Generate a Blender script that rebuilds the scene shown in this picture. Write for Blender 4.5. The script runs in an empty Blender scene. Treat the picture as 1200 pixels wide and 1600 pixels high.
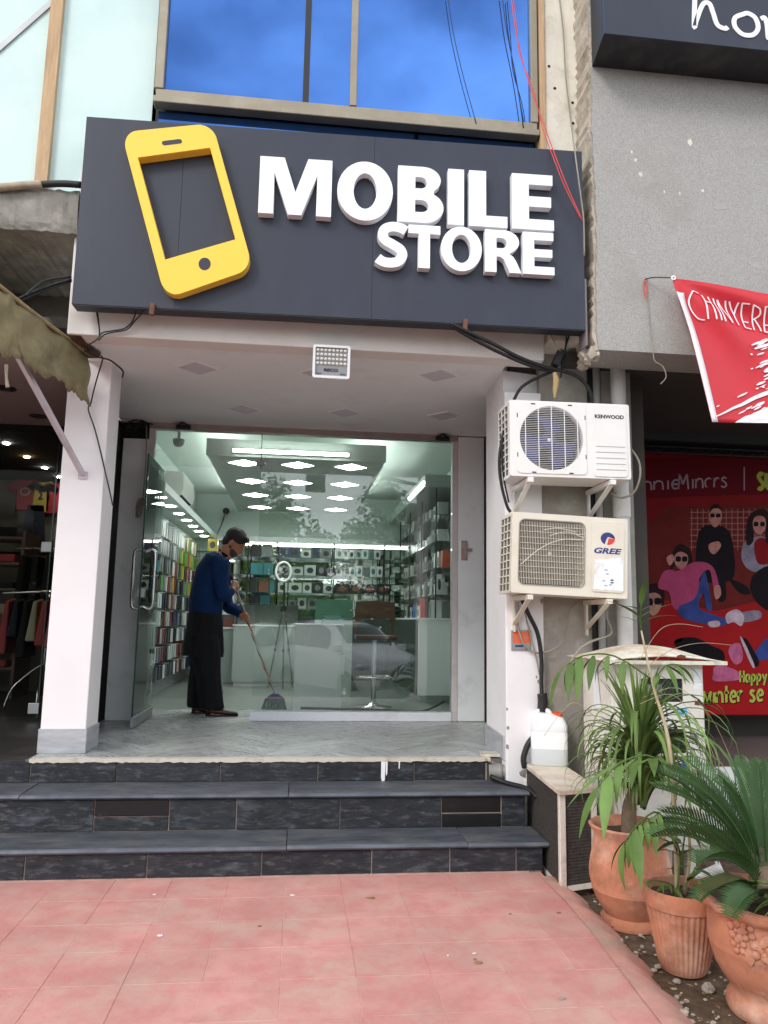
import bpy, math, random
import numpy as np
from mathutils import Vector, Matrix
from mathutils.geometry import tessellate_polygon

random.seed(7)
scene = bpy.context.scene
COL = scene.collection

# ------------------------------------------------------------------ camera
CAM_H, F_PX, PITCH, YAW, ROLL = 1.4, 1180.0, 8.2, 6.3, 1.0
_p, _w, _r = [math.radians(a) for a in (PITCH, YAW, ROLL)]
FWD = Vector((math.sin(_w) * math.cos(_p), math.cos(_w) * math.cos(_p), math.sin(_p)))
_rt = Vector((math.cos(_w), -math.sin(_w), 0.0))
_up = _rt.cross(FWD)
RGT = math.cos(_r) * _rt + math.sin(_r) * _up
UPV = -math.sin(_r) * _rt + math.cos(_r) * _up
cam_data = bpy.data.cameras.new('camera')
cam = bpy.data.objects.new('camera', cam_data)
COL.objects.link(cam)
cam.matrix_world = Matrix(((RGT.x, UPV.x, -FWD.x, 0), (RGT.y, UPV.y, -FWD.y, 0), (RGT.z, UPV.z, -FWD.z, CAM_H), (0, 0, 0, 1)))
cam_data.sensor_fit = 'VERTICAL'
cam_data.sensor_height = 36.0
cam_data.lens = 36.0 * F_PX / 1600.0
cam_data.clip_start = 0.05
cam_data.clip_end = 600.0
scene.camera = cam

# ------------------------------------------------------------------ light
SUN_EL, SUN_AZ = math.radians(36), math.radians(222)     # azimuth clockwise from +Y: behind the camera, a little left
world = bpy.data.worlds.new('World')
scene.world = world
world.use_nodes = True
wn, wl = world.node_tree.nodes, world.node_tree.links
bg = wn['Background']
sky = wn.new('ShaderNodeTexSky')
sky.sky_type = 'NISHITA'
sky.sun_disc = False
sky.sun_elevation = SUN_EL
sky.sun_rotation = SUN_AZ
sky.air_density = 1.0
sky.dust_density = 1.0
wtc = wn.new('ShaderNodeTexCoord')
wmap = wn.new('ShaderNodeMapping')
wmap.inputs['Scale'].default_value = (1.0, 1.0, 2.0)
wmap.inputs['Location'].default_value = (0.3, 0.9, 0.1)
wnoise = wn.new('ShaderNodeTexNoise')
wnoise.inputs['Scale'].default_value = 2.0
wnoise.inputs['Detail'].default_value = 7
wnoise.inputs['Roughness'].default_value = 0.56
wramp = wn.new('ShaderNodeValToRGB')
wramp.color_ramp.elements[0].position = 0.38
wramp.color_ramp.elements[1].position = 0.72
wmix = wn.new('ShaderNodeMix')
wmix.data_type = 'RGBA'
wmix.inputs[7].default_value = (24.0, 24.4, 25.0, 1)       # sunlit cloud and haze
wl.new(wtc.outputs['Generated'], wmap.inputs['Vector'])
wl.new(wmap.outputs['Vector'], wnoise.inputs['Vector'])
wl.new(wnoise.outputs['Fac'], wramp.inputs['Fac'])
wsep = wn.new('ShaderNodeSeparateXYZ')                      # the air whitens towards the horizon
whz = wn.new('ShaderNodeMapRange')
whz.inputs['From Min'].default_value = 0.0
whz.inputs['From Max'].default_value = 0.55
whz.inputs['To Min'].default_value = 0.85
whz.inputs['To Max'].default_value = 0.0
wmax = wn.new('ShaderNodeMath')
wmax.operation = 'MAXIMUM'
wl.new(wtc.outputs['Generated'], wsep.inputs[0])
wl.new(wsep.outputs['Z'], whz.inputs['Value'])
wl.new(wramp.outputs['Color'], wmax.inputs[0])
wl.new(whz.outputs[0], wmax.inputs[1])
wl.new(wmax.outputs[0], wmix.inputs[0])
wl.new(sky.outputs['Color'], wmix.inputs[6])
wl.new(wmix.outputs[2], bg.inputs['Color'])
bg.inputs['Strength'].default_value = 0.12

sun_data = bpy.data.lights.new('sun', 'SUN')
sun_data.energy = 1.3
sun_data.angle = math.radians(16)
sun_data.color = (1.0, 0.96, 0.9)
sun = bpy.data.objects.new('sun', sun_data)
COL.objects.link(sun)
_sd = Vector((math.sin(SUN_AZ) * math.cos(SUN_EL), math.cos(SUN_AZ) * math.cos(SUN_EL), math.sin(SUN_EL)))
sun.rotation_euler = _sd.to_track_quat('Z', 'Y').to_euler()

vs = scene.view_settings
vs.view_transform = 'Standard'
vs.look = 'None'
vs.exposure = 0.1
vs.gamma = 1.0
vs.use_curve_mapping = False
cy = scene.cycles
cy.use_denoising = True
cy.max_bounces = 10
cy.transparent_max_bounces = 24
cy.diffuse_bounces = 4
cy.glossy_bounces = 5
cy.sample_clamp_indirect = 6.0
cy.caustics_reflective = False
cy.caustics_refractive = False


# ------------------------------------------------------------------ helpers
def c3(r, g, b):
    """sRGB 0-255 to linear"""
    def f(v):
        v /= 255.0
        return v / 12.92 if v <= 0.04045 else ((v + 0.055) / 1.055) ** 2.4
    return (f(r), f(g), f(b))


MATS = {}


def mat(name, col, rough=0.6, metal=0.0, var=0.0, vscale=3.0, bump=0.0, bscale=60.0, dirt=None, dscale=2.0, dpos=(0.5, 0.7),
        rnd=0.0, spec=0.5, coat=0.0, stretch=(1, 1, 1), alpha=None, trans=0.0, sheen=0.0, emit=None, estr=0.0, rvar=0.0, rot=0.0, world=False):
    """procedural principled material: noise varies its colour, a second noise lays dirt over it, a third gives relief"""
    m = bpy.data.materials.new(name)
    MATS[name] = m
    m.use_nodes = True
    n, l = m.node_tree.nodes, m.node_tree.links
    b = n['Principled BSDF']
    b.inputs['Base Color'].default_value = (*col, 1)
    b.inputs['Roughness'].default_value = rough
    b.inputs['Metallic'].default_value = metal
    b.inputs['Specular IOR Level'].default_value = spec
    b.inputs['Coat Weight'].default_value = coat
    b.inputs['Transmission Weight'].default_value = trans
    if emit:
        b.inputs['Emission Color'].default_value = (*emit, 1)
        b.inputs['Emission Strength'].default_value = estr
    tc = n.new('ShaderNodeTexCoord')
    mp = n.new('ShaderNodeMapping')
    mp.vector_type = 'TEXTURE'
    mp.inputs['Scale'].default_value = tuple(1.0 / q for q in stretch)
    mp.inputs['Rotation'].default_value = (0, 0, rot)
    oi = n.new('ShaderNodeObjectInfo')
    if world:
        geo = n.new('ShaderNodeNewGeometry')
        l.new(geo.outputs['Position'], mp.inputs['Vector'])
    else:
        l.new(tc.outputs['Object'], mp.inputs['Vector'])
    if rnd and not world:                             # shift the pattern from piece to piece
        ad = n.new('ShaderNodeVectorMath')
        ad.operation = 'ADD'
        cm = n.new('ShaderNodeCombineXYZ')
        mu = n.new('ShaderNodeMath')
        mu.operation = 'MULTIPLY'
        mu.inputs[1].default_value = 37.0
        l.new(oi.outputs['Random'], mu.inputs[0])
        for k in range(3):
            l.new(mu.outputs[0], cm.inputs[k])
        l.new(mp.outputs['Vector'], ad.inputs[0])
        l.new(cm.outputs[0], ad.inputs[1])
        vec = ad.outputs[0]
    else:
        vec = mp.outputs['Vector']
    cur = None

    def noise(scale, detail=6, rgh=0.6):
        t = n.new('ShaderNodeTexNoise')
        t.inputs['Scale'].default_value = scale
        t.inputs['Detail'].default_value = detail
        t.inputs['Roughness'].default_value = rgh
        l.new(vec, t.inputs['Vector'])
        return t.outputs['Fac']

    def mix(fac, a, bcol):
        x = n.new('ShaderNodeMix')
        x.data_type = 'RGBA'
        if isinstance(fac, float):
            x.inputs[0].default_value = fac
        else:
            l.new(fac, x.inputs[0])
        for sock, v in ((6, a), (7, bcol)):
            if isinstance(v, tuple):
                x.inputs[sock].default_value = (*v, 1)
            else:
                l.new(v, x.inputs[sock])
        return x.outputs[2]

    def ramp(src, a, bb):
        r = n.new('ShaderNodeMapRange')
        r.inputs['From Min'].default_value = a
        r.inputs['From Max'].default_value = bb
        l.new(src, r.inputs['Value'])
        return r.outputs['Result']
    if var:
        lo = tuple(v * (1 - var) for v in col)
        hi = tuple(min(1, v * (1 + var)) for v in col)
        cur = mix(ramp(noise(vscale), 0.3, 0.7), lo, hi)
    if rnd:
        src = cur if cur is not None else tuple(col)
        hs = n.new('ShaderNodeHueSaturation')
        mr = n.new('ShaderNodeMapRange')
        mr.inputs['To Min'].default_value = 1 - rnd
        mr.inputs['To Max'].default_value = 1 + rnd
        l.new(oi.outputs['Random'], mr.inputs['Value'])
        l.new(mr.outputs['Result'], hs.inputs['Value'])
        if isinstance(src, tuple):
            hs.inputs['Color'].default_value = (*src, 1)
        else:
            l.new(src, hs.inputs['Color'])
        cur = hs.outputs['Color']
    if dirt:
        for k, (dc, amt) in enumerate([dirt] if isinstance(dirt[1], float) else dirt):
            f = ramp(noise(dscale * (1 + 1.7 * k), 9, 0.68), dpos[0], dpos[1])
            mm = n.new('ShaderNodeMath')
            mm.operation = 'MULTIPLY'
            mm.inputs[1].default_value = amt
            l.new(f, mm.inputs[0])
            cur = mix(mm.outputs[0], cur if cur is not None else tuple(col), dc)
    if cur is not None:
        l.new(cur, b.inputs['Base Color'])
    if rvar:
        f = noise(vscale * 2.3)
        r = n.new('ShaderNodeMapRange')
        r.inputs['From Min'].default_value = 0.3
        r.inputs['From Max'].default_value = 0.7
        r.inputs['To Min'].default_value = max(0.02, rough - rvar)
        r.inputs['To Max'].default_value = min(1, rough + rvar)
        l.new(f, r.inputs['Value'])
        l.new(r.outputs['Result'], b.inputs['Roughness'])
    if bump:
        bp = n.new('ShaderNodeBump')
        bp.inputs['Strength'].default_value = bump
        bp.inputs['Distance'].default_value = 0.01
        l.new(noise(bscale, 8, 0.65), bp.inputs['Height'])
        l.new(bp.outputs['Normal'], b.inputs['Normal'])
    return m


def glass_mat(name, tint, ior=1.5, rough=0.0, gain=1.0):
    """clear sheet: see-through, with Fresnel reflection"""
    m = bpy.data.materials.new(name)
    MATS[name] = m
    m.use_nodes = True
    n, l = m.node_tree.nodes, m.node_tree.links
    n.remove(n['Principled BSDF'])
    out = n['Material Output']
    tr = n.new('ShaderNodeBsdfTransparent')
    tr.inputs['Color'].default_value = (*tint, 1)
    gl = n.new('ShaderNodeBsdfGlossy')
    gl.inputs['Roughness'].default_value = rough
    fr = n.new('ShaderNodeFresnel')
    fr.inputs['IOR'].default_value = ior
    mx = n.new('ShaderNodeMixShader')
    l.new(fr.outputs[0], mx.inputs[0])
    l.new(tr.outputs[0], mx.inputs[1])
    l.new(gl.outputs[0], mx.inputs[2])
    l.new(mx.outputs[0], out.inputs['Surface'])
    return m


class MB:
    """collects shapes, builds ONE mesh object"""

    def __init__(s):
        s.v, s.f = [], []

    def add(s, vs_, fs):
        k = len(s.v)
        s.v += [tuple(p) for p in vs_]
        s.f += [tuple(k + i for i in f) for f in fs]
        return s

    def box(s, x0, x1, y0, y1, z0, z1):
        return s.add([(x0, y0, z0), (x1, y0, z0), (x1, y1, z0), (x0, y1, z0), (x0, y0, z1), (x1, y0, z1), (x1, y1, z1), (x0, y1, z1)],
                     [(0, 3, 2, 1), (4, 5, 6, 7), (0, 1, 5, 4), (1, 2, 6, 5), (2, 3, 7, 6), (3, 0, 4, 7)])

    def mbox(s, mtx, sx, sy, sz):
        """box of the given full sizes, centred, through a matrix"""
        pts = [mtx @ Vector((x * sx / 2, y * sy / 2, z * sz / 2)) for z in (-1, 1) for x, y in ((-1, -1), (1, -1), (1, 1), (-1, 1))]
        return s.add(pts, [(0, 3, 2, 1), (4, 5, 6, 7), (0, 1, 5, 4), (1, 2, 6, 5), (2, 3, 7, 6), (3, 0, 4, 7)])

    def hexa(s, lo, hi):
        return s.add(list(lo) + list(hi), [(0, 3, 2, 1), (4, 5, 6, 7), (0, 1, 5, 4), (1, 2, 6, 5), (2, 3, 7, 6), (3, 0, 4, 7)])

    def bar(s, p0, p1, w, h, upv=(0, 0, 1)):
        p0, p1 = Vector(p0), Vector(p1)
        d = (p1 - p0).normalized()
        a = d.cross(Vector(upv))
        if a.length < 1e-4:
            a = d.cross(Vector((1, 0, 0)))
        a.normalize()
        b = a.cross(d)
        lo = [p0 + a * x * w / 2 + b * y * h / 2 for x, y in ((-1, -1), (1, -1), (1, 1), (-1, 1))]
        hi = [q + (p1 - p0) for q in lo]
        return s.add(lo + hi, [(0, 1, 2, 3), (7, 6, 5, 4), (0, 4, 5, 1), (1, 5, 6, 2), (2, 6, 7, 3), (3, 7, 4, 0)])

    def tube(s, pts, r, n=6, smooth=4, cap=True):
        pts = [Vector(p) for p in pts]
        rr = r if isinstance(r, (list, tuple)) else [r] * len(pts)
        if smooth > 1 and len(pts) > 2:
            q, qr = [], []
            for i in range(len(pts) - 1):
                p0, p1, p2, p3 = pts[max(0, i - 1)], pts[i], pts[i + 1], pts[min(len(pts) - 1, i + 2)]
                for k in range(smooth):
                    t = k / smooth
                    q.append(0.5 * ((2 * p1) + (p2 - p0) * t + (2 * p0 - 5 * p1 + 4 * p2 - p3) * t * t + (3 * p1 - p0 - 3 * p2 + p3) * t ** 3))
                    qr.append(rr[i] * (1 - t) + rr[i + 1] * t)
            q.append(pts[-1])
            qr.append(rr[-1])
            pts, rr = q, qr
        up = None
        rings = []
        for i, p in enumerate(pts):
            d = (pts[min(i + 1, len(pts) - 1)] - pts[max(i - 1, 0)])
            if d.length < 1e-9:
                d = Vector((0, 0, 1))
            d.normalize()
            if up is None:
                up = d.orthogonal().normalized()
            up = (up - d * up.dot(d))
            if up.length < 1e-6:
                up = d.orthogonal()
            up.normalize()
            b = d.cross(up)
            rings.append([p + (up * math.cos(2 * math.pi * k / n) + b * math.sin(2 * math.pi * k / n)) * rr[i] for k in range(n)])
        k0 = len(s.v)
        for ring in rings:
            s.v += [tuple(q) for q in ring]
        for i in range(len(rings) - 1):
            for k in range(n):
                a, b2 = k0 + i * n + k, k0 + i * n + (k + 1) % n
                s.f.append((a, b2, b2 + n, a + n))
        if cap:
            s.f.append(tuple(k0 + k for k in reversed(range(n))))
            s.f.append(tuple(k0 + (len(rings) - 1) * n + k for k in range(n)))
        return s

    def lathe(s, prof, cx=0, cy_=0, cz=0, n=32, close=True, rib=0.0, ribs=0, ribz=None, mtx=None, wob=None):
        k0 = len(s.v)
        for (r, z) in prof:
            for k in range(n):
                a = 2 * math.pi * k / n
                rr = r
                if ribs and ribz[0] <= z <= ribz[1]:
                    rr = r + rib * (0.5 + 0.5 * math.cos(ribs * a))
                if wob:
                    rr += wob(a, z)
                p = Vector((rr * math.cos(a), rr * math.sin(a), z))
                p = (mtx @ p) if mtx else p + Vector((cx, cy_, cz))
                s.v.append(tuple(p))
        m = len(prof)
        for i in range(m - 1):
            for k in range(n):
                a, b = k0 + i * n + k, k0 + i * n + (k + 1) % n
                s.f.append((a, b, b + n, a + n))
        if close:
            s.f.append(tuple(k0 + k for k in reversed(range(n))))
            s.f.append(tuple(k0 + (m - 1) * n + k for k in range(n)))
        return s

    def plate(s, loops, t0, t1, fn):
        """2-D outline (first loop) with holes, extruded between offsets t0 and t1; fn(u, v, t) gives the point"""
        loops = [[tuple(p) for p in lp] for lp in loops]
        tri = tessellate_polygon([[Vector((p[0], p[1], 0)) for p in lp] for lp in loops])
        flat = [p for lp in loops for p in lp]
        k0, N = len(s.v), len(flat)
        s.v += [tuple(fn(u, v, t0)) for u, v in flat] + [tuple(fn(u, v, t1)) for u, v in flat]
        for a, b, c in tri:
            (u0, v0), (u1, v1), (u2, v2) = flat[a], flat[b], flat[c]
            if (u1 - u0) * (v2 - v0) - (v1 - v0) * (u2 - u0) < 0:
                b, c = c, b
            s.f.append((k0 + a, k0 + b, k0 + c))
            s.f.append((k0 + N + c, k0 + N + b, k0 + N + a))
        o = 0
        for lp in loops:
            m = len(lp)
            for i in range(m):
                a, b = o + i, o + (i + 1) % m
                s.f.append((k0 + a, k0 + b, k0 + N + b, k0 + N + a))
            o += m
        return s

    def sheet(s, fn, nu, nv):
        k0 = len(s.v)
        for j in range(nv + 1):
            for i in range(nu + 1):
                s.v.append(tuple(fn(i / nu, j / nv)))
        for j in range(nv):
            for i in range(nu):
                a = k0 + j * (nu + 1) + i
                s.f.append((a, a + 1, a + nu + 2, a + nu + 1))
        return s

    def build(s, name, m, parent=None, smooth=False, bevel=0.0, solid=0.0, seg=2, auto=None):
        me = bpy.data.meshes.new(name)
        me.from_pydata(s.v, [], s.f)
        me.validate()
        import bmesh as _b
        bm = _b.new()
        bm.from_mesh(me)
        _b.ops.recalc_face_normals(bm, faces=bm.faces)
        bm.to_mesh(me)
        bm.free()
        return link(name, me, m, parent, smooth, bevel, solid, seg, auto)


def link(name, me, m, parent=None, smooth=False, bevel=0.0, solid=0.0, seg=2, auto=None):
    if m is not None:
        me.materials.clear()
        me.materials.append(MATS[m] if isinstance(m, str) else m)
    o = bpy.data.objects.new(name, me)
    COL.objects.link(o)
    if smooth:
        me.polygons.foreach_set('use_smooth', [True] * len(me.polygons))
        if auto:
            me.set_sharp_from_angle(angle=math.radians(auto))
    if solid:
        md = o.modifiers.new('thickness', 'SOLIDIFY')
        md.thickness = solid
        md.offset = 0
    if bevel:
        md = o.modifiers.new('edge', 'BEVEL')
        md.width = bevel
        md.segments = seg
        md.limit_method = 'ANGLE'
        md.angle_limit = math.radians(40)
    if parent is not None:
        attach(o, parent)
    return o


def attach(o, parent):
    o.parent = parent
    w = Vector((0, 0, 0))
    p = parent
    while p is not None:
        w += p.location
        p = p.parent
    if parent.type == 'EMPTY':
        o.matrix_parent_inverse = Matrix.Translation(-w)


def tag(o, label=None, cat=None, group=None, kind=None):
    for k, v in (('label', label), ('category', cat), ('group', group), ('kind', kind)):
        if v:
            o[k] = v
    return o


def thing(name, loc, label, cat, group=None):
    o = bpy.data.objects.new(name, None)
    o.empty_display_size = 0.1
    COL.objects.link(o)
    o.location = loc
    return tag(o, label, cat, group)


def clone(root, move=(0, 0, 0), label=None, rotz=None):
    """a copy of a thing with copies of its parts and sub-parts"""
    r = root.copy()
    COL.objects.link(r)
    r.location = Vector(root.location) + Vector(move)
    if rotz is not None:
        r.rotation_euler[2] = rotz
    if label:
        r['label'] = label
    for ch in root.children:
        k = ch.copy()
        COL.objects.link(k)
        k.parent = r
        k.matrix_parent_inverse = ch.matrix_parent_inverse.copy()
        for g in ch.children:
            d = g.copy()
            COL.objects.link(d)
            d.parent = k
            d.matrix_parent_inverse = g.matrix_parent_inverse.copy()
    return r


def kid(name, src, parent):
    """a copy of one object under another parent"""
    o = src.copy()
    o.name = name
    COL.objects.link(o)
    o.parent = parent
    o.matrix_parent_inverse = src.matrix_parent_inverse.copy()
    return o


def stroke(pts, w, closed=False, n=6, taper=None):
    """2-D ribbon outline round a centre line: a list of loops"""
    P = [Vector((p[0], p[1])) for p in pts]
    if n > 1 and len(P) > 2:
        q = []
        m = len(P)
        rng = m if closed else m - 1
        for i in range(rng):
            g = (lambda k: P[k % m]) if closed else (lambda k: P[min(max(k, 0), m - 1)])
            p0, p1, p2, p3 = g(i - 1), g(i), g(i + 1), g(i + 2)
            for k in range(n):
                t = k / n
                q.append(0.5 * ((2 * p1) + (p2 - p0) * t + (2 * p0 - 5 * p1 + 4 * p2 - p3) * t * t + (3 * p1 - p0 - 3 * p2 + p3) * t ** 3))
        if not closed:
            q.append(P[-1])
        P = q
    L, R = [], []
    m = len(P)
    for i in range(m):
        if closed:
            d = P[(i + 1) % m] - P[i - 1]
        else:
            d = P[min(i + 1, m - 1)] - P[max(i - 1, 0)]
        d = d.normalized() if d.length > 1e-9 else Vector((1, 0))
        nn = Vector((-d.y, d.x)) * w / 2
        if taper:
            nn *= taper(i / max(1, m - 1))
        L.append(tuple(P[i] + nn))
        R.append(tuple(P[i] - nn))
    if closed:
        return [L, R] if abs(_area(L)) > abs(_area(R)) else [R, L]
    return [L + R[::-1]]


def _area(p):
    return 0.5 * sum(p[i - 1][0] * p[i][1] - p[i][0] * p[i - 1][1] for i in range(len(p)))


def arc(cx, cy_, rx, ry, a0, a1, n=16):
    return [(cx + rx * math.cos(math.radians(a0 + (a1 - a0) * k / n)), cy_ + ry * math.sin(math.radians(a0 + (a1 - a0) * k / n))) for k in range(n + 1)]


def rrect(x0, x1, y0, y1, r, n=6):
    return (arc(x1 - r, y1 - r, r, r, 0, 90, n) + arc(x0 + r, y1 - r, r, r, 90, 180, n) + arc(x0 + r, y0 + r, r, r, 180, 270, n) + arc(x1 - r, y0 + r, r, r, 270, 360, n))


def text_mesh(body, size, depth=0.0, offset=0.0, shear=0.0, width=1.0, spacing=1.0):
    cu = bpy.data.curves.new('text', 'FONT')
    cu.body = body
    cu.size = size
    cu.extrude = depth
    cu.offset = offset
    cu.shear = shear
    cu.space_character = spacing
    cu.resolution_u = 3
    o = bpy.data.objects.new('text', cu)
    COL.objects.link(o)
    bpy.context.view_layer.update()
    me = bpy.data.meshes.new_from_object(o.evaluated_get(bpy.context.evaluated_depsgraph_get()))
    bpy.data.objects.remove(o)
    bpy.data.curves.remove(cu)
    if width != 1.0:
        for v in me.vertices:
            v.co.x *= width
    return me


def text_on(name, body, size, fn, m, parent, depth=0.0015, fit=None, **kw):
    """lettering laid on a face; fn(u, v, t) gives the point; fit = (u0, u1, v0, v1) stretches it to that box"""
    me = text_mesh(body, size, depth, **kw)
    xs = [v.co.x for v in me.vertices]
    ys = [v.co.y for v in me.vertices]
    x0, x1, y0, y1 = min(xs), max(xs), min(ys), max(ys)
    for v in me.vertices:
        u, w = v.co.x, v.co.y
        if fit:
            u = fit[0] + (u - x0) / (x1 - x0) * (fit[1] - fit[0])
            w = fit[2] + (w - y0) / (y1 - y0) * (fit[3] - fit[2])
        v.co = fn(u, w, v.co.z + depth)
    me.name = name
    return link(name, me, m, parent)


def front(y):
    """a face looking at the street at depth y: u is world X, v is world Z, t comes out of it"""
    return lambda u, v, t: Vector((u, y - t, v))


def pix(px, py, y=None, z=None, x=None):
    """where the sight line through a photo point (1200 x 1600) meets a plane of the place"""
    d = (px - 600) / F_PX * RGT - (py - 800) / F_PX * UPV + FWD
    o = Vector((0, 0, CAM_H))
    t = (y - o.y) / d.y if y is not None else (z - o.z) / d.z if z is not None else (x - o.x) / d.x
    return o + d * t
# ------------------------------------------------------------------ materials
DUST = c3(178, 160, 140)
mat('pave_red', c3(203, 148, 139), 0.75, var=0.14, vscale=2.2, rnd=0.035, world=True, dirt=[(c3(194, 172, 157), 0.62), (c3(196, 106, 105), 0.5)], dscale=2.5, dpos=(0.43, 0.68), bump=0.25, bscale=45, spec=0.25)
mat('pave_joint', c3(204, 164, 152), 0.95, var=0.25, vscale=9, bump=0.3)
mat('mortar', c3(150, 138, 122), 0.95, var=0.25, vscale=9, bump=0.5, bscale=50)
mat('haunch', c3(200, 146, 134), 0.9, var=0.2, vscale=5, dirt=(c3(164, 146, 128), 0.8), dscale=4, dpos=(0.46, 0.66), bump=0.4, bscale=40)
mat('soil', c3(98, 82, 68), 1.0, var=0.4, vscale=12, bump=1.0, bscale=60, dirt=(c3(140, 122, 104), 0.6), dscale=5, spec=0.1)
mat('stone', c3(170, 160, 146), 0.95, var=0.3, vscale=14, rnd=0.2, bump=0.5)
mat('slate', c3(48, 50, 55), 0.65, var=0.32, vscale=9, rnd=0.2, stretch=(1, 1, 3.2), dirt=[(c3(104, 110, 118), 0.75), (c3(150, 146, 140), 0.45)], dscale=4.5, dpos=(0.54, 0.8), bump=0.5, bscale=30, spec=0.22, rvar=0.12)
mat('slate_tread', c3(82, 86, 92), 0.55, var=0.3, vscale=4, rnd=0.12, stretch=(1, 2.6, 1), dirt=[(c3(124, 124, 120), 0.65), (c3(56, 60, 68), 0.7)], dscale=2.2, dpos=(0.45, 0.75), bump=0.35, bscale=25, spec=0.25, rvar=0.12)
mat('slate_nose', c3(82, 88, 98), 0.5, var=0.3, vscale=6, rnd=0.1, dirt=(c3(120, 120, 120), 0.4), dscale=3, bump=0.3, bscale=30)
mat('black_tile', c3(24, 24, 27), 0.35, var=0.25, vscale=9, dirt=(c3(110, 106, 100), 0.35), dscale=4, dpos=(0.56, 0.8), rnd=0.1)
mat('beige_edge', c3(206, 198, 184), 0.5, var=0.12, vscale=6, dirt=(c3(130, 118, 104), 0.7), dscale=6, dpos=(0.5, 0.7))
mat('plank', c3(170, 174, 171), 0.3, var=0.16, vscale=3.0, rnd=0.14, stretch=(1, 6, 1), rot=math.radians(38), dirt=(c3(112, 114, 112), 0.55), dscale=2.6, dpos=(0.5, 0.75), spec=0.5, rvar=0.08)
mat('plank_b', c3(166, 170, 168), 0.3, var=0.16, vscale=3.0, rnd=0.14, stretch=(6, 1, 1), rot=math.radians(38), dirt=(c3(112, 114, 112), 0.55), dscale=2.6, dpos=(0.5, 0.75), spec=0.5, rvar=0.08)
mat('plank_base', c3(104, 106, 102), 0.7)
mat('floor_in', c3(126, 134, 128), 0.3, var=0.14, vscale=3.5, stretch=(1, 4, 1), dirt=(c3(98, 104, 100), 0.5), dscale=2.5, dpos=(0.45, 0.7))
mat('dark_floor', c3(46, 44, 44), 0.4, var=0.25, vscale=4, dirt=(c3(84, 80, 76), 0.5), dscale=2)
mat('skirt', c3(172, 174, 178), 0.4, var=0.2, vscale=5, stretch=(1, 1, 5), dirt=(c3(110, 108, 106), 0.5), dscale=3, dpos=(0.55, 0.75))
mat('white_paint', c3(236, 233, 234), 0.65, var=0.03, vscale=3, dirt=(c3(196, 188, 178), 0.35), dscale=1.6, dpos=(0.56, 0.8), bump=0.06, bscale=30)
mat('white_beam', c3(232, 227, 222), 0.7, var=0.04, vscale=2.5, dirt=(c3(198, 184, 166), 0.5), dscale=1.8, dpos=(0.52, 0.8), bump=0.08, bscale=25)
mat('soffit_paint', c3(238, 243, 243), 0.75, var=0.03, vscale=2, dirt=(c3(196, 184, 176), 0.4), dscale=2, dpos=(0.55, 0.8))
mat('pilaster', c3(238, 242, 243), 0.7, var=0.05, vscale=3, dirt=(c3(150, 136, 128), 0.5), dscale=2.2, dpos=(0.56, 0.78), bump=0.12, bscale=20)
mat('grey_plaster', c3(158, 152, 142), 0.9, var=0.14, vscale=2.4, dirt=[(c3(112, 104, 94), 0.7), (c3(206, 204, 198), 0.5)], dscale=1.6, dpos=(0.5, 0.76), bump=0.5, bscale=30)
mat('old_white', c3(226, 220, 206), 0.8, var=0.08, vscale=4, dirt=[(c3(172, 156, 128), 0.7), (c3(140, 130, 116), 0.4)], dscale=2.2, dpos=(0.52, 0.72), bump=0.3, bscale=22)
mat('concrete', c3(150, 146, 138), 0.92, var=0.2, vscale=4, dirt=[(c3(106, 100, 92), 0.75), (c3(196, 190, 178), 0.5)], dscale=2.6, dpos=(0.48, 0.7), bump=0.7, bscale=28)
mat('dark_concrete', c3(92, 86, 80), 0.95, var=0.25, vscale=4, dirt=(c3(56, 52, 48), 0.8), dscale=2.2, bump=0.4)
mat('raw_edge', c3(196, 186, 170), 0.95, var=0.3, vscale=18, dirt=(c3(96, 88, 78), 0.8), dscale=9, bump=1.0, bscale=60)
mat('hole', c3(36, 33, 30), 1.0, var=0.5, vscale=20)
mat('rust_brick', c3(92, 66, 52), 0.95, var=0.3, vscale=20)


def granite():
    """grey chip render: pale and dark grains in grey"""
    m = mat('granite', c3(158, 156, 152), 0.9, bump=0.35, bscale=160, spec=0.15)
    n, l = m.node_tree.nodes, m.node_tree.links
    b = n['Principled BSDF']
    tc = n.new('ShaderNodeTexCoord')
    vo = n.new('ShaderNodeTexVoronoi')
    vo.inputs['Scale'].default_value = 260
    l.new(tc.outputs['Object'], vo.inputs['Vector'])
    bw = n.new('ShaderNodeSeparateColor')
    l.new(vo.outputs['Color'], bw.inputs[0])
    cr = n.new('ShaderNodeValToRGB')
    e = cr.color_ramp.elements
    e[0].position, e[0].color = 0.0, (*c3(146, 144, 141), 1)
    e[1].position, e[1].color = 1.0, (*c3(184, 182, 178), 1)
    k = e.new(0.45)
    k.color = (*c3(168, 166, 162), 1)
    l.new(bw.outputs[0], cr.inputs[0])
    no = n.new('ShaderNodeTexNoise')
    no.inputs['Scale'].default_value = 1.6
    no.inputs['Detail'].default_value = 8
    l.new(tc.outputs['Object'], no.inputs['Vector'])
    mr = n.new('ShaderNodeMapRange')
    mr.inputs['From Min'].default_value, mr.inputs['From Max'].default_value = 0.52, 0.72
    mr.inputs['To Max'].default_value = 0.75
    l.new(no.outputs['Fac'], mr.inputs['Value'])
    mx = n.new('ShaderNodeMix')
    mx.data_type = 'RGBA'
    mx.inputs[7].default_value = (*c3(150, 145, 138), 1)
    l.new(mr.outputs[0], mx.inputs[0])
    l.new(cr.outputs[0], mx.inputs[6])
    l.new(mx.outputs[2], b.inputs['Base Color'])


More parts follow.
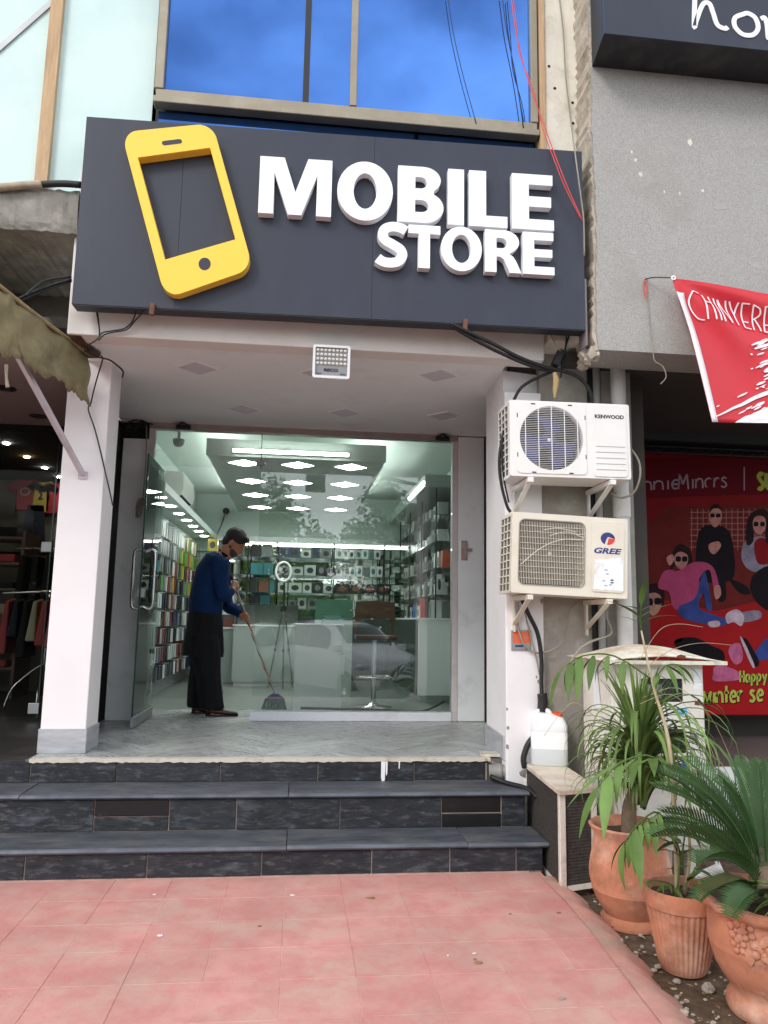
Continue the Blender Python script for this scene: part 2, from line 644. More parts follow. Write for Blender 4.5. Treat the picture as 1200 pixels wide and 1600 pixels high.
granite()
mat('sign_slate', c3(57, 61, 73), 0.42, var=0.04, vscale=2, dirt=(c3(84, 87, 95), 0.3), dscale=2.5, dpos=(0.5, 0.8), spec=0.28, stretch=(1, 1, 0.35))
mat('sign_edge', c3(24, 25, 28), 0.5)
mat('sign_side', c3(120, 112, 116), 0.6, var=0.1, vscale=8)
mat('letter_white', c3(244, 245, 248), 0.35, spec=0.5, var=0.01)
mat('phone_yellow', c3(253, 205, 74), 0.4, spec=0.4, var=0.02, vscale=4)
mat('frame_bronze', c3(150, 140, 122), 0.45, metal=0.25, var=0.06, vscale=5, dirt=(c3(176, 168, 150), 0.5), dscale=4)
mat('frame_white', c3(214, 208, 206), 0.5, var=0.06, vscale=5, dirt=(c3(150, 140, 134), 0.5), dscale=5, dpos=(0.52, 0.75))
mat('raw_wood', c3(196, 164, 128), 0.8, var=0.15, vscale=6, stretch=(6, 6, 0.6), dirt=(c3(150, 120, 90), 0.5), dscale=4)
mat('rust_wood', c3(110, 74, 58), 0.85, var=0.3, vscale=20)
mat('aqua_pane', c3(206, 228, 224), 0.5, var=0.05, vscale=1.3, dirt=(c3(178, 206, 206), 0.6), dscale=1.2, dpos=(0.42, 0.7), spec=0.5)
mat('black_gap', c3(20, 20, 22), 0.6)
mat('black_cable', c3(26, 26, 28), 0.55, var=0.2, vscale=20)
mat('grey_cable', c3(150, 142, 128), 0.7, var=0.15, vscale=20)
mat('red_cable', c3(214, 74, 70), 0.5)
mat('steel', c3(200, 200, 200), 0.22, metal=1.0, var=0.04)
mat('dark_steel', c3(70, 70, 72), 0.4, metal=0.8)
mat('galv', c3(160, 162, 164), 0.45, metal=0.6, var=0.1)
mat('ceiling_in', c3(208, 218, 212), 0.8, var=0.02)
mat('drop_panel', c3(196, 208, 201), 0.75, var=0.02)
mat('wall_in', c3(196, 208, 202), 0.7, var=0.02)
mat('led', (1, 1, 1), 0.5, emit=(0.96, 1.0, 0.97), estr=28.0)
mat('led_cove', (1, 1, 1), 0.5, emit=(0.96, 1.0, 0.97), estr=28.0)
mat('led_tube', (1, 1, 1), 0.5, emit=(0.96, 1.0, 0.97), estr=15.0)
mat('panel_off', c3(210, 206, 214), 0.5)
mat('mirror', (0.74, 0.80, 0.76), 0.02, metal=1.0)
glass_mat('glass', (0.95, 0.985, 0.965), 1.8)
glass_mat('glass_door', (0.90, 0.96, 0.93), 1.5)
glass_mat('glass_dark', (0.84, 0.86, 0.84), 1.14)
mat('glass_edge', c3(30, 62, 52), 0.15, spec=0.8)
mat('shelf_glass', c3(60, 96, 82), 0.1, spec=0.8, var=0.1)
mat('counter_white', c3(240, 244, 241), 0.25, spec=0.5, var=0.01)
mat('counter_grey', c3(168, 178, 174), 0.25, spec=0.5)
mat('counter_dark', c3(62, 70, 68), 0.3, spec=0.5, var=0.1)
mat('plinth_white', c3(232, 234, 240), 0.35, dirt=(c3(190, 190, 192), 0.4), dscale=4)


def tinted():
    """blue solar glass: a coloured mirror"""
    m = mat('blue_glass', c3(40, 90, 190), 0.03)
    n, l = m.node_tree.nodes, m.node_tree.links
    b = n['Principled BSDF']
    b.inputs['Metallic'].default_value = 0.85
    b.inputs['Base Color'].default_value = (0.062, 0.165, 0.46, 1)
    tc = n.new('ShaderNodeTexCoord')
    no = n.new('ShaderNodeTexNoise')
    no.inputs['Scale'].default_value = 1.1
    bp = n.new('ShaderNodeBump')
    bp.inputs['Strength'].default_value = 0.05
    bp.inputs['Distance'].default_value = 0.05
    l.new(tc.outputs['Object'], no.inputs['Vector'])
    l.new(no.outputs['Fac'], bp.inputs['Height'])
    l.new(bp.outputs['Normal'], b.inputs['Normal'])


tinted()

# ------------------------------------------------------------------ levels of the place (metres; X right, Y into the shop, Z up)
Y1, Y2, Y3 = 4.44, 4.757, 5.083          # step risers
Z1, Z2, ZF = 0.160, 0.369, 0.5115        # treads and shop floor
ZC = 3.162                               # soffit under the canopy
YG = 6.92                                # shopfront glass
YB = 4.764                               # face of the canopy beam
ZS = -0.08                               # planting soil

# ------------------------------------------------------------------ ground and pavement
g = MB()
g.sheet(lambda u, v: (-120 + 240 * u, -120 + 240 * v, -0.16), 8, 8)
tag(g.build('ground', mat('asphalt', c3(96, 94, 92), 0.95, var=0.2, vscale=6, bump=0.5, bscale=80)), kind='structure')

pave = MB()
pave.box(-6.0, 1.36, -0.35, Y1 + 0.3, -0.155, -0.0018)
pave = tag(pave.build('pavement', 'pave_joint'), kind='structure')
TS = 0.3005
tile_me = {}
for var in range(3):
    t = MB()
    t.box(-TS / 2 + 0.0008, TS / 2 - 0.0008, -TS / 2 + 0.0008, TS / 2 - 0.0008, -0.03, 0.0)
    o = t.build('tile', 'pave_red', pave, bevel=0.0012, seg=1)
    tile_me[var] = o
rt = random.Random(3)
first = dict(tile_me)
nx0 = -7
hp = [(1.452, 4.45), (1.466, 3.95), (1.45, 3.55), (1.425, 3.23), (1.405, 2.96), (1.39, 2.72), (1.38, 2.2), (1.38, -0.4)]


def edge_x(y):
    k = 0
    while k < len(hp) - 2 and hp[k + 1][1] > y:
        k += 1
    (xa, ya), (xb, yb) = hp[k], hp[k + 1]
    return xa + (xb - xa) * min(1, max(0, (ya - y) / (ya - yb)))


for j in range(8):
    for i in range(nx0, 5):
        x = -0.022 + (i + 0.5) * TS
        y = Y1 - 0.022 - (j + 0.5) * TS
        wide = min(1.0, (min(edge_x(y - TS / 2), edge_x(y + TS / 2)) - 0.03 - (x - TS / 2)) / TS)
        if wide < 0.3:
            continue
        x = x - TS / 2 + wide * TS / 2
        v = (i * 3 + j * 5) % 3
        if v in first:
            o = first.pop(v)
        else:
            o = kid('tile', tile_me[v], pave)
        o.scale = (wide, 1, 1)
        o.location = (x, y, rt.uniform(-0.0012, 0.0012))
        o.rotation_euler = (rt.uniform(-0.003, 0.003), rt.uniform(-0.003, 0.003), rt.uniform(-0.004, 0.004))
# the rest of the pavement behind the camera, too far below the frame to tell its tiles apart
b = MB()
b.box(-6.0, 1.37, -0.34, Y1 - 0.03 - 8 * TS, -0.02, -0.002)
b.box(-6.0, -0.022 + nx0 * TS - 0.003, Y1 - 0.03 - 8 * TS + 0.002, Y1 - 0.02, -0.02, -0.002)
b.build('paving_field', 'pave_red', pave)
# rough painted mortar haunch along the planting bed
rh = random.Random(5)


def haunch(u, v):
    y = 4.33 - 4.33 * u
    x = edge_x(y)
    w = 0.014 * math.sin(17 * y) + 0.012 * math.sin(41 * y + 1) + rh.uniform(-0.005, 0.005)
    return (x - 0.065 + (0.20 + w) * v, y, 0.005 - 0.10 * max(0.0, (v - 0.30) / 0.70) ** 1.5 + (0.003 * math.sin(23 * y + 5 * v) if 0.3 < v < 1 else 0))


hb = MB().sheet(haunch, 90, 6)
tag(hb.build('pavement_edge', 'haunch', smooth=True), kind='structure')

sb = MB()
rs = random.Random(11)
sb.sheet(lambda u, v: (1.40 + 3.2 * u, -0.3 + 5.9 * v, ZS - 0.012 + 0.02 * math.sin(9 * u + 14 * v) * math.sin(23 * v + 4 * u) + rs.uniform(-0.006, 0.006)), 60, 90)
tag(sb.build('planting_bed', 'soil', smooth=True), kind='structure')

# ------------------------------------------------------------------ steps: slate slabs on a mortar core
core = MB()
core.box(-4.2, 1.435, Y1 + 0.007, Y2 + 0.4, -0.1, Z1 - 0.03)
core.box(-4.2, 1.42, Y2 + 0.007, Y3 + 0.3, Z1 - 0.03, Z2 - 0.03)
core.box(-4.2, 1.28, Y3 + 0.007, Y3 + 0.4, Z2 - 0.03, ZF - 0.035)
steps = tag(core.build('steps', 'mortar'), kind='structure')
rj = random.Random(21)


def slabs(edges, y, z0, z1, splits=(), m='slate', name='riser_slab'):
    for k in range(len(edges) - 1):
        a, b_ = edges[k] + 0.0032, edges[k + 1] - 0.0032
        if k in splits:
            zm = z0 + (z1 - z0) * 0.46
            for (q0, q1, mm) in ((z0 + 0.002, zm - 0.003, splits[k][0]), (zm + 0.003, z1 - 0.002, splits[k][1])):
                s_ = MB()
                d = rj.uniform(-0.003, 0.003)
                s_.box(a, b_, y + d, y + 0.03, q0, q1)
                s_.build('riser_slab', mm, steps, bevel=0.003, seg=1)
            continue
        d = rj.uniform(-0.004, 0.003)
        s_ = MB()
        s_.box(a, b_, y + d, y + 0.03, z0 + 0.002, z1 - 0.002)
        s_.build(name, m, steps, bevel=0.003, seg=1)


slabs([-4.2, -3.0, -2.2, -1.405, -0.77, -0.155, 0.455, 0.9, 1.285, 1.445], Y1, 0.0, Z1 - 0.031)
slabs([-4.2, -3.2, -2.3, -1.14, -0.715, -0.325, 0.29, 0.91, 1.285, 1.44], Y2, Z1, Z2 - 0.031, splits={3: ('slate', 'black_tile'), 7: ('black_tile', 'black_tile')})
slabs([-4.2, -2.7, -1.62, -1.1, -0.46, 0.16, 0.79, 1.27], Y3, Z2, ZF - 0.018)


def treads(edges, y0, y1, z):
    for k in range(len(edges) - 1):
        a, b_ = edges[k] + 0.002, edges[k + 1] - 0.002
        dz = rj.uniform(-0.002, 0.002)
        s_ = MB()
        s_.box(a, b_, y0 - 0.012, y1, z - 0.028 + dz, z + dz)
        t_ = s_.build('tread_slab', 'slate_tread', steps, bevel=0.003, seg=1)
        pr = [(y0 - 0.012 - 0.014 * math.sin(math.pi * q / 8) - 0.0005, z - 0.029 + dz + 0.028 * q / 8) for q in range(9)]
        e = MB()
        nn = len(pr)
        e.add([(a, p[0], p[1]) for p in pr] + [(b_, p[0], p[1]) for p in pr], [(q, q + 1, nn + q + 1, nn + q) for q in range(nn - 1)] + [tuple(range(nn)), tuple(range(2 * nn - 1, nn - 1, -1))])
        e.build('nosing', 'slate_nose', t_, smooth=True, auto=50)


treads([-4.2, -2.6, -0.02, 1.0, 1.475], Y1, Y2 + 0.01, Z1)
treads([-4.2, -1.56, -0.02, 1.46], Y2, Y3 + 0.01, Z2)
e = MB()
re_ = random.Random(8)
N = 120
top, bot = [], []
for k in range(N + 1):
    x = -1.63 + (1.30 + 1.63) * k / N
    top.append((x, ZF + 0.001))
    bot.append((x, ZF - 0.018 - re_.uniform(0, 0.008)))
e.plate([top + bot[::-1]], 0.0, -0.06, front(Y3 - 0.006))
e.build('edge_strip', 'beige_edge', steps)
# white paint run and other dried drips on the top riser
for (x, w, h0) in ((0.585, 0.028, 0.14), (0.607, 0.012, 0.09), (0.69, 0.008, 0.05)):
    d = MB()
    d.plate([[(x - w / 2, ZF - 0.02), (x - w / 2, ZF - 0.02 - h0 * 0.7), (x - w * 0.2, ZF - 0.02 - h0), (x + w * 0.4, ZF - 0.02 - h0 * 0.85), (x + w / 2, ZF - 0.02)]], 0.0, 0.0015, front(Y3 - 0.005))
    d.build('paint_drip', 'white_paint', steps)

# ------------------------------------------------------------------ porch floor: herringbone wood-look planks
fl = MB()
fl.box(-1.66, 1.42, Y3 + 0.02, 12.2, 0.30, ZF - 0.008)
fl = tag(fl.build('shop_floor', 'plank_base'), kind='structure')


def clip(poly, x0, x1, y0, y1):
    for ax, lim, sg in ((0, x0, 1), (0, x1, -1), (1, y0, 1), (1, y1, -1)):
        out = []
        for i in range(len(poly)):
            p, q = poly[i - 1], poly[i]
            ip, iq = sg * (p[ax] - lim) >= 0, sg * (q[ax] - lim) >= 0
            if ip != iq:
                t = (lim - p[ax]) / (q[ax] - p[ax])
                out.append((p[0] + t * (q[0] - p[0]), p[1] + t * (q[1] - p[1])))
            if iq:
                out.append(q)
        poly = out
        if not poly:
            return []
    return poly


PW, PL = 0.15, 0.60
A45 = math.radians(38)
ca, sa = math.cos(A45), math.sin(A45)
rp = random.Random(31)
FX0, FX1, FY0, FY1 = -1.635, 1.40, Y3 + 0.055, 7.75
for i in range(-30, 30):
    for j in range(-12, 12):
        for kind in (0, 1):
            ox = i * PW + j * 2 * PL * 0.5
            # classic herringbone lattice
            bx = i * PW + j * PL
            by = i * PW - j * PL
            if kind == 0:
                r = [(bx, by), (bx + PL, by), (bx + PL, by + PW), (bx, by + PW)]
            else:
                r = [(bx, by + PW), (bx + PW, by + PW), (bx + PW, by + PW + PL), (bx, by + PW + PL)]
            gpl = 0.002
            cxm = sum(p[0] for p in r) / 4
            cym = sum(p[1] for p in r) / 4
            r = [(p[0] + (gpl if p[0] < cxm else -gpl), p[1] + (gpl if p[1] < cym else -gpl)) for p in r]
            q = [(p[0] * ca - p[1] * sa, 6.2 + p[0] * sa + p[1] * ca) for p in r]
            q = clip(q, FX0, FX1, FY0, FY1)
            if len(q) < 3 or abs(_area(q)) < 0.0015:
                continue
            if _area(q) < 0:
                q = q[::-1]
            pm = MB()
            zt = ZF + rp.uniform(-0.0006, 0.0006)
            pm.plate([q], ZF - 0.007, zt, lambda u, v, t: (u, v, t))
            pm.build('plank', 'plank' if kind == 0 else 'plank_b', fl)
fi = MB()
fi.box(-1.66, 1.9, FY1 + 0.002, 12.2, ZF - 0.02, ZF)
fi.box(FX1 + 0.002, 1.9, 6.85, FY1 + 0.002, ZF - 0.02, ZF)
fi.build('floor_field', 'floor_in', fl)
# ------------------------------------------------------------------ the shop's building
bld = thing('shop_building', (0, 6.0, 0), 'white painted shop building with canopy, pillar and blue upper windows', 'building')
b = MB()
b.box(-1.643, -1.356, 5.285, 5.585, ZF, ZC + 0.02)
pil = b.build('pillar', 'white_paint', bld, bevel=0.006)
b = MB()
b.box(-1.652, -1.347, 5.276, 5.594, ZF, ZF + 0.155)
b.build('skirting', 'skirt', pil, bevel=0.003, seg=1)
# canopy beam and soffit
b = MB()
b.box(-1.512, 1.60, YB, YB + 0.16, ZC, 4.28)
b.build('canopy_beam', 'white_beam', bld, bevel=0.006)
b = MB()
b.plate([[(-1.50, YB + 0.003), (1.375, YB + 0.003), (1.375, 5.02), (1.72, 5.62), (1.72, 7.0), (-1.66, 7.0), (-1.66, 5.35), (-1.50, 5.25)]], ZC + 0.003, ZC + 0.1, lambda u, v, t: (u, v, t))
b.build('soffit', 'soffit_paint', bld)
b = MB()
b.box(-1.70, 1.9, 6.9, 7.15, 3.16, 4.4)
b.box(-1.50, 1.62, YB + 0.17, 6.89, 3.29, 3.34)
b.build('wall_above_glass', 'white_beam', bld)
# torn soffit corner above the pillar: brick and lath
b = MB()
b.box(-1.50, -1.43, YB + 0.02, 4.98, ZC - 0.004, ZC + 0.001)
b.plate([[(-1.505, 4.77), (-1.46, 4.80), (-1.43, 4.9), (-1.40, 5.0), (-1.38, 5.08), (-1.42, 5.18), (-1.50, 5.2)]], ZC - 0.003, ZC - 0.008, lambda u, v, t: (u, v, t))
b.build('broken_soffit_edge', 'rust_brick', bld)
# pilasters at the glass line
b = MB()
b.box(-1.625, -1.40, 6.905, 7.12, ZF, 3.0)
b.build('pilaster', 'pilaster', bld, bevel=0.006)
b = MB()
b.box(1.462, 1.715, 6.905, 7.12, ZF, 3.15)
b.build('pilaster', 'pilaster', bld, bevel=0.006)
b = MB()
b.box(-1.66, -1.41, 6.96, 7.1, 3.0, 3.16)
b.build('wiring_hole', 'hole', bld)
# side wall of the recess on the right, black clad strip, pier
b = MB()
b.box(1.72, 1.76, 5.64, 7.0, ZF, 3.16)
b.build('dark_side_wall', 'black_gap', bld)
b = MB()
b.plate([[(1.378, 4.97), (1.64, 4.97), (1.72, 5.62), (1.41, 5.62)]], -0.1, 3.0, lambda u, v, t: (u, v, t))
pier = b.build('pier', 'white_paint', bld, bevel=0.008)
b = MB()
b.plate([[(1.366, 5.01), (1.38, 5.01), (1.414, 5.63), (1.40, 5.63)]], ZF, ZF + 0.15, lambda u, v, t: (u, v, t))
b.build('skirting', 'skirt', pier)
b = MB()
b.plate([[(1.384, 5.03), (1.70, 5.10), (1.72, 5.62), (1.412, 5.62)]], 3.0, 3.17, lambda u, v, t: (u, v, t))
b.build('pier_head', 'white_paint', bld)
b = MB()
b.box(1.40, 1.72, 5.60, 6.9, 0.3, ZF - 0.001)
b.build('porch_side_floor', 'plank', bld)
# chipped paint scars on the pier foot and corner
rc = random.Random(4)
for (x, z, s_) in ((1.386, 0.60, 0.012), (1.39, 0.72, 0.009), (1.384, 0.84, 0.007), (1.60, 1.02, 0.010), (1.585, 1.05, 0.006), (1.628, 1.55, 0.012), (1.63, 1.63, 0.008), (1.63, 1.9, 0.014), (1.625, 2.1, 0.012)):
    q = [(x + s_ * rc.uniform(0.6, 1.2) * math.cos(a), z + 1.6 * s_ * rc.uniform(0.6, 1.2) * math.sin(a)) for a in [k * math.pi / 4 for k in range(8)]]
    MB().plate([q], 0.0, 0.0015, front(4.9695)).build('paint_chip', 'concrete', pier)

# upper facade: window, battens, column
b = MB()
b.box(-1.10, 1.585, YB + 0.09, YB + 0.3, 4.3, 7.2)
b.build('window_recess', 'black_gap', bld)
b = MB()
b.box(1.625, 1.93, YB - 0.01, YB + 0.45, 3.3, 7.2)
b.build('upper_column', 'old_white', bld, bevel=0.01)
b = MB()
b.box(1.583, 1.622, YB - 0.03, YB + 0.05, 4.6, 7.2)
b.build('wood_batten', 'raw_wood', bld)
for (x, z) in ((1.70, 5.19), (1.83, 5.09), (1.83, 4.93), (1.66, 5.36)):
    q = arc(x, z, 0.011, 0.011, 0, 330, 9)
    MB().plate([q], 0, 0.0015, front(YB - 0.0105)).build('drill_hole', 'hole', bld)
win = thing('upper_window', (0.25, YB, 4.8), 'wide blue mirror-glass window with bronze frame above the dark sign', 'window')
b = MB()
b.box(-1.072, 1.578, YB - 0.035, YB + 0.05, 4.795, 4.842)
b.box(-1.06, 1.566, YB - 0.02, YB + 0.05, 4.842, 4.9)
b.box(-1.072, -1.012, YB - 0.025, YB + 0.05, 4.902, 7.1)
b.box(1.522, 1.572, YB - 0.025, YB + 0.05, 4.902, 7.1)
b.box(0.236, 0.285, YB - 0.025, YB + 0.05, 4.902, 7.1)
b.build('window_frame', 'frame_bronze', win, bevel=0.004, seg=1)
for (a, c) in ((-1.012, 0.236), (0.285, 1.522)):
    MB().box(a, c, YB + 0.01, YB + 0.02, 4.9, 7.1).build('pane', 'blue_glass', win)
MB().box(-0.086, -0.044, YB + 0.002, YB + 0.0085, 4.9, 7.1).build('dark_strip', 'sign_edge', win)  # thin dark upright strip on the face of the left blue pane
for (a, c) in ((-1.05, 0.70), (0.73, 1.56)):
    MB().box(a, c, YB + 0.06, YB + 0.07, 4.3, 4.79).build('lower_pane', 'blue_glass', win)

# ------------------------------------------------------------------ pale frosted glazing at the upper left
aq = thing('frosted_glazing', (-1.8, YB, 4.1), 'pale aqua frosted panels with bare wooden batten above concrete ledge', 'glazing')
MB().box(-3.2, -1.795, YB + 0.1, YB + 0.115, 4.1, 7.2).build('frosted_panel', 'aqua_pane', aq)
MB().box(-1.735, -1.075, YB + 0.09, YB + 0.105, 4.1, 7.2).build('frosted_panel', 'aqua_pane', aq)
m = MB()
m.hexa([(-1.81, YB + 0.05, 4.1), (-1.73, YB + 0.05, 4.1), (-1.73, YB + 0.12, 4.1), (-1.81, YB + 0.12, 4.1)], [(-1.80, YB + 0.05, 7.2), (-1.72, YB + 0.05, 7.2), (-1.72, YB + 0.12, 7.2), (-1.80, YB + 0.12, 7.2)])
m.build('batten', 'raw_wood', aq)
m = MB()
m.bar((-2.3, YB + 0.093, 4.95), (-1.76, YB + 0.093, 5.62), 0.012, 0.035)
m.build('brace', 'galv', aq)

# ------------------------------------------------------------------ left neighbour: ledge, dark recess
nb = thing('neighbour_building', (-2.6, 6.0, 0), 'worn concrete neighbour building with dark recessed clothes shop', 'building')
rr = random.Random(2)


def ledge(u, v):
    pr = [(4.70, 4.095), (4.685, 4.06), (4.69, 3.95), (4.70, 3.86), (4.72, 3.815), (5.0, 3.80), (5.7, 3.80)]
    k = min(len(pr) - 2, int(v * (len(pr) - 1)))
    t = v * (len(pr) - 1) - k
    y = pr[k][0] * (1 - t) + pr[k + 1][0] * t
    z = pr[k][1] * (1 - t) + pr[k + 1][1] * t
    return (-3.4 + 1.92 * u, y + rr.uniform(-0.006, 0.006), z + rr.uniform(-0.006, 0.006))


MB().sheet(ledge, 60, 12).build('concrete_ledge', 'concrete', nb)
MB().box(-3.4, -1.48, 4.72, 5.9, 4.0, 4.1).build('ledge_top', 'concrete', nb)
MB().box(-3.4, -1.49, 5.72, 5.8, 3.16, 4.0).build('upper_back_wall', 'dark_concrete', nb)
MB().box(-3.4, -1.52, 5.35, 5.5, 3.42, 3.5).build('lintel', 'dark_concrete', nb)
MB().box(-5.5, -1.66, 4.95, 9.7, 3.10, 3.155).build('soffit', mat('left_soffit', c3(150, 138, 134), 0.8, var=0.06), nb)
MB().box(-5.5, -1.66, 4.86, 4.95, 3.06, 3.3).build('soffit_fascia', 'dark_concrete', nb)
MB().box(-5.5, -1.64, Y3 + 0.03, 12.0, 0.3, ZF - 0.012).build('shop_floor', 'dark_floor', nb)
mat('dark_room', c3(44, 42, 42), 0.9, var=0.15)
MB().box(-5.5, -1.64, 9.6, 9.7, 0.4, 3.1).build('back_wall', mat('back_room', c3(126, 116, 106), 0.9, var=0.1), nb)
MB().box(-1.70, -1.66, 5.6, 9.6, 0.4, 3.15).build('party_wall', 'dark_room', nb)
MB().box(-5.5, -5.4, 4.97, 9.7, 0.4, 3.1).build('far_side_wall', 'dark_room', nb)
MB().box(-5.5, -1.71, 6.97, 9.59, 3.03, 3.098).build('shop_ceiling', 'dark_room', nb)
for (x, y, rdm) in ((pix(60, 650, z=3.1).x, pix(60, 650, z=3.1).y, 0.075), (pix(8, 606, z=3.1).x, pix(8, 606, z=3.1).y, 0.08)):
    m = MB()
    m.lathe([(rdm * 0.6, -0.002), (rdm * 0.62, -0.006), (rdm, -0.006), (rdm, 0.0)], x, y, 3.099, n=20)
    o = m.build('unlit_downlight', 'dark_steel', nb)

# ------------------------------------------------------------------ right neighbour: chip-rendered block over a recessed shop
gb = thing('granite_building', (3.5, 5.0, 0), 'grey chip-rendered building face above recessed poster shop on the right', 'building')
rg = random.Random(6)
ed = []
zz = 3.16
while zz < 7.4:
    ed.append((1.872 + rg.uniform(-0.006, 0.008) + 0.008 * math.sin(5 * zz), zz))
    zz += 0.035
MB().plate([[(6.0, 3.16), (6.0, 7.4)] + ed[::-1]], -0.34, 0.0, front(4.5)).build('rendered_wall', 'granite', gb)
b = MB()
ed2 = [(x - 0.016 + rg.uniform(-0.01, 0.008), z) for x, z in ed]
b.plate([[(x + 0.02, z) for x, z in ed] + ed2[::-1]], -0.3, -0.018, front(4.5))
b.build('broken_render_edge', 'raw_edge', gb)
b = MB()
for k in range(20):
    x, z, s_ = 1.84 + rg.uniform(-0.02, 0.05), 3.15 + rg.uniform(-0.03, 0.03), rg.uniform(0.015, 0.045)
    b.mbox(Matrix.Translation((x, 4.5 + rg.uniform(0.0, 0.3), z)) @ Matrix.Rotation(rg.uniform(0, 3), 4, Vector((1, 1, 0.4)).normalized()), s_, s_ * 1.3, s_)
b.build('broken_render_corner', 'raw_edge', gb)
rch = random.Random(19)
for (px, py, s_, mm) in ((1077, 222, 0.022, 'old_white'), (987, 238, 0.010, 'old_white'), (993, 250, 0.012, 'old_white'), (1001, 272, 0.016, 'old_white'), (1062, 302, 0.010, 'old_white'), (1098, 298, 0.012, 'old_white'), (1038, 300, 0.008, 'old_white'), (1050, 232, 0.05, 'concrete'), (1125, 322, 0.055, 'concrete'), (1010, 160, 0.035, 'concrete'), (1180, 415, 0.05, 'concrete'), (990, 395, 0.03, 'concrete')):
    p = pix(px, py, y=4.5)
    q = [(p.x + s_ * rch.uniform(0.5, 1.2) * math.cos(a), p.z + s_ * rch.uniform(0.4, 1.0) * (1.6 if mm == 'old_white' else 0.7) * math.sin(a)) for a in [k * math.pi / 6 for k in range(12)]]
    MB().plate([q], 0.0, 0.0012, front(4.4998)).build('render_scar', mm if mm == 'old_white' else (mat('patch_grey', c3(172, 168, 163), 0.9, var=0.1, vscale=9, bump=0.3) if 'patch_grey' not in MATS else 'patch_grey'), gb)
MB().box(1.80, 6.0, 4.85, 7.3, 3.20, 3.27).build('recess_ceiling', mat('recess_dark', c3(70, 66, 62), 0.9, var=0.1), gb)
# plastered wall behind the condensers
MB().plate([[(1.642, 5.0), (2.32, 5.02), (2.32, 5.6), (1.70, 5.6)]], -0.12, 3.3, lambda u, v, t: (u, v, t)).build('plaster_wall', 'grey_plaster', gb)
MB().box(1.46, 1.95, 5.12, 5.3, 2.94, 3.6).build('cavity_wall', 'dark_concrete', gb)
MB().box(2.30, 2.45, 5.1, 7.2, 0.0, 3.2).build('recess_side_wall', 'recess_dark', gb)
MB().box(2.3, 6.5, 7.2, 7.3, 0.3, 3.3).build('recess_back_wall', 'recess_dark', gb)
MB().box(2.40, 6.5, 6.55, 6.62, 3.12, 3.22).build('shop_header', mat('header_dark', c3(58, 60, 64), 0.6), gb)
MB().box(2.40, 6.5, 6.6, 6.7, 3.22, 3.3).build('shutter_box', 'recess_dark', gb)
MB().box(2.35, 6.5, 5.58, 7.2, 0.2, 0.36).build('polished_floor', mat('polish', c3(132, 116, 112), 0.12, var=0.12, vscale=3, stretch=(1, 5, 1), dirt=(c3(104, 92, 88), 0.5), dscale=2), gb)
ry = MB()
for k, (a, c) in enumerate(((2.36, 2.9), (2.9, 3.45), (3.45, 4.0), (4.0, 4.6))):
    MB().box(a + 0.003, c - 0.003, 5.555, 5.58, -0.1, 0.357).build('riser_panel', 'counter_white', gb)
MB().box(3.085, 3.175, 6.62, 6.72, 0.36, 3.12).build('door_post', mat('post_grey', c3(88, 88, 90), 0.5), gb)
# lattice beam over the poster
tr = MB()
tr.bar((2.5, 6.7, 3.09), (6.0, 6.7, 3.09), 0.012, 0.012)
tr.bar((2.5, 6.7, 3.03), (6.0, 6.7, 3.03), 0.012, 0.012)
for k in range(60):
    x = 2.5 + k * 0.058
    tr.bar((x, 6.7, 3.03 if k % 2 else 3.09), (x + 0.058, 6.7, 3.09 if k % 2 else 3.03), 0.007, 0.007)
tr.build('lattice_beam', 'dark_steel', gb)
# drain pipes in the corner
pp = thing('drain_pipe', (2.2, 4.98, 0), 'fat pale plastic drain pipe with socket behind the condensers', 'pipe')
m = MB()
m.tube([(2.19, 4.93, -0.1), (2.19, 4.93, 3.2)], 0.052, n=18, smooth=1)
m.build('pipe', mat('pvc', c3(200, 198, 194), 0.45, var=0.06, vscale=4, dirt=(c3(160, 150, 138), 0.5), dscale=3), pp, smooth=True, auto=40)
m = MB()
m.tube([(2.19, 4.93, 2.13), (2.19, 4.93, 2.29)], 0.060, n=18, smooth=1)
m.build('socket', 'pvc', pp, smooth=True, auto=40)
pp2 = thing('thin_pipe', (2.03, 4.98, 0), 'thin grey pipe running up beside the fat drain pipe', 'pipe')
m = MB()
m.tube([(2.045, 4.965, -0.1), (2.045, 4.965, 3.2)], 0.026, n=12, smooth=1)
m.build('pipe', mat('pvc_grey', c3(140, 138, 134), 0.5, var=0.1), pp2, smooth=True, auto=40)
m = MB()
m.box(1.99, 2.085, 4.985, 5.002, 0.4, 3.2)
m.build('backing_strip', 'black_gap', pp2)
# ------------------------------------------------------------------ the big sign
SA = Vector((-1.44, 4.584, 0))
SD = (Vector((1.79, 4.50, 0)) - SA).normalized()
SN = Vector((SD.y, -SD.x, 0))
SL = 3.231
ZB0, ZT0 = 3.287, 4.541


def on_sign(u, v, t):
    return SA + SD * u + SN * t + Vector((0, 0, v))


sg = thing('shop_sign', (0.17, 4.55, ZB0), 'large slate-grey sign board with yellow phone and raised white letters', 'sign')
for (a, c) in ((0.0, 0.6186), (0.6194, 1.8386), (1.8394, SL)):
    m = MB()
    m.plate([[(a, ZB0), (c, ZB0), (c, ZT0), (a, ZT0)]], -0.09, 0.0, on_sign)
    m.build('board_panel', 'sign_slate', sg, bevel=0.0012, seg=1)
m = MB()
m.plate([[(0.004, ZB0 - 0.006), (SL - 0.004, ZB0 - 0.006), (SL - 0.004, ZB0 - 0.0005), (0.004, ZB0 - 0.0005)]], -0.10, -0.004, on_sign)
m.build('bottom_trim', 'sign_edge', sg)
m = MB()
for k in range(5):
    m.plate([[(SL + 0.002, ZB0 - 0.10), (SL + 0.014, ZB0 - 0.10), (SL + 0.014, ZT0 - 0.9), (SL + 0.002, ZT0 - 0.9)]], -0.022 - 0.028 * k, -0.006 - 0.028 * k, on_sign)
m.build('side_ribs', 'sign_side', sg)
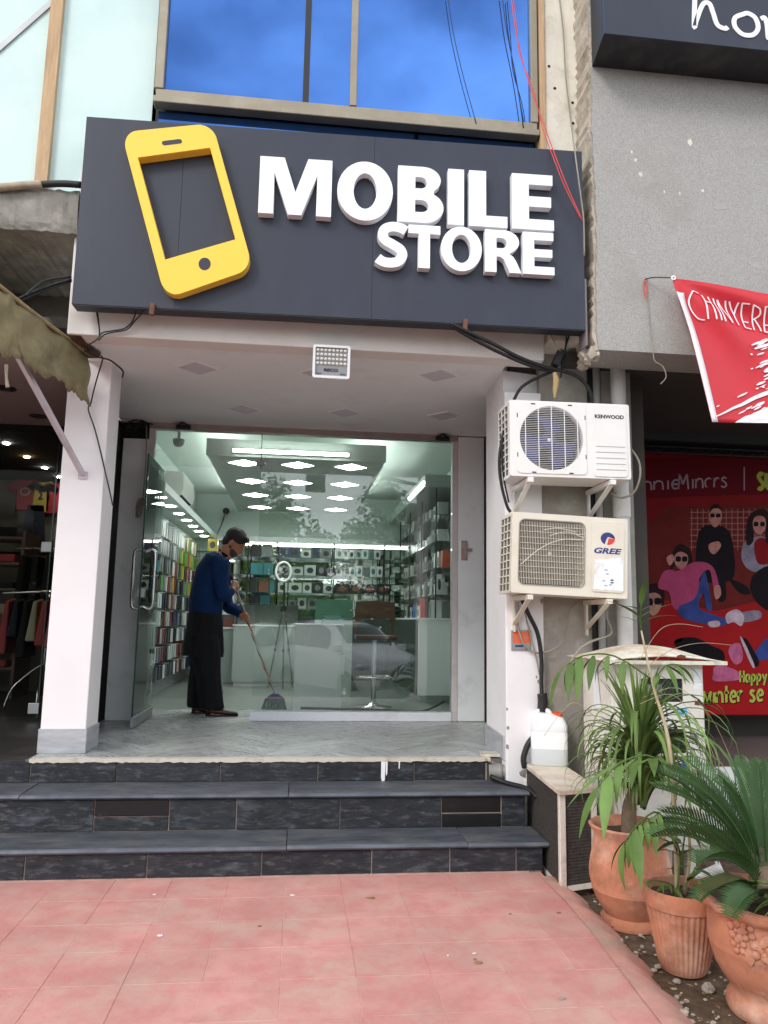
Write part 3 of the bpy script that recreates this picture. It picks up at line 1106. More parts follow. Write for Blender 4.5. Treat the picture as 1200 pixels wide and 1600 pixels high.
for u in (0.3, 1.6, 2.9):
    MB().plate([[(u, 3.35), (u + 0.04, 3.35), (u + 0.04, 4.3), (u, 4.3)]], -0.26, -0.091, on_sign).build('bracket', 'dark_steel', sg)

# letter outlines, cap height 1


def L_I(w):
    return [[(0, 0), (w, 0), (w, 1), (0, 1)]]


def L_L(w, s):
    return [[(0, 0), (w, 0), (w, 0.2), (s, 0.2), (s, 1), (0, 1)]]


def L_E(w, s):
    return [[(0, 0), (w, 0), (w, 0.19), (s, 0.19), (s, 0.41), (w * 0.94, 0.41), (w * 0.94, 0.6), (s, 0.6), (s, 0.81), (w * 0.98, 0.81), (w * 0.98, 1), (0, 1)]]


def L_T(w, s):
    return [[(w / 2 - s / 2, 0), (w / 2 + s / 2, 0), (w / 2 + s / 2, 0.8), (w, 0.8), (w, 1), (0, 1), (0, 0.8), (w / 2 - s / 2, 0.8)]]


def L_M(w, s):
    c, d = w / 2, s * 0.42
    return [[(0, 0), (s, 0), (s * 0.98, 0.72), (c - d * 1.05, 0), (c + d * 1.05, 0), (w - s * 0.98, 0.72), (w - s, 0), (w, 0), (w, 1), (w - s * 1.62, 1), (c, 0.40), (s * 1.62, 1), (0, 1)]]


def L_O(w, s):
    return [arc(w / 2, 0.5, w / 2, 0.525, 0, 350, 35), arc(w / 2, 0.5, w / 2 - s, 0.525 - s * 0.78, 0, 345, 23)]


def L_B(w, s):
    o = [(0, 0), (w * 0.58, 0)] + arc(w * 0.58, 0.275, w * 0.42, 0.275, -80, 62, 12) + arc(w * 0.55, 0.765, w * 0.385, 0.235, -50, 90, 12) + [(0, 1)]
    h1 = [(s, 0.19), (w * 0.52, 0.19)] + arc(w * 0.52, 0.295, 0.115, 0.105, -80, 80, 8) + [(w * 0.52, 0.4), (s, 0.4)]
    h2 = [(s, 0.61), (w * 0.50, 0.61)] + arc(w * 0.50, 0.71, 0.10, 0.10, -80, 80, 8) + [(w * 0.50, 0.81), (s, 0.81)]
    return [o, h1, h2]


def L_R(w, s):
    o = [(0, 0), (s, 0), (s, 0.37), (w * 0.42, 0.365), (w * 0.52, 0.31), (w * 0.68, 0), (w, 0), (w * 0.86, 0.27), (w * 0.78, 0.38), (w * 0.66, 0.445)] + arc(w * 0.52, 0.725, w * 0.42, 0.275, -52, 90, 14) + [(0, 1)]
    h = [(s, 0.57), (w * 0.46, 0.57)] + arc(w * 0.46, 0.69, 0.115, 0.12, -80, 80, 8) + [(w * 0.46, 0.81), (s, 0.81)]
    return [o, h]


def L_S(w, s):
    h = s * 0.48
    cl = [(w * 0.93, 0.845), (w * 0.75, 0.905), (w * 0.50, 0.925), (w * 0.26, 0.865), (w * 0.175, 0.735), (w * 0.255, 0.605), (w * 0.5, 0.51), (w * 0.745, 0.405), (w * 0.82, 0.27), (w * 0.70, 0.13), (w * 0.45, 0.08), (w * 0.2, 0.10), (w * 0.02, 0.175)]
    return stroke(cl, s * 0.82, n=5)


def letter(loops, u0, z0, h, depth=0.06, name='letter'):
    lp = [[(u0 + p[0] * h, z0 + p[1] * h) for p in q] for q in loops]
    m = MB()
    m.plate(lp, 0.004, depth, on_sign)
    m.build(name, 'letter_white', sg, bevel=0.0015, seg=1)


h1 = 0.388
zb1 = 3.925
letter(L_M(0.458 / h1, 0.245), 1.108, zb1, h1)
letter(L_O(0.357 / h1, 0.27), 1.601, zb1, h1)
letter(L_B(0.297 / h1, 0.29), 1.99, zb1, h1)
letter(L_I(0.105 / h1), 2.315, zb1, h1)
letter(L_L(0.252 / h1, 0.29), 2.453, zb1, h1)
letter(L_E(0.277 / h1, 0.29), 2.736, zb1, h1)
h2 = 0.29
zb2 = 3.619
letter(L_S(0.196 / h2, 0.27), 1.863, zb2, h2)
letter(L_T(0.206 / h2, 0.255), 2.061, zb2, h2)
letter(L_O(0.266 / h2, 0.25), 2.271, zb2, h2)
letter(L_R(0.238 / h2, 0.26), 2.557, zb2, h2)
letter(L_E(0.207 / h2, 0.26), 2.805, zb2, h2)
# the yellow phone: outline measured on the board, a ring plate with slot and button holes
PC = [(0.242, 4.40), (0.80, 4.505), (1.095, 3.545), (0.575, 3.318)]


def bil(a, b_):
    """point inside the phone outline: a across, b down"""
    x = (1 - a) * (1 - b_) * PC[0][0] + a * (1 - b_) * PC[1][0] + a * b_ * PC[2][0] + (1 - a) * b_ * PC[3][0]
    y = (1 - a) * (1 - b_) * PC[0][1] + a * (1 - b_) * PC[1][1] + a * b_ * PC[2][1] + (1 - a) * b_ * PC[3][1]
    return (x, y)


def rr2(a0, a1, b0, b1, ra, rb, n=7):
    pts = rrect(0, 1, 0, 1, 0.2, n)
    out = []
    for (x, y) in pts:
        def f(q, r, w):
            if q < 0.2:
                return q / 0.2 * r
            if q > 0.8:
                return w - (1 - q) / 0.2 * r
            return r + (q - 0.2) / 0.6 * (w - 2 * r)
        out.append(bil(a0 + f(x, ra, a1 - a0), b0 + f(y, rb, b1 - b0)))
    return out


phone = [rr2(0, 1, 0, 1, 0.17, 0.105), [bil(0.105, 0.165), bil(0.90, 0.165), bil(0.90, 0.785), bil(0.105, 0.785)]]
m = MB()
m.plate(phone, 0.004, 0.075, on_sign)
em = m.build('phone_emblem', 'phone_yellow', sg, bevel=0.002, seg=1)
MB().plate([rr2(0.40, 0.62, 0.083, 0.112, 0.028, 0.0135, 4)], 0.0753, 0.0765, on_sign).build('speaker_slot', 'sign_slate', em)
MB().plate([[bil(0.505 + 0.066 * math.cos(k * math.pi / 12), 0.878 + 0.038 * math.sin(k * math.pi / 12)) for k in range(24)]], 0.0753, 0.0765, on_sign).build('home_button', 'sign_slate', em)

# rusty blocks that clamp the cables to the sign foot
for k, (u, lab) in enumerate(((0.47, 'small brown wood block under the sign near the phone emblem'), (2.42, 'small brown wood block under the sign carrying thick black cables'))):
    m = MB()
    z = ZB0 + 0.0
    m.plate([[(u, z - 0.05), (u + 0.028, z - 0.055), (u + 0.034, z + 0.02), (u + 0.006, z + 0.024)]], 0.001, 0.03, on_sign)
    tag(m.build('clamp_block', 'rust_wood', bevel=0.003), lab, 'block', 'blocks clamped under the sign')

# ------------------------------------------------------------------ neighbour's black sign box, upper right
kb = thing('black_sign_box', (2.6, 4.35, 5.17), 'projecting charcoal sign box with white script letters, top right', 'sign')
m = MB()
m.box(1.84, 4.6, 4.2, 4.21, 5.176, 6.6)
m.build('face', 'sign_slate', kb)
m = MB()
m.plate([[(1.84, 4.211), (4.6, 4.211), (4.6, 4.497), (1.875, 4.497)]], 5.178, 6.6, lambda u, v, t: (u, v, t))
m.build('box', mat('box_black', c3(30, 31, 34), 0.55, var=0.15, vscale=6, dirt=(c3(92, 90, 86), 0.4), dscale=3), kb)
fk = front(4.2)
for pts in ([(2.476, 5.62), (2.462, 5.45), (2.453, 5.286), (2.47, 5.34), (2.52, 5.46), (2.565, 5.47), (2.59, 5.40), (2.615, 5.32), (2.665, 5.298), (2.685, 5.312)],
            [(2.80, 5.42), (2.74, 5.385), (2.738, 5.32), (2.79, 5.27), (2.86, 5.275), (2.90, 5.33), (2.885, 5.40), (2.835, 5.43), (2.80, 5.42)],
            [(2.925, 5.40), (2.95, 5.41), (2.965, 5.36), (2.97, 5.26), (3.0, 5.33), (3.05, 5.44), (3.09, 5.42), (3.11, 5.3), (3.16, 5.27)]):
    m = MB()
    m.plate(stroke(pts, 0.032), 0.001, 0.006, fk)
    m.build('script_letter', 'letter_white', kb)

# ------------------------------------------------------------------ red hanging banner
mat('banner_red', c3(206, 44, 56), 0.5, var=0.06, vscale=2, sheen=0.1)
mat('banner_white', c3(240, 236, 240), 0.5, var=0.03)


def on_ban(u, v, t):
    """u across from the left hem, v down, 0..1"""
    tl, tr_, bl, br = Vector((2.34, 4.40, 3.635)), Vector((3.55, 4.40, 3.565)), Vector((2.545, 4.36, 2.672)), Vector((3.50, 4.36, 2.70))
    p = (tl * (1 - u) + tr_ * u) * (1 - v) + (bl * (1 - u) + br * u) * v
    ang = math.atan2(v + 0.02, u + 0.02)
    w = 0.035 * math.sin(9 * ang) * min(1, 2.6 * math.hypot(u, v)) * max(0.0, 1 - v) ** 1.2 + 0.012 * math.sin(7 * u + 3 * v)
    return p + Vector((0, -w - t, -0.03 * math.sin(math.pi * u) * (1 - v)))


bn = thing('red_banner', (2.9, 4.4, 2.68), 'red hanging banner with white lettering and brush strokes, right edge', 'banner')
MB().sheet(lambda u, v: on_ban(u, v, 0), 48, 32).build('cloth', 'banner_red', bn, smooth=True, solid=0.002)
MB().sheet(lambda u, v: on_ban(u * 0.042, 0.10 + 0.90 * v, 0.004), 2, 30).build('hem', 'banner_white', bn, smooth=True, solid=0.002)
rb = random.Random(17)


def ban_poly(pts, name='brush_stroke'):
    q = pts[0]
    if len(q) == 2:
        q = [(q[0][0] + (q[1][0] - q[0][0]) * k / 8, q[0][1] + (q[1][1] - q[0][1]) * k / 8) for k in range(9)]
    lp = stroke(q, pts[1], n=5, taper=pts[2] if len(pts) > 2 else None)
    m = MB()
    m.plate(lp, 0.010, 0.012, on_ban)
    m.build(name, 'banner_white', bn)


# the tall thin capitals, drawn in banner coordinates
W_, H_ = 0.048, 0.185
caps = {
    'C': [[(1, 0.03), (0.5, 0.0), (0.08, 0.35), (0.1, 0.7), (0.5, 0.97), (1, 1)]],
    'H': [[(0, 0), (0.05, 1)], [(0.8, 0), (0.9, 1)], [(0, 0.3), (0.85, 0.3)]],
    'I': [[(0.4, 0), (0.5, 1)]],
    'N': [[(0, 1), (0.0, 0)], [(0, 0), (0.95, 1)], [(0.95, 1), (0.9, 0)]],
    'Y': [[(0, 0), (0.5, 0.5)], [(1, 0), (0.5, 0.5)], [(0.5, 0.5), (0.5, 1)]],
    'E': [[(0.1, 0), (0.1, 1)], [(0.1, 0), (0.95, 0)], [(0.1, 0.7), (0.85, 0.7)], [(0.1, 1), (1, 1)]],
    'R': [[(0.05, 0), (0.05, 1)], [(0.05, 0), (0.8, 0.12), (0.85, 0.35), (0.05, 0.55)], [(0.3, 0.5), (0.8, 0.8), (0.95, 1)]],
}
ux = 0.052
for k, ch in enumerate('CHINYERE S'):
    w = 0.072 if ch == 'C' else 0.012 if ch == 'I' else 0.050
    for st in caps.get(ch, []):
        pts = [(ux + p[0] * w, 0.085 + 0.012 * k ** 0.5 + p[1] * H_ * (1.05 if ch == 'C' else 0.95)) for p in st]
        ban_poly((pts, 0.0085), 'banner_letter')
    ux += w + 0.016
MB().plate([[(0.16, 1.0), (0.24, 0.955), (0.30, 0.935), (0.37, 0.90), (0.45, 0.865), (0.6, 0.80), (0.8, 0.73), (1.0, 0.66), (1.0, 0.75), (1.0, 0.85), (1.0, 1.0), (0.85, 1.0), (0.7, 1.0), (0.55, 1.0), (0.4, 1.0), (0.28, 1.0)]], 0.010, 0.012, on_ban).build('brush_stroke', 'banner_white', bn)
ban_poly(([(0.03, 0.965), (0.10, 0.935), (0.17, 0.90), (0.25, 0.865), (0.34, 0.815), (0.44, 0.77), (0.6, 0.70)], 0.030, lambda t: 0.2 + 0.9 * t))
for (a, v, ln, wd) in ((0.22, 0.82, 0.08, 0.010), (0.374, 0.43, 0.14, 0.016), (0.39, 0.455, 0.12, 0.02), (0.41, 0.56, 0.07, 0.012), (0.38, 0.595, 0.12, 0.014), (0.43, 0.62, 0.07, 0.03), (0.37, 0.72, 0.06, 0.014), (0.05, 0.90, 0.025, 0.006), (0.36, 0.50, 0.012, 0.012), (0.35, 0.605, 0.015, 0.008), (0.40, 0.50, 0.05, 0.01), (0.36, 0.75, 0.02, 0.008), (0.28, 0.95, 0.07, 0.010), (0.33, 0.88, 0.07, 0.018), (0.20, 0.94, 0.06, 0.008), (0.26, 0.905, 0.05, 0.010), (0.42, 0.68, 0.05, 0.010), (0.30, 0.845, 0.05, 0.008)):
    ban_poly(([(a, v), (a + ln * 0.35, v - ln * 0.20), (a + ln * 0.7, v - ln * 0.36), (a + ln, v - ln * 0.55)], wd, lambda t: 0.3 + math.sin(math.pi * t) * 0.8))
for k in range(30):
    v = rb.uniform(0.36, 0.95)
    a = rb.uniform(0.36, 0.6) - 0.22 * max(0, v - 0.6)
    ln = rb.uniform(0.01, 0.07)
    ban_poly(([(a, v), (a + ln * 0.5, v - ln * 0.28), (a + ln, v - ln * 0.55)], rb.uniform(0.004, 0.012), lambda t: 0.3 + math.sin(math.pi * t) * 0.7))
m = MB()
m.tube([(2.34, 4.398, 3.635), (2.24, 4.45, 3.655), (2.20, 4.495, 3.66)], 0.004, n=5)
m.build('tie_cord', 'black_cable', bn)
m = MB()
m.lathe([(0.008, -0.003), (0.016, -0.003), (0.016, 0.003), (0.008, 0.003), (0.008, -0.003)], n=14, close=False, mtx=Matrix.Translation((2.345, 4.392, 3.632)) @ Matrix.Rotation(math.pi / 2, 4, 'X'))
m.build('eyelet', 'letter_white', bn)
m = MB()
m.tube([(2.215, 4.494, 3.67), (2.22, 4.488, 3.4), (2.235, 4.485, 3.2), (2.24, 4.48, 3.1), (2.29, 4.47, 3.06), (2.31, 4.47, 2.99), (2.27, 4.47, 2.94)], 0.003, n=5)
tag(m.build('loose_string', 'grey_cable'), 'loose beige string dangling from the grey wall beside the red banner', 'string')
m = MB()
m.tube([(2.20, 4.493, 3.66), (2.185, 4.485, 3.6), (2.19, 4.48, 3.52)], 0.003, n=4)
m.tube([(2.20, 4.493, 3.66), (2.205, 4.48, 3.58), (2.195, 4.48, 3.54)], 0.003, n=4)
tag(m.build('red_ribbon_scrap', 'red_cable'), 'frayed red ribbon scrap tied on the grey wall left of the banner', 'ribbon')

# ------------------------------------------------------------------ flood light under the beam
fl_ = thing('flood_light', (0.16, 4.72, 2.94), 'square white flood light hanging from the beam under the sign', 'flood light')


def on_fl(u, v, t):
    d = Vector((0, -math.cos(math.radians(12)), -math.sin(math.radians(12))))
    up = Vector((0, -math.sin(math.radians(12)), math.cos(math.radians(12))))
    return Vector((0.16, YB - 0.06, 3.05)) + Vector((1, 0, 0)) * u + up * v + d * t


m = MB()
m.plate([rrect(-0.12, 0.12, -0.105, 0.105, 0.012, 3), rrect(-0.104, 0.104, -0.09, 0.09, 0.006, 3)], -0.03, 0.018, on_fl)
m.build('frame', 'letter_white', fl_)
m = MB()
m.plate([rrect(-0.1035, 0.1035, -0.0895, 0.0895, 0.006, 3)], -0.03, 0.004, on_fl)
m.build('plate', mat('fl_grey', c3(150, 152, 156), 0.5), fl_)
for r_ in range(4):
    for k in range(8):
        m = MB()
        u, v = -0.088 + k * 0.0251, 0.072 - r_ * 0.028
        m.lathe([(0.0105, 0.0), (0.0105, 0.005), (0.006, 0.009), (0.001, 0.010)], n=8, mtx=Matrix.Translation(on_fl(u, v, 0.004)) @ Matrix.Rotation(math.radians(90 + 12), 4, 'X'))
        m.build('led_lens', mat('lens', c3(222, 220, 212), 0.2) if 'lens' not in MATS else 'lens', fl_, smooth=True)
text_on('lettering', 'RECO', 0.03, on_fl, 'sign_edge', fl_, depth=0.0008, fit=(-0.045, 0.045, -0.062, -0.043), offset=0.0006)
text_on('lettering', '50W', 0.02, on_fl, 'sign_edge', fl_, depth=0.0008, fit=(-0.093, -0.062, -0.082, -0.072))
text_on('lettering', 'IP66', 0.02, on_fl, 'sign_edge', fl_, depth=0.0008, fit=(0.06, 0.093, -0.082, -0.072))
# offsets above are in front of the plate
for o in fl_.children:
    if o.name.startswith('lettering'):
        for v in o.data.vertices:
            v.co = Vector(v.co) + (on_fl(0, 0, 0.006) - on_fl(0, 0, 0))
m = MB()
m.bar((0.05, YB - 0.03, 3.155), (0.05, YB - 0.03, 3.06), 0.02, 0.004)
m.bar((0.27, YB - 0.03, 3.155), (0.27, YB - 0.03, 3.06), 0.02, 0.004)
m.bar((0.04, YB - 0.03, 3.159), (0.28, YB - 0.03, 3.159), 0.03, 0.006)
m.build('bracket', 'letter_white', fl_)

# ------------------------------------------------------------------ unlit square panel lights in the soffit
for k, (x, y, s_, lab) in enumerate(((-0.77, 5.31, 0.15, 'unlit square panel light in the soffit nearest the pillar'), (0.10, 5.28, 0.15, 'unlit square panel light in the soffit behind the flood light'), (0.95, 5.19, 0.15, 'unlit square panel light in the soffit nearest the condensers'),
                                     (-0.52, 6.35, 0.15, 'unlit square panel light in the soffit before the glass door'), (0.34, 6.30, 0.15, 'unlit square panel light in the soffit before the fixed glass'), (1.20, 6.25, 0.15, 'unlit square panel light in the soffit before the right pilaster'))):
    t = thing('soffit_light', (x, y, ZC), lab, 'ceiling light', 'unlit panel lights in the soffit')
    q = [(x - s_, y), (x, y - s_), (x + s_, y), (x, y + s_)]
    q2 = [(x - s_ * 0.93, y), (x, y - s_ * 0.93), (x + s_ * 0.93, y), (x, y + s_ * 0.93)]
    MB().plate([q, q2], ZC - 0.005, ZC + 0.004, lambda u, v, t_: (u, v, t_)).build('frame', 'soffit_paint', t)
    MB().plate([q2], ZC - 0.001, ZC + 0.004, lambda u, v, t_: (u, v, t_)).build('diffuser', 'panel_off', t)

# ------------------------------------------------------------------ air conditioner condensers
mat('ac_white', c3(234, 232, 228), 0.4, var=0.02, vscale=5, dirt=(c3(196, 186, 168), 0.35), dscale=3, dpos=(0.55, 0.8))
mat('ac_cream', c3(224, 216, 200), 0.45, var=0.03, vscale=5, dirt=(c3(178, 160, 132), 0.5), dscale=3, dpos=(0.5, 0.78))
mat('ac_dark', c3(26, 26, 30), 0.7)
mat('ac_blade', c3(52, 56, 120), 0.4)
mat('ac_blade_brown', c3(60, 50, 42), 0.6, var=0.2)
mat('fins', c3(110, 106, 98), 0.5, metal=0.4, var=0.2, vscale=30)
mat('logo_blue', c3(44, 52, 118), 0.5)
mat('logo_red', c3(214, 66, 60), 0.5)
mat('sticker', c3(238, 240, 244), 0.5, dirt=(c3(200, 186, 160), 0.5), dscale=10, dpos=(0.5, 0.65))


def condenser(x0, x1, z0, z1, yf, yb, body, tilt, label, rect, blade):
    w, h = x1 - x0, z1 - z0
    t = thing('condenser_unit', ((x0 + x1) / 2, yb, z0), label, 'air conditioner', 'condensers on the wall')
    cx, cz = (x0 + x1) / 2, (z0 + z1) / 2
    ct, st_ = math.cos(tilt), math.sin(tilt)

    def P(u, v, d):
        """u 0..w across, v 0..h up, d out of the front face"""
        a, b_ = u - w / 2, v - h / 2
        return Vector((cx + a * ct + b_ * st_, yf - d, cz - a * st_ + b_ * ct))
    gu0, gu1 = 0.05 * w / 0.8, 0.62 * w
    gv0, gv1 = (0.06, h - 0.045) if rect else (0.038, h - 0.03)
    gcx, gcz = (gu0 + gu1) / 2, (gv0 + gv1) / 2
    R = min(gu1 - gu0, gv1 - gv0) / 2 - 0.008
    # casing: a shell with the fan opening in its face
    if rect:
        hole = rrect(gu0, gu1, gv0, gv1, 0.035, 5)
    else:
        hole = arc(gcx, gcz, R, R, 0, 354, 47)
    m = MB()
    m.plate([rrect(0, w, 0, h, 0.012, 3), hole], -0.035, 0.0, P)
    m.build('front_panel', body, t, bevel=0.002, seg=1)
    m = MB()
    D = yb - yf
    for (a, b_, c, d) in ((0.002, 0.012, 0.0, h), (w - 0.012, w - 0.002, 0.0, h)):
        if a < 0.01:
            continue
        m.plate([[(a, c), (b_, c), (b_, d), (a, d)]], -D, -0.036, P)
    m.plate([[(0.002, h - 0.012), (w - 0.0125, h - 0.012), (w - 0.0125, h), (0.002, h)]], -D, -0.036, P)
    m.plate([[(0.002, 0), (w - 0.0125, 0), (w - 0.0125, 0.012), (0.002, 0.012)]], -D, -0.036, P)
    m.plate([[(0.012, 0.0125), (w - 0.013, 0.0125), (w - 0.013, h - 0.0125), (0.012, h - 0.0125)]], -D, -D + 0.01, P)
    m.build('casing', body, t)
    m = MB()
    m.plate([[(0.02, 0.015), (w * 0.66, 0.015), (w * 0.66, h - 0.015), (0.02, h - 0.015)]], -D + 0.03, -D + 0.04, P)
    m.build('coil', 'ac_dark', t)
    # side coil with guard
    m = MB()
    m.plate([[(0.010, 0.014), (0.014, 0.014), (0.014, h - 0.014), (0.010, h - 0.014)]], -D + 0.01, -0.04, P)
    sd = m.build('side_coil', 'fins', t)
    m = MB()
    nz = 10
    for k in range(nz + 1):
        v = 0.014 + (h - 0.03) * k / nz
        m.plate([[(0.001, v - 0.004), (0.008, v - 0.004), (0.008, v + 0.004), (0.001, v + 0.004)]], -D + 0.01, -0.037, P)
    for k in range(4):
        d = -0.05 - (D - 0.07) * k / 3
        m.plate([[(0.0015, 0.01), (0.0075, 0.01), (0.0075, h - 0.01), (0.0015, h - 0.01)]], d - 0.006, d, P)
    m.build('side_guard', body, sd)
    # fan
    bl = MB()
    for k in range(3):
        a0 = k * 2 * math.pi / 3 + 0.5
        bl.sheet(lambda u, v: P(gcx + (0.05 + (R - 0.065) * u) * math.cos(a0 + 1.35 * v + 0.3 * u), gcz + (0.05 + (R - 0.065) * u) * math.sin(a0 + 1.35 * v + 0.3 * u), -0.10 + 0.05 * v), 6, 6)
    fan = bl.build('fan', blade, t, smooth=True, solid=0.003)
    m = MB()
    mt = Matrix.Translation(P(gcx, gcz, -0.11)) @ Matrix.Rotation(math.pi / 2, 4, 'X')
    m.lathe([(0.055, 0), (0.055, 0.05), (0.045, 0.06), (0.012, 0.06), (0.012, 0.064)], n=20, mtx=mt)
    m.build('hub', blade, fan, smooth=True, auto=40)
    m = MB()
    m.lathe([(0.013, 0.065), (0.011, 0.07), (0.002, 0.071)], n=12, mtx=mt)
    m.build('hub_cap', 'letter_white', fan, smooth=True)
    # guard
    gm = MB()
    if rect:
        nvb, nhb = 40, 11
        for k in range(1, nvb):
            u = gu0 + (gu1 - gu0) * k / nvb
            gm.plate([[(u - 0.0012, gv0 + 0.004), (u + 0.0012, gv0 + 0.004), (u + 0.0012, gv1 - 0.004), (u - 0.0012, gv1 - 0.004)]], -0.008, -0.004, P)
        for k in range(1, nhb):
            v = gv0 + (gv1 - gv0) * k / nhb
            gm.plate([[(gu0 + 0.003, v - 0.0012), (gu1 - 0.003, v - 0.0012), (gu1 - 0.003, v + 0.0012), (gu0 + 0.003, v + 0.0012)]], -0.0035, 0.001, P)
    else:
        for k in range(-17, 18):
            v = k * R / 17.5
            hw = math.sqrt(max(0, R * R - v * v)) + 0.012
            gm.plate([[(gcx - hw, gcz + v - 0.0011), (gcx + hw, gcz + v - 0.0011), (gcx + hw, gcz + v + 0.0011), (gcx - hw, gcz + v + 0.0011)]], 0.002, 0.005, P)
        for k in (-2, -1, 0, 1, 2):
            u = k * R / 2.4
            hh = math.sqrt(max(0, R * R - u * u)) + 0.012
            gm.plate([[(gcx + u - 0.0025, gcz - hh), (gcx + u + 0.0025, gcz - hh), (gcx + u + 0.0025, gcz + hh), (gcx + u - 0.0025, gcz + hh)]], 0.0055, 0.009, P)
    gd = gm.build('fan_guard', body, t)
    if not rect:
        m = MB()
        m.plate([rrect(gu0 - 0.008, gu1 + 0.008, gv0 - 0.018, gv1 + 0.014, 0.03, 5), arc(gcx, gcz, R + 0.003, R + 0.003, 0, 354, 47)], 0.0005, 0.006, P)
        m.build('guard_surround', body, gd, bevel=0.002, seg=1)
        m = MB()
        for (u, v) in ((0.2, 1.0), (0.75, 1.0), (0.2, 0.0), (0.75, 0.0)):
            a, c = gu0 + (gu1 - gu0) * u, (gv0 - 0.011 if v == 0 else gv1 + 0.007)
            m.plate([[(a, c - 0.004), (a + 0.028, c - 0.004), (a + 0.028, c + 0.004), (a, c + 0.004)]], 0.005, 0.0068, P)
        for (u, v) in ((0.0, 0.2), (0.0, 0.8), (1.0, 0.2), (1.0, 0.8)):
            a, c = (gu0 - 0.002 if u == 0 else gu1 + 0.002), gv0 + (gv1 - gv0) * v
            m.plate([[(a - 0.003, c), (a + 0.003, c), (a + 0.003, c + 0.028), (a - 0.003, c + 0.028)]], 0.005, 0.0068, P)
        m.build('clips', 'ac_dark', gd)
    else:
        m = MB()
        m.plate([rrect(gu0 - 0.006, gu1 + 0.006, gv0 - 0.006, gv1 + 0.006, 0.04, 5), rrect(gu0, gu1, gv0, gv1, 0.035, 5)], 0.0005, 0.005, P)
        m.build('guard_rim', mat('rim_grey', c3(150, 144, 134), 0.6) if 'rim_grey' not in MATS else 'rim_grey', gd)
        # broken guard wires that have sprung loose
        m = MB()
        m.tube([P(gu0 + 0.01, gv0 + 0.12, 0.012), P(gu0 + 0.12, gv0 + 0.22, 0.025), P(gu0 + 0.25, gv0 + 0.285, 0.02), P(gu1 - 0.01, gv0 + 0.30, 0.008)], 0.0022, n=5)
        m.tube([P(gu0 + 0.15, gv0 + 0.345, 0.012), P(gu0 + 0.24, gv0 + 0.36, 0.02), P(gu0 + 0.36, gv0 + 0.345, 0.012)], 0.0022, n=5)
        m.tube([P(gu0 + 0.19, gv0 + 0.31, 0.012), P(gu0 + 0.30, gv0 + 0.34, 0.02), P(gu1 - 0.005, gv0 + 0.31, 0.008)], 0.002, n=5)
        m.build('sprung_wires', body, gd)
    # plain panel beside the fan
    pu0, pu1 = w * 0.70, w - 0.035
    m = MB()
    m.plate([rrect(pu0 - 0.012, pu1 + 0.010, gv0 - 0.025, gv1 + 0.02, 0.025, 5)], 0.0005, 0.007, P)
    pn = m.build('side_panel', body, t, bevel=0.004, seg=2)
    if not rect:
        m = MB()
        for k in range(5):
            v = gv0 + 0.02 + 0.038 * k
            m.plate([[(pu0 + 0.005, v), (pu1 - 0.005, v), (pu1 - 0.005, v + 0.004), (pu0 + 0.005, v + 0.004)]], 0.0073, 0.010, P)
        m.build('ribs', mat('rib_shadow', c3(196, 194, 190), 0.5), pn)
        text_on('lettering', 'KENWOOD', 0.03, lambda u, v, d: P(u, v, d + 0.0073), 'ac_dark', pn, depth=0.0006, fit=(pu0 + 0.004, pu1 - 0.006, h - 0.102, h - 0.076), offset=0.0009)
    else:
        lx, lz = (pu0 + pu1) / 2 - 0.005, h - 0.135

        def Q(u, v, d):
            return P(u, v, d + 0.0073)
        m = MB()
        m.plate([[(lx + 0.047 * math.cos(a), lz + 0.04 * math.sin(a)) for a in [math.radians(5 + 7.5 * k) for k in range(33)]] + [(lx - 0.012, lz - 0.01), (lx + 0.0, lz + 0.012), (lx + 0.045, lz + 0.012)]], 0.0, 0.001, Q)
        m.build('emblem', 'logo_blue', pn)
        m = MB()
        m.plate([[(lx + 0.047, lz + 0.003), (lx + 0.006, lz + 0.003), (lx - 0.004, lz - 0.038)] + [(lx + 0.047 * math.cos(a), lz + 0.04 * math.sin(a)) for a in [math.radians(-88 + 12 * k) for k in range(8)]]], 0.0, 0.001, Q)
        m.build('emblem', 'logo_red', pn)
        text_on('lettering', 'GREE', 0.05, Q, 'logo_blue', pn, depth=0.0006, fit=(pu0 + 0.002, pu1 - 0.008, h - 0.232, h - 0.195), shear=0.25, offset=0.0016)
        m = MB()
        rs_ = random.Random(3)
        q = []
        for k in range(28):
            f = k / 28
            per = [(pu0 + 0.0, 0.05), (pu1 - 0.0, 0.05), (pu1, 0.255), (pu0 + 0.005, 0.24)]
            i, g_ = int(f * 4), f * 4 - int(f * 4)
            a, c = per[i], per[(i + 1) % 4]
            q.append((a[0] + (c[0] - a[0]) * g_ + rs_.uniform(-0.004, 0.004), a[1] + (c[1] - a[1]) * g_ + rs_.uniform(-0.005, 0.005)))
        m.plate([q], 0.0002, 0.0012, Q)
        st2 = m.build('torn_sticker', 'sticker', pn)
        m = MB()
        for k in range(9):
            a, c = pu0 + 0.05 + rs_.uniform(0, 0.07), 0.07 + rs_.uniform(0, 0.04) + (0.07 if k > 6 else 0)
            m.plate([[(a, c), (a + 0.02, c), (a + 0.02, c + 0.008), (a, c + 0.008)]], 0.0015, 0.002, Q)
        m.build('faded_print', mat('faint_blue', c3(150, 176, 206), 0.6), st2)
    # feet, brackets
    for u in (0.16 * w, 0.84 * w):
        p0 = P(u, -0.006, 0.02)
        m = MB()
        zt = p0.z - 0.015
        wy = 4.968 if u < w / 2 else 5.0
        m.bar((p0.x, yf - 0.015, zt), (p0.x, wy, zt), 0.035, 0.03)
        m.bar((p0.x, yf + 0.03, zt - 0.015), (p0.x, wy - 0.02, zt - 0.17), 0.03, 0.012)
        m.bar((p0.x, wy - 0.008, zt + 0.01), (p0.x, wy - 0.008, zt - 0.22), 0.04, 0.012)
        m.build('bracket', body, t)
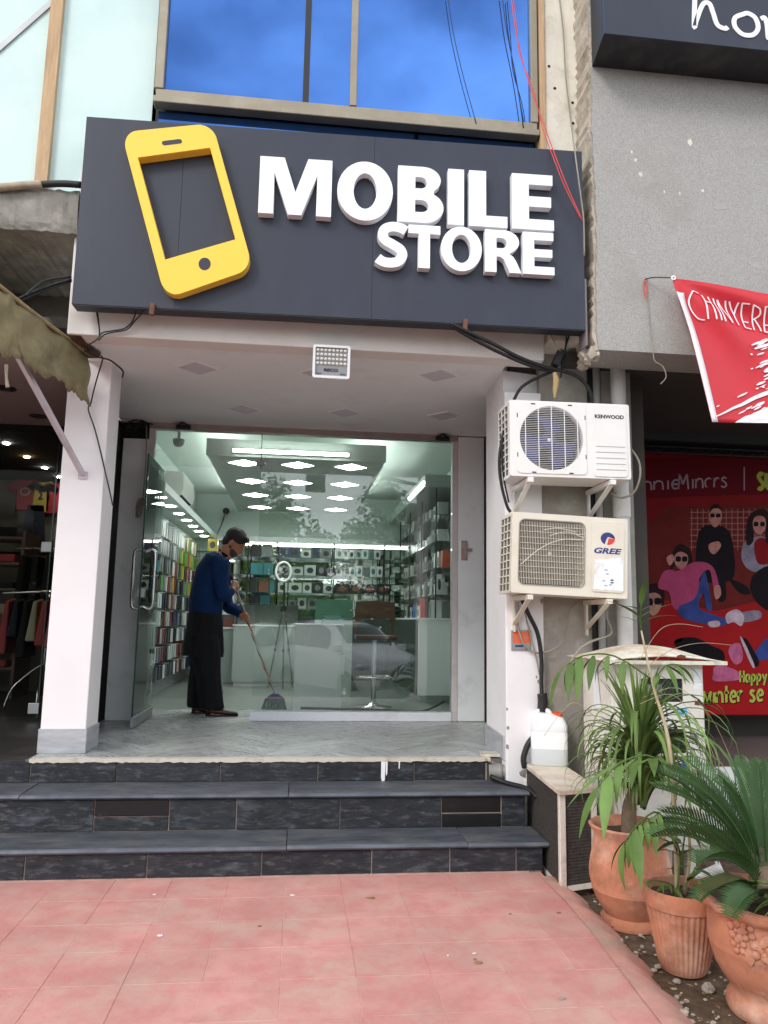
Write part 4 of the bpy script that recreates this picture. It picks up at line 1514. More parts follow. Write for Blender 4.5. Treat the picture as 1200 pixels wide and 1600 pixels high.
    # service cover on the right side
    m = MB()
    q0 = P(w + 0.0015, h * 0.1, 0)
    m.hexa([(q0.x, yf + 0.06, q0.z), (q0.x + 0.035, yf + 0.08, q0.z + 0.02), (q0.x + 0.035, yf + 0.2, q0.z + 0.02), (q0.x, yf + 0.22, q0.z)], [(q0.x, yf + 0.06, q0.z + 0.19), (q0.x + 0.035, yf + 0.08, q0.z + 0.17), (q0.x + 0.035, yf + 0.2, q0.z + 0.17), (q0.x, yf + 0.22, q0.z + 0.19)])
    m.build('valve_cover', body, t, bevel=0.008)
    return t


condenser(1.305, 2.105, 2.325, 2.823, 4.58, 4.88, 'ac_white', math.radians(-0.4), 'upper white condenser with round fan grille and dark lettering', False, 'ac_blade')
condenser(1.318, 2.075, 1.575, 2.085, 4.60, 4.90, 'ac_cream', math.radians(1.9), 'lower cream condenser with square slatted grille and torn sticker', True, 'ac_blade_brown')

# orange notice on the pier
t = thing('orange_notice', (1.48, 4.96, 1.22), 'small framed orange and grey notice on the white pier', 'notice')
fp = front(4.9695)
MB().plate([[(1.414, 1.222), (1.546, 1.222), (1.546, 1.354), (1.414, 1.354)]], 0, 0.012, fp).build('frame', 'galv', t, bevel=0.002, seg=1)
MB().plate([[(1.424, 1.27), (1.536, 1.27), (1.536, 1.344), (1.424, 1.344)]], 0.0125, 0.014, fp).build('orange_field', mat('notice_orange', c3(226, 96, 50), 0.5), t)
MB().plate([[(1.424, 1.232), (1.536, 1.232), (1.536, 1.268), (1.424, 1.268)]], 0.0125, 0.0138, fp).build('grey_field', mat('notice_grey', c3(150, 146, 144), 0.5), t)
for pts in ([(1.44, 1.315), (1.455, 1.322), (1.47, 1.318), (1.486, 1.324)], [(1.44, 1.302), (1.455, 1.298), (1.47, 1.302), (1.485, 1.297)], [(1.49, 1.326), (1.51, 1.33), (1.522, 1.318), (1.51, 1.305), (1.492, 1.31)], [(1.50, 1.296), (1.515, 1.30), (1.525, 1.31)]):
    MB().plate(stroke(pts, 0.0035, n=4), 0.0142, 0.0148, fp).build('line_drawing', 'notice_grey', t)
MB().plate([[(1.436, 1.243), (1.490, 1.243), (1.494, 1.257), (1.440, 1.257)]], 0.014, 0.0146, fp).build('blue_mark', 'logo_blue', t)
# ------------------------------------------------------------------ shop interior shell
MB().box(-1.66, -1.645, 7.12, 12.0, ZF, 3.4).build('wall_left', 'wall_in')
MB().box(1.90, 1.95, 6.92, 12.0, ZF, 3.4).build('wall_right', 'wall_in')
MB().box(-1.66, 1.95, 12.0, 12.1, ZF, 3.4).build('wall_back', 'wall_in')
MB().box(-1.66, 1.95, 7.16, 12.0, 3.34, 3.40).build('ceiling', 'ceiling_in')
for nme in ('wall_left', 'wall_right', 'wall_back', 'ceiling'):
    tag(bpy.data.objects[nme], kind='structure')
dp = MB()
dp.box(-0.95, 0.83, 7.5, 11.45, 3.0, 3.1)
dp = dp.build('ceiling_drop', 'drop_panel')
tag(dp, kind='structure')
MB().box(-0.96, 0.84, 7.485, 7.499, 2.995, 3.17).build('drop_front', 'wall_in', dp)
for (x0, x1, y0, y1) in ((-0.90, -0.86, 7.7, 11.3), (0.74, 0.78, 7.7, 11.3)):      # cove lights hidden on top of the drop
    MB().box(x0, x1, y0, y1, 3.101, 3.112).build('cove_light', 'led_cove', dp)
# skirting along the left wall
sk = MB()
sk.box(-1.645, -1.63, 7.3, 12.0, ZF, ZF + 0.16)
tag(sk.build('skirting_left', 'skirt'), kind='structure')

# ------------------------------------------------------------------ shopfront glazing and door
gz = thing('shopfront_glazing', (0.5, YG, ZF), 'large fixed glass shopfront with pale frame and white plinth', 'glazing')
MB().box(-0.382, 1.408, 6.935, 6.947, ZF + 0.083, 3.10).build('pane', 'glass', gz)
MB().box(-1.345, -0.390, 6.935, 6.947, 2.768, 3.10).build('transom_pane', 'glass', gz)
MB().box(-0.389, -0.383, 6.936, 6.946, 2.77, 3.1).build('joint_edge', 'glass_edge', gz)
m = MB()
m.box(-1.40, 1.462, 6.90, 6.99, 3.102, 3.158)
m.box(-1.39, 1.455, 6.888, 6.9, 3.118, 3.126)
m.build('head_frame', mat('head_brown', c3(168, 156, 150), 0.6, var=0.12, vscale=6, dirt=(c3(120, 104, 96), 0.5), dscale=4), gz, bevel=0.003, seg=1)
m = MB()
m.box(1.409, 1.461, 6.90, 6.99, ZF, 3.101)
m.build('side_post', 'frame_white', gz, bevel=0.003, seg=1)
m = MB()
m.box(-1.399, -1.347, 6.90, 6.99, ZF, 3.101)
m.build('side_post', 'frame_white', gz, bevel=0.003, seg=1)
MB().box(-0.392, 1.408, 6.89, 7.0, ZF + 0.001, ZF + 0.08).build('plinth', 'plinth_white', gz, bevel=0.003, seg=1)
m = MB()
m.box(-0.43, -0.35, 6.925, 6.957, 2.80, 2.845)
m.build('patch_fitting', 'galv', gz, bevel=0.004)
for x in (-1.16, 1.24):
    m = MB()
    m.box(x, x + 0.13, 6.86, 6.898, 3.10, 3.135)
    m.tube([(x + 0.02, 6.86, 3.13), (x + 0.06, 6.84, 3.15), (x + 0.11, 6.86, 3.13)], 0.008, n=6)
    m.build('track_bracket', 'black_gap', gz)

dr = thing('glass_door', (-1.28, 6.9, ZF), 'open frameless glass door with long steel pull handles', 'door')
xd = -1.285
MB().box(xd - 0.006, xd + 0.006, 6.365, 7.16, ZF + 0.095, 2.75).build('door_pane', 'glass_door', dr)
MB().box(xd - 0.0065, xd + 0.0065, 6.358, 6.3645, ZF + 0.095, 2.75).build('pane_edge', 'glass_edge', dr)
MB().box(xd - 0.016, xd + 0.016, 6.36, 7.16, ZF + 0.012, ZF + 0.094).build('bottom_rail', 'galv', dr, bevel=0.003, seg=1)
hd = MB()
for s_ in (-1, 1):
    x1 = xd + s_ * 0.085
    yh = 6.47
    hd.tube([(xd + s_ * 0.006, yh, 1.94), (xd + s_ * 0.045, yh, 1.955), (x1 - s_ * 0.012, yh, 1.945), (x1, yh, 1.90), (x1, yh, 1.7), (x1, yh, 1.52), (x1 - s_ * 0.012, yh, 1.475), (xd + s_ * 0.045, yh, 1.465), (xd + s_ * 0.006, yh, 1.48)], 0.014, n=12, smooth=5)
hd.build('pull_handle', 'steel', dr, smooth=True, auto=60)
MB().box(xd - 0.03, xd + 0.03, 6.37, 6.45, 1.555, 1.625).build('lock', 'galv', dr, bevel=0.004)

# ------------------------------------------------------------------ lit ceiling panels
cols = ((-0.60, 'left'), (-0.053, 'middle'), (0.50, 'right'))
rows = ((7.79, 'nearest'), (8.83, 'second'), (9.84, 'third'), (10.93, 'farthest'))
for y, rn in rows:
    for x, cn in cols:
        t = thing('ceiling_light', (x, y, 3.0), 'lit square ceiling panel inside the shop, %s row, %s of three' % (rn, cn), 'ceiling light', 'lit panels in the shop ceiling')
        s_ = 0.19
        q = [(x - s_, y), (x, y - s_), (x + s_, y), (x, y + s_)]
        q2 = [(x - s_ * 0.9, y), (x, y - s_ * 0.9), (x + s_ * 0.9, y), (x, y + s_ * 0.9)]
        MB().plate([q, q2], 2.991, 2.9985, lambda u, v, t_: (u, v, t_)).build('frame', 'counter_white', t)
        MB().plate([q2], 2.993, 2.9985, lambda u, v, t_: (u, v, t_)).build('diffuser', 'led', t)
t = thing('tube_light', (-0.1, 7.46, 3.04), 'long lit tube light on the front of the dropped ceiling', 'tube light')
MB().box(-0.70, 0.46, 7.455, 7.484, 3.03, 3.07).build('batten', 'counter_white', t)
m = MB()
m.tube([(-0.69, 7.44, 3.048), (0.45, 7.44, 3.048)], 0.016, n=10, smooth=1)
m.build('tube', 'led_tube', t)

# left cornice with downlights
cn = MB()
cn.box(-1.644, -1.30, 7.3, 11.9, 2.60, 2.68)
cn = tag(cn.build('cornice', 'wall_in'), 'white cornice shelf with downlights along the left shop wall', 'cornice')
for k in range(7):
    y = 7.75 + k * 0.6
    t = MB()
    t.lathe([(0.055, -0.006), (0.055, 0.0)], -1.42, y, 2.5985, n=16)
    o = tag(t.build('downlight', 'led'), '%s round lit downlight under the cornice on the left shop wall, counted from the door' % ('first', 'second', 'third', 'fourth', 'fifth', 'sixth', 'seventh')[k], 'downlight', 'downlights under the cornice')

# indoor split unit
t = thing('indoor_air_conditioner', (-1.5, 8.3, 2.72), 'white indoor air conditioner high on the left shop wall', 'air conditioner')
pr = [(-1.64, 2.78), (-1.48, 2.76), (-1.39, 2.82), (-1.365, 2.90), (-1.38, 3.08), (-1.64, 3.09)]
m = MB()
nn = len(pr)
m.add([(p[0], 8.85, p[1]) for p in pr] + [(p[0], 9.75, p[1]) for p in pr], [tuple(range(nn)), tuple(range(2 * nn - 1, nn - 1, -1))] + [(k, (k + 1) % nn, nn + (k + 1) % nn, nn + k) for k in range(nn)])
m.build('casing', 'ac_white', t, bevel=0.012)
m = MB()
m.add([(-1.48, 8.9, 2.757), (-1.395, 8.9, 2.815), (-1.395, 9.7, 2.815), (-1.48, 9.7, 2.757)], [(0, 1, 2, 3)])
m.build('louvre', 'ac_dark', t)
# cctv cameras
t = thing('dome_camera', (-1.2, 7.25, 3.1), 'small grey dome camera under the ceiling by the door', 'camera')
m = MB()
m.lathe([(0.055, 0.0), (0.055, -0.02), (0.048, -0.05), (0.03, -0.07), (0.004, -0.078)], -1.2, 7.3, 3.10, n=16)
m.build('dome', 'counter_grey', t, smooth=True)
m = MB()
m.tube([(-1.2, 7.3, 3.10), (-1.2, 7.3, 3.34)], 0.015, n=8)
m.build('stem', 'counter_grey', t)
t = thing('bullet_camera', (-1.16, 11.8, 3.05), 'small black bullet camera on the back wall of the shop', 'camera')
m = MB()
m.tube([(-1.16, 11.99, 3.07), (-1.16, 11.9, 3.06), (-1.16, 11.76, 3.04)], [0.03, 0.045, 0.05], n=12, smooth=1)
m.build('barrel', 'black_gap', t)
m = MB()
m.tube([(-1.20, 11.985, 3.02), (-1.24, 11.98, 2.85), (-1.30, 11.985, 2.70)], 0.006, n=5)
m.build('cable', 'black_cable', t)

# ------------------------------------------------------------------ goods: little boxes with shared meshes
rq = random.Random(77)
GOODS = {'case_black': c3(34, 35, 38), 'case_white': c3(206, 212, 208), 'case_clear': c3(170, 182, 176), 'case_red': c3(126, 44, 48), 'case_yellow': c3(176, 160, 50), 'case_green': c3(84, 150, 64), 'case_teal': c3(52, 116, 124), 'case_brown': c3(120, 78, 62), 'case_grey': c3(116, 122, 122), 'case_navy': c3(48, 60, 88), 'box_white': c3(214, 220, 214), 'box_orange': c3(206, 84, 44), 'box_red': c3(190, 48, 44), 'box_blue': c3(60, 120, 180)}
for k_, v_ in GOODS.items():
    mat(k_, v_, 0.3, var=0.08, vscale=30, rnd=0.12, spec=0.5)
pack_me = {}


def box_thing(name, m, x0, x1, y0, y1, z0, z1, label, cat, group, face=None):
    """a packed product: carton plus a printed window on the side that shows"""
    o = MB().box(x0, x1, y0, y1, z0, z1).build(name, m, None)
    tag(o, label, cat, group)
    if face:
        kind, fm = face
        w, h = x1 - x0, z1 - z0
        if kind == 'front':
            f = MB()
            f.plate([arc((x0 + x1) / 2, (z0 + z1) / 2, w * 0.3, h * 0.28, 0, 340, 12)], 0.0006, 0.002, front(y0))
        else:
            f = MB()
            f.plate([rrect(y0 + (y1 - y0) * 0.2, y1 - (y1 - y0) * 0.2, z0 + h * 0.2, z1 - h * 0.3, h * 0.05, 2)], 0.0006, 0.002, lambda u, v, t: (x0 - t, u, v))
        f.build('print', fm, o)
    return o


# phone cases on hooks along the left wall
hookm = MB()
for r_ in range(9):
    z = 2.44 - r_ * 0.195
    hookm.box(-1.644, -1.636, 8.25, 11.6, z - 0.015, z + 0.015)
tag(hookm.build('hook_rails', 'galv'), 'horizontal steel hook rails carrying the phone cases on the left wall', 'hook rails')
ORD = ('first', 'second', 'third', 'fourth', 'fifth', 'sixth', 'seventh', 'eighth', 'ninth', 'tenth', 'eleventh', 'twelfth', 'thirteenth', 'fourteenth', 'fifteenth', 'sixteenth', 'seventeenth', 'eighteenth', 'nineteenth', 'twentieth', 'twenty-first', 'twenty-second', 'twenty-third', 'twenty-fourth', 'twenty-fifth', 'twenty-sixth', 'twenty-seventh', 'twenty-eighth', 'twenty-ninth', 'thirtieth', 'thirty-first', 'thirty-second', 'thirty-third', 'thirty-fourth', 'thirty-fifth')
proto = {}
ROWN = ('top', 'second', 'third', 'fourth', 'fifth', 'sixth', 'seventh', 'eighth', 'bottom')
for r_ in range(9):
    z = 2.44 - r_ * 0.195
    no_ = -1
    for k in range(22):
        y = 8.36 + k * 0.148 + rq.uniform(-0.012, 0.012)
        if rq.random() < 0.06:
            continue
        no_ += 1
        if r_ < 2:
            ch = rq.choice(['case_clear', 'case_white', 'case_clear', 'case_grey'] if k < 9 else ['case_yellow', 'case_black', 'case_red', 'case_white', 'case_green'])
        elif r_ < 4:
            ch = rq.choice(['case_black', 'case_white', 'case_red', 'case_yellow', 'case_black', 'case_grey', 'case_green'])
        else:
            ch = rq.choice(['case_black', 'case_white', 'case_clear', 'case_black', 'case_grey', 'case_red', 'case_navy'])
        if ch not in proto:
            src = MB()
            for q in range(3):
                x = 0.05 + q * 0.042
                src.box(x, x + 0.012, -0.047, 0.047, -0.165, -0.004)
            src.box(0.0, 0.19, -0.003, 0.003, 0.0, 0.006)
            o = src.build('phone_case_pack', ch)
            proto[ch] = o
        else:
            o = proto[ch].copy()
            COL.objects.link(o)
        o.location = (-1.636, y, z)
        o.rotation_euler = (rq.uniform(-0.03, 0.03), 0, rq.uniform(-0.12, 0.12))
        col = ch.split('_')[1]
        tag(o, '%s phone case packs on the left wall, %s hook row, %s from the door' % (col, ROWN[r_], ORD[no_]), 'phone case', 'phone cases on the left wall')

# left wall: yellow gift boxes on a small shelf near the back
sh = MB()
sh.box(-1.64, -1.20, 11.3, 11.6, 2.36, 2.375)
tag(sh.build('wall_shelf', 'shelf_glass'), 'small glass shelf with yellow boxes at the end of the left wall', 'shelf')
box_thing('boxed_headset', 'case_yellow', -1.36, -1.22, 11.35, 11.5, 2.376, 2.56, 'yellow boxed headset standing on the small glass wall shelf', 'box', None, ('front', 'case_black'))
box_thing('boxed_headset', 'case_yellow', -1.25, -1.05, 11.45, 11.6, 2.02, 2.28, 'yellow boxed headset behind the man with black headphones printed', 'box', None, ('front', 'case_black'))
MB().box(-1.64, -0.98, 11.4, 11.64, 2.0, 2.018).build('x', 'shelf_glass')
tag(bpy.data.objects['x'], 'lower small glass shelf behind the head of the man', 'shelf').name = 'wall_shelf'

# ------------------------------------------------------------------ back shelving with mirror
bs = thing('back_shelving', (0.0, 11.7, ZF), 'mirrored glass shelving across the back wall of the shop', 'shelving')
MB().box(-1.22, 1.88, 11.955, 11.965, 1.45, 2.56).build('mirror', 'mirror', bs)
MB().box(-1.24, 1.88, 11.55, 11.99, 2.56, 2.635).build('header', 'counter_grey', bs)
MB().box(-1.2, 1.86, 11.90, 11.93, 2.54, 2.559).build('led_strip', 'led_tube', bs)
MB().box(-1.22, 1.88, 11.45, 11.98, ZF, 1.45).build('base_cabinet', 'counter_dark', bs)
BZ = (1.56, 1.80, 2.065, 2.335)
for z in BZ:
    MB().box(-1.22, 1.88, 11.58, 11.95, z - 0.008, z).build('glass_shelf', 'shelf_glass', bs)
for x in (-1.22, -0.78, -0.35, 0.52, 1.30):
    MB().box(x - 0.01, x + 0.01, 11.575, 11.60, 1.45, 2.56).build('shelf_post', 'black_gap', bs)
SN_ = ('bottom', 'second', 'third', 'top')
for si, z in enumerate(BZ):
    # tablet covers
    cnt = [0, 0, 0]
    x = -0.74
    while x < -0.42:
        w = rq.choice((0.15, 0.18, 0.12))
        ch = rq.choice(('case_teal', 'case_grey', 'case_brown', 'case_black', 'case_teal'))
        h = rq.uniform(0.17, 0.2)
        box_thing('tablet_cover', ch, x, min(x + w, -0.37), 11.66, 11.69, z + 0.001, z + h, '%s tablet cover on the %s glass shelf of the back wall, %s from left' % (ch.split('_')[1], SN_[si], ORD[cnt[0]]), 'tablet cover', 'tablet covers on the back shelves')
        cnt[0] += 1
        x += w + 0.012
    x = -0.32
    while x < 0.44:
        w = rq.uniform(0.1, 0.2)
        ch = rq.choice(('case_grey', 'case_black', 'case_clear', 'case_navy'))
        box_thing('speaker_box', ch, x, x + w, 11.66, 11.78, z + 0.001, z + rq.uniform(0.12, 0.17), '%s boxed speaker, middle of the back wall, %s glass shelf, %s from left' % (ch.split('_')[1], SN_[si], ORD[cnt[1]]), 'box', 'boxed speakers on the back shelves', ('front', 'case_black' if ch != 'case_black' else 'case_grey'))
        cnt[1] += 1
        x += w + 0.02
    x = 0.56
    while x < 1.25:
        w = rq.uniform(0.07, 0.11) if si != 1 else 0.2
        ch = rq.choice(('box_white', 'case_clear', 'box_white', 'case_grey')) if si != 1 else 'case_black'
        box_thing('gadget_box', ch, x, x + w, 11.66, 11.74, z + 0.001, z + rq.uniform(0.14, 0.18), '%s gadget box, right part of the back wall, %s glass shelf, %s from left' % ('white' if ch == 'box_white' else ch.split('_')[1], SN_[si], ORD[cnt[2]]), 'box', 'gadget boxes on the back shelves', ('front', 'case_brown') if si == 1 else ('front', rq.choice(('case_grey', 'case_navy', 'case_teal'))))
        cnt[2] += 1
        x += w + 0.012

# ------------------------------------------------------------------ right wall shelving with mirror
rsv = thing('side_shelving', (1.6, 9.8, ZF), 'mirrored glass shelving along the right wall of the shop', 'shelving')
MB().box(1.885, 1.895, 8.2, 11.5, 1.45, 2.89).build('mirror', 'mirror', rsv)
MB().box(1.36, 1.88, 8.19, 11.5, 2.89, 3.03).build('header', 'counter_grey', rsv)
MB().box(1.345, 1.358, 8.25, 9.4, 2.93, 2.96).build('led_strip', 'led_tube', rsv)
MB().box(1.34, 1.88, 8.42, 11.40, ZF + 0.08, 1.42).build('base_cabinet', 'counter_white', rsv, bevel=0.004, seg=1)
MB().box(1.328, 1.339, 8.45, 11.40, ZF + 0.085, 1.415).build('slat_panel', 'counter_dark', rsv)
MB().box(1.37, 1.88, 8.46, 11.40, ZF, ZF + 0.079).build('plinth', 'counter_grey', rsv)
MB().box(1.32, 1.88, 8.40, 11.40, 1.421, 1.44).build('counter_top', 'counter_white', rsv)
RZ = (1.70, 2.0, 2.30, 2.60)
for z in RZ:
    MB().box(1.50, 1.88, 8.3, 11.45, z - 0.008, z).build('glass_shelf', 'shelf_glass', rsv)
for y in (8.3, 9.3, 10.3, 11.3):
    MB().box(1.50, 1.515, y - 0.008, y + 0.008, 1.44, 2.89).build('shelf_post', 'black_gap', rsv)
for si, z in enumerate((1.44,) + RZ):
    y = 8.5 + rq.uniform(0, 0.1)
    no_ = 0
    while y < 11.3:
        d = rq.uniform(0.07, 0.17)
        ch = rq.choice(('box_white', 'box_white', 'case_clear', 'case_grey', 'case_black', 'box_white', 'case_grey'))
        if si == 0 and y < 9.0:
            y += 0.2
            continue
        nm = ('counter', 'lowest', 'second', 'third', 'top')[si]
        box_thing('gadget_box', ch, 1.58, 1.70, y, y + d, z + 0.001, z + rq.uniform(0.12, 0.21), '%s gadget box on the %s level of the right wall shelves, %s from the glass' % ('white' if ch == 'box_white' else ch.split('_')[1], nm, ORD[no_]), 'box', 'gadget boxes on the right shelves', ('side', 'case_black') if rq.random() < 0.75 else None)
        no_ += 1
        y += d + rq.uniform(0.01, 0.06)
for (ch, x0, x1, y0, z1, lab) in (('box_red', 1.37, 1.415, 8.46, 1.66, 'tall red box at the near end of the right counter'), ('case_black', 1.42, 1.465, 8.5, 1.64, 'black box beside the tall red box on the right counter'), ('box_white', 1.49, 1.61, 8.48, 1.645, 'wide pale box on the near end of the right counter'), ('box_blue', 1.34, 1.37, 8.8, 1.60, 'slim blue box behind the tall red box on the right counter'), ('case_grey', 1.63, 1.74, 8.5, 1.63, 'grey box at the wall end of the right counter')):
    box_thing('product_box', ch, x0, x1, y0, y0 + 0.06, 1.441, z1, lab, 'box', None)
box_thing('product_box', 'box_orange', 1.60, 1.69, 8.4, 8.46, 2.001, 2.2, 'bright orange box on the right shelf close to the glass post', 'box', None)
box_thing('product_box', 'box_white', 1.535, 1.60, 8.4, 8.46, 1.701, 1.93, 'white box with black printed buds on the right shelf near the glass', 'box', None, ('front', 'case_black'))

# ------------------------------------------------------------------ counters
t = thing('display_counter', (-0.42, 10.6, ZF), 'grey and white display counter in front of the back shelves', 'counter')
MB().box(-0.855, 0.01, 10.42, 10.95, ZF + 0.05, 1.30).build('cabinet', 'counter_grey', t, bevel=0.003, seg=1)
MB().box(-0.83, -0.01, 10.45, 10.9, ZF, ZF + 0.049).build('plinth', 'counter_white', t)
MB().box(-0.865, 0.02, 10.41, 10.96, 1.301, 1.32).build('edge_strip', 'counter_white', t)
MB().box(-0.855, 0.01, 10.43, 10.95, 1.321, 1.60).build('glass_case', 'glass', t)
MB().box(-0.845, 0.0, 10.9, 10.94, 1.321, 1.595).build('case_back', 'counter_white', t)
t = thing('low_cupboard', (-1.1, 11.0, ZF), 'low white cupboard behind the man by the left wall', 'cupboard')
MB().box(-1.32, -0.86, 10.8, 11.3, ZF, 1.25).build('cabinet', 'counter_grey', t, bevel=0.003, seg=1)
MB().box(-1.33, -0.862, 10.78, 11.31, 1.251, 1.275).build('top', 'counter_white', t)
MB().box(-1.02, -0.87, 10.85, 10.95, 1.276, 1.42).build('carton', 'case_brown', t)
t = thing('white_counter', (0.21, 7.9, ZF), 'glossy white counter block right behind the shop glass', 'counter')
MB().box(-0.02, 0.45, 7.66, 8.25, ZF, 1.335).build('cabinet', 'counter_white', t, bevel=0.003, seg=1)
MB().box(-0.03, 0.46, 7.65, 8.26, 1.336, 1.357).build('top', 'counter_white', t, bevel=0.003, seg=1)
MB().box(0.451, 0.475, 7.70, 7.9, 0.86, 1.05).build('paper_tray', 'counter_white', t)
for k in range(5):
    o = MB().box(0.24 + 0.012 * k * (k % 2), 0.455 - 0.006 * k, 7.70, 8.0, 1.358 + k * 0.018, 1.372 + k * 0.018).build('glass_sheet', mat('stack', c3(150, 200, 194), 0.2, spec=0.6) if k == 0 else 'stack', None)
    tag(o, 'pale teal flat pack in the stack on the white counter, %s' % ('lowest', 'second from below', 'middle one', 'second from top', 'topmost')[k], 'pack', 'flat packs on the white counter')
t = thing('glass_display_box', (0.4, 9.9, ZF), 'green tinted glass display box on dark base behind the white counter', 'display box')
MB().box(0.22, 0.70, 9.8, 10.3, ZF, 1.40).build('base', 'counter_grey', t)
MB().box(0.22, 0.70, 9.8, 10.3, 1.401, 1.66).build('glass_box', mat('green_glass', c3(76, 116, 98), 0.12, spec=0.7, var=0.15, vscale=4), t)

# bar stool
t = thing('bar_stool', (0.79, 7.95, ZF), 'brown wooden bar stool with backrest and chrome post', 'stool')
mat('brown_wood', c3(86, 54, 40), 0.35, var=0.15, vscale=5, stretch=(1, 1, 6))
m = MB()
m.plate([[(0.59, 1.37), (0.66, 1.375), (0.66, 1.42), (0.98, 1.42), (0.985, 1.365), (1.045, 1.365), (1.03, 1.60), (0.82, 1.615), (0.61, 1.60)]], 0, 0.02, front(8.13))
m.build('backrest', 'brown_wood', t, bevel=0.006)
MB().box(0.60, 1.02, 7.78, 8.15, 1.205, 1.25).build('seat', 'brown_wood', t, bevel=0.012)
MB().box(0.62, 0.65, 8.10, 8.125, 1.25, 1.37).build('back_support', 'brown_wood', t)
MB().box(0.99, 1.02, 8.10, 8.125, 1.25, 1.37).build('back_support', 'brown_wood', t)
m = MB()
m.tube([(0.80, 7.95, ZF + 0.03), (0.80, 7.95, 1.204)], 0.025, n=14, smooth=1)
m.build('post', 'steel', t, smooth=True, auto=40)
m = MB()
m.lathe([(0.20, 0.0), (0.20, 0.01), (0.06, 0.03), (0.03, 0.06)], 0.80, 7.95, ZF + 0.001, n=28)
m.build('foot_plate', 'steel', t, smooth=True, auto=40)
m = MB()
m.tube([(0.80, 7.95, 0.83), (0.66, 7.90, 0.83), (0.62, 7.76, 0.83), (0.80, 7.70, 0.83), (0.96, 7.76, 0.83), (0.94, 7.90, 0.83), (0.81, 7.95, 0.83)], 0.011, n=8)
m.build('foot_ring', 'steel', t, smooth=True)
# small stool behind the man
t = thing('small_stool', (-1.0, 9.2, ZF), 'round stool with thin chrome legs behind the man', 'stool')
m = MB()
m.lathe([(0.16, 0), (0.17, 0.02), (0.165, 0.05), (0.12, 0.06)], -1.02, 9.2, 0.98, n=24)
m.build('seat', 'black_gap', t, smooth=True, auto=40)
for a in range(4):
    c_, s_ = math.cos(a * math.pi / 2 + 0.7), math.sin(a * math.pi / 2 + 0.7)
    m = MB()
    m.tube([(-1.02 + 0.11 * c_, 9.2 + 0.11 * s_, 0.985), (-1.02 + 0.21 * c_, 9.2 + 0.21 * s_, ZF + 0.002)], 0.011, n=8, smooth=1)
    m.build('leg', 'steel', t, smooth=True)

# ring light on a tripod
t = thing('ring_light', (-0.19, 10.1, ZF), 'ring light on a tripod in front of the display counter', 'ring light')
m = MB()
pts = [(-0.21 + 0.098 * math.cos(k * math.pi / 12), 10.1, 2.02 + 0.125 * math.sin(k * math.pi / 12)) for k in range(25)]
m.tube(pts, 0.017, n=8, smooth=2, cap=False)
m.build('ring', 'counter_white', t, smooth=True)
m = MB()
m.tube([(-0.19, 10.1, 1.55), (-0.195, 10.1, 1.9)], 0.012, n=8, smooth=1)
m.box(-0.235, -0.155, 10.08, 10.12, 1.5, 1.56)
m.box(-0.23, -0.18, 10.085, 10.115, 1.95, 2.07)
m.build('head_mount', 'black_gap', t)
for k, (dx, dy) in enumerate(((-0.17, -0.02), (0.03, -0.2), (0.15, 0.1))):
    m = MB()
    m.tube([(-0.19 + dx * 0.1, 10.1 + dy * 0.1, 1.5), (-0.19 + dx, 10.1 + dy, ZF + 0.004)], 0.009, n=8, smooth=1)
    lg = m.build('leg', 'steel', t)
    p = Vector((-0.19 + dx * 0.55, 10.1 + dy * 0.55, 1.0))
    m = MB()
    m.mbox(Matrix.Translation(p), 0.03, 0.03, 0.035)
    m.build('clamp', 'black_gap', lg)
# black cable along the foot of the glass
m = MB()
m.tube([(1.40, 7.2, 0.66), (1.2, 7.25, 0.56), (0.9, 7.2, ZF + 0.06), (0.5, 7.16, ZF + 0.075), (0.05, 7.14, ZF + 0.085)], 0.012, n=6)
tag(m.build('floor_cable', 'black_cable'), 'black cable lying along the inside foot of the shop glass', 'cable')
# ------------------------------------------------------------------ the man sweeping
YM = 7.33
mat('skin', c3(176, 124, 96), 0.55, var=0.06, vscale=12)
mat('hair', c3(24, 21, 20), 0.6, var=0.2, vscale=60, bump=0.6, bscale=160)
mat('beard', c3(78, 54, 44), 0.7, var=0.25, vscale=80)
mat('sweater', c3(18, 45, 84), 0.9, var=0.2, vscale=7, bump=0.8, bscale=16, spec=0.15)
mat('black_cloth', c3(17, 17, 20), 0.85, var=0.3, vscale=6, bump=0.9, bscale=9, spec=0.25, stretch=(2.2, 2.2, 0.6))
mat('shoe_leather', c3(52, 30, 26), 0.4, var=0.15, vscale=10)


def mp_(cx, cy_, dy=0.0):
    """a point of the figure, taken from its enlarged side view"""
    p = pix(260 + cx / 4.85, 800 + cy_ / 4.85, y=YM + dy)
    return p


def blob(m, p, rx, ry, rz, n=14, k=10, rot=None):
    pr = []
    base = len(m.v)
    for i in range(k + 1):
        th = math.pi * i / k
        for j in range(n):
            a = 2 * math.pi * j / n
            v = Vector((rx * math.sin(th) * math.cos(a), ry * math.sin(th) * math.sin(a), rz * math.cos(th)))
            if rot:
                v = rot @ v
            m.v.append(tuple(p + v))
    for i in range(k):
        for j in range(n):
            a, b_ = base + i * n + j, base + i * n + (j + 1) % n
            m.f.append((a, b_, b_ + n, a + n))


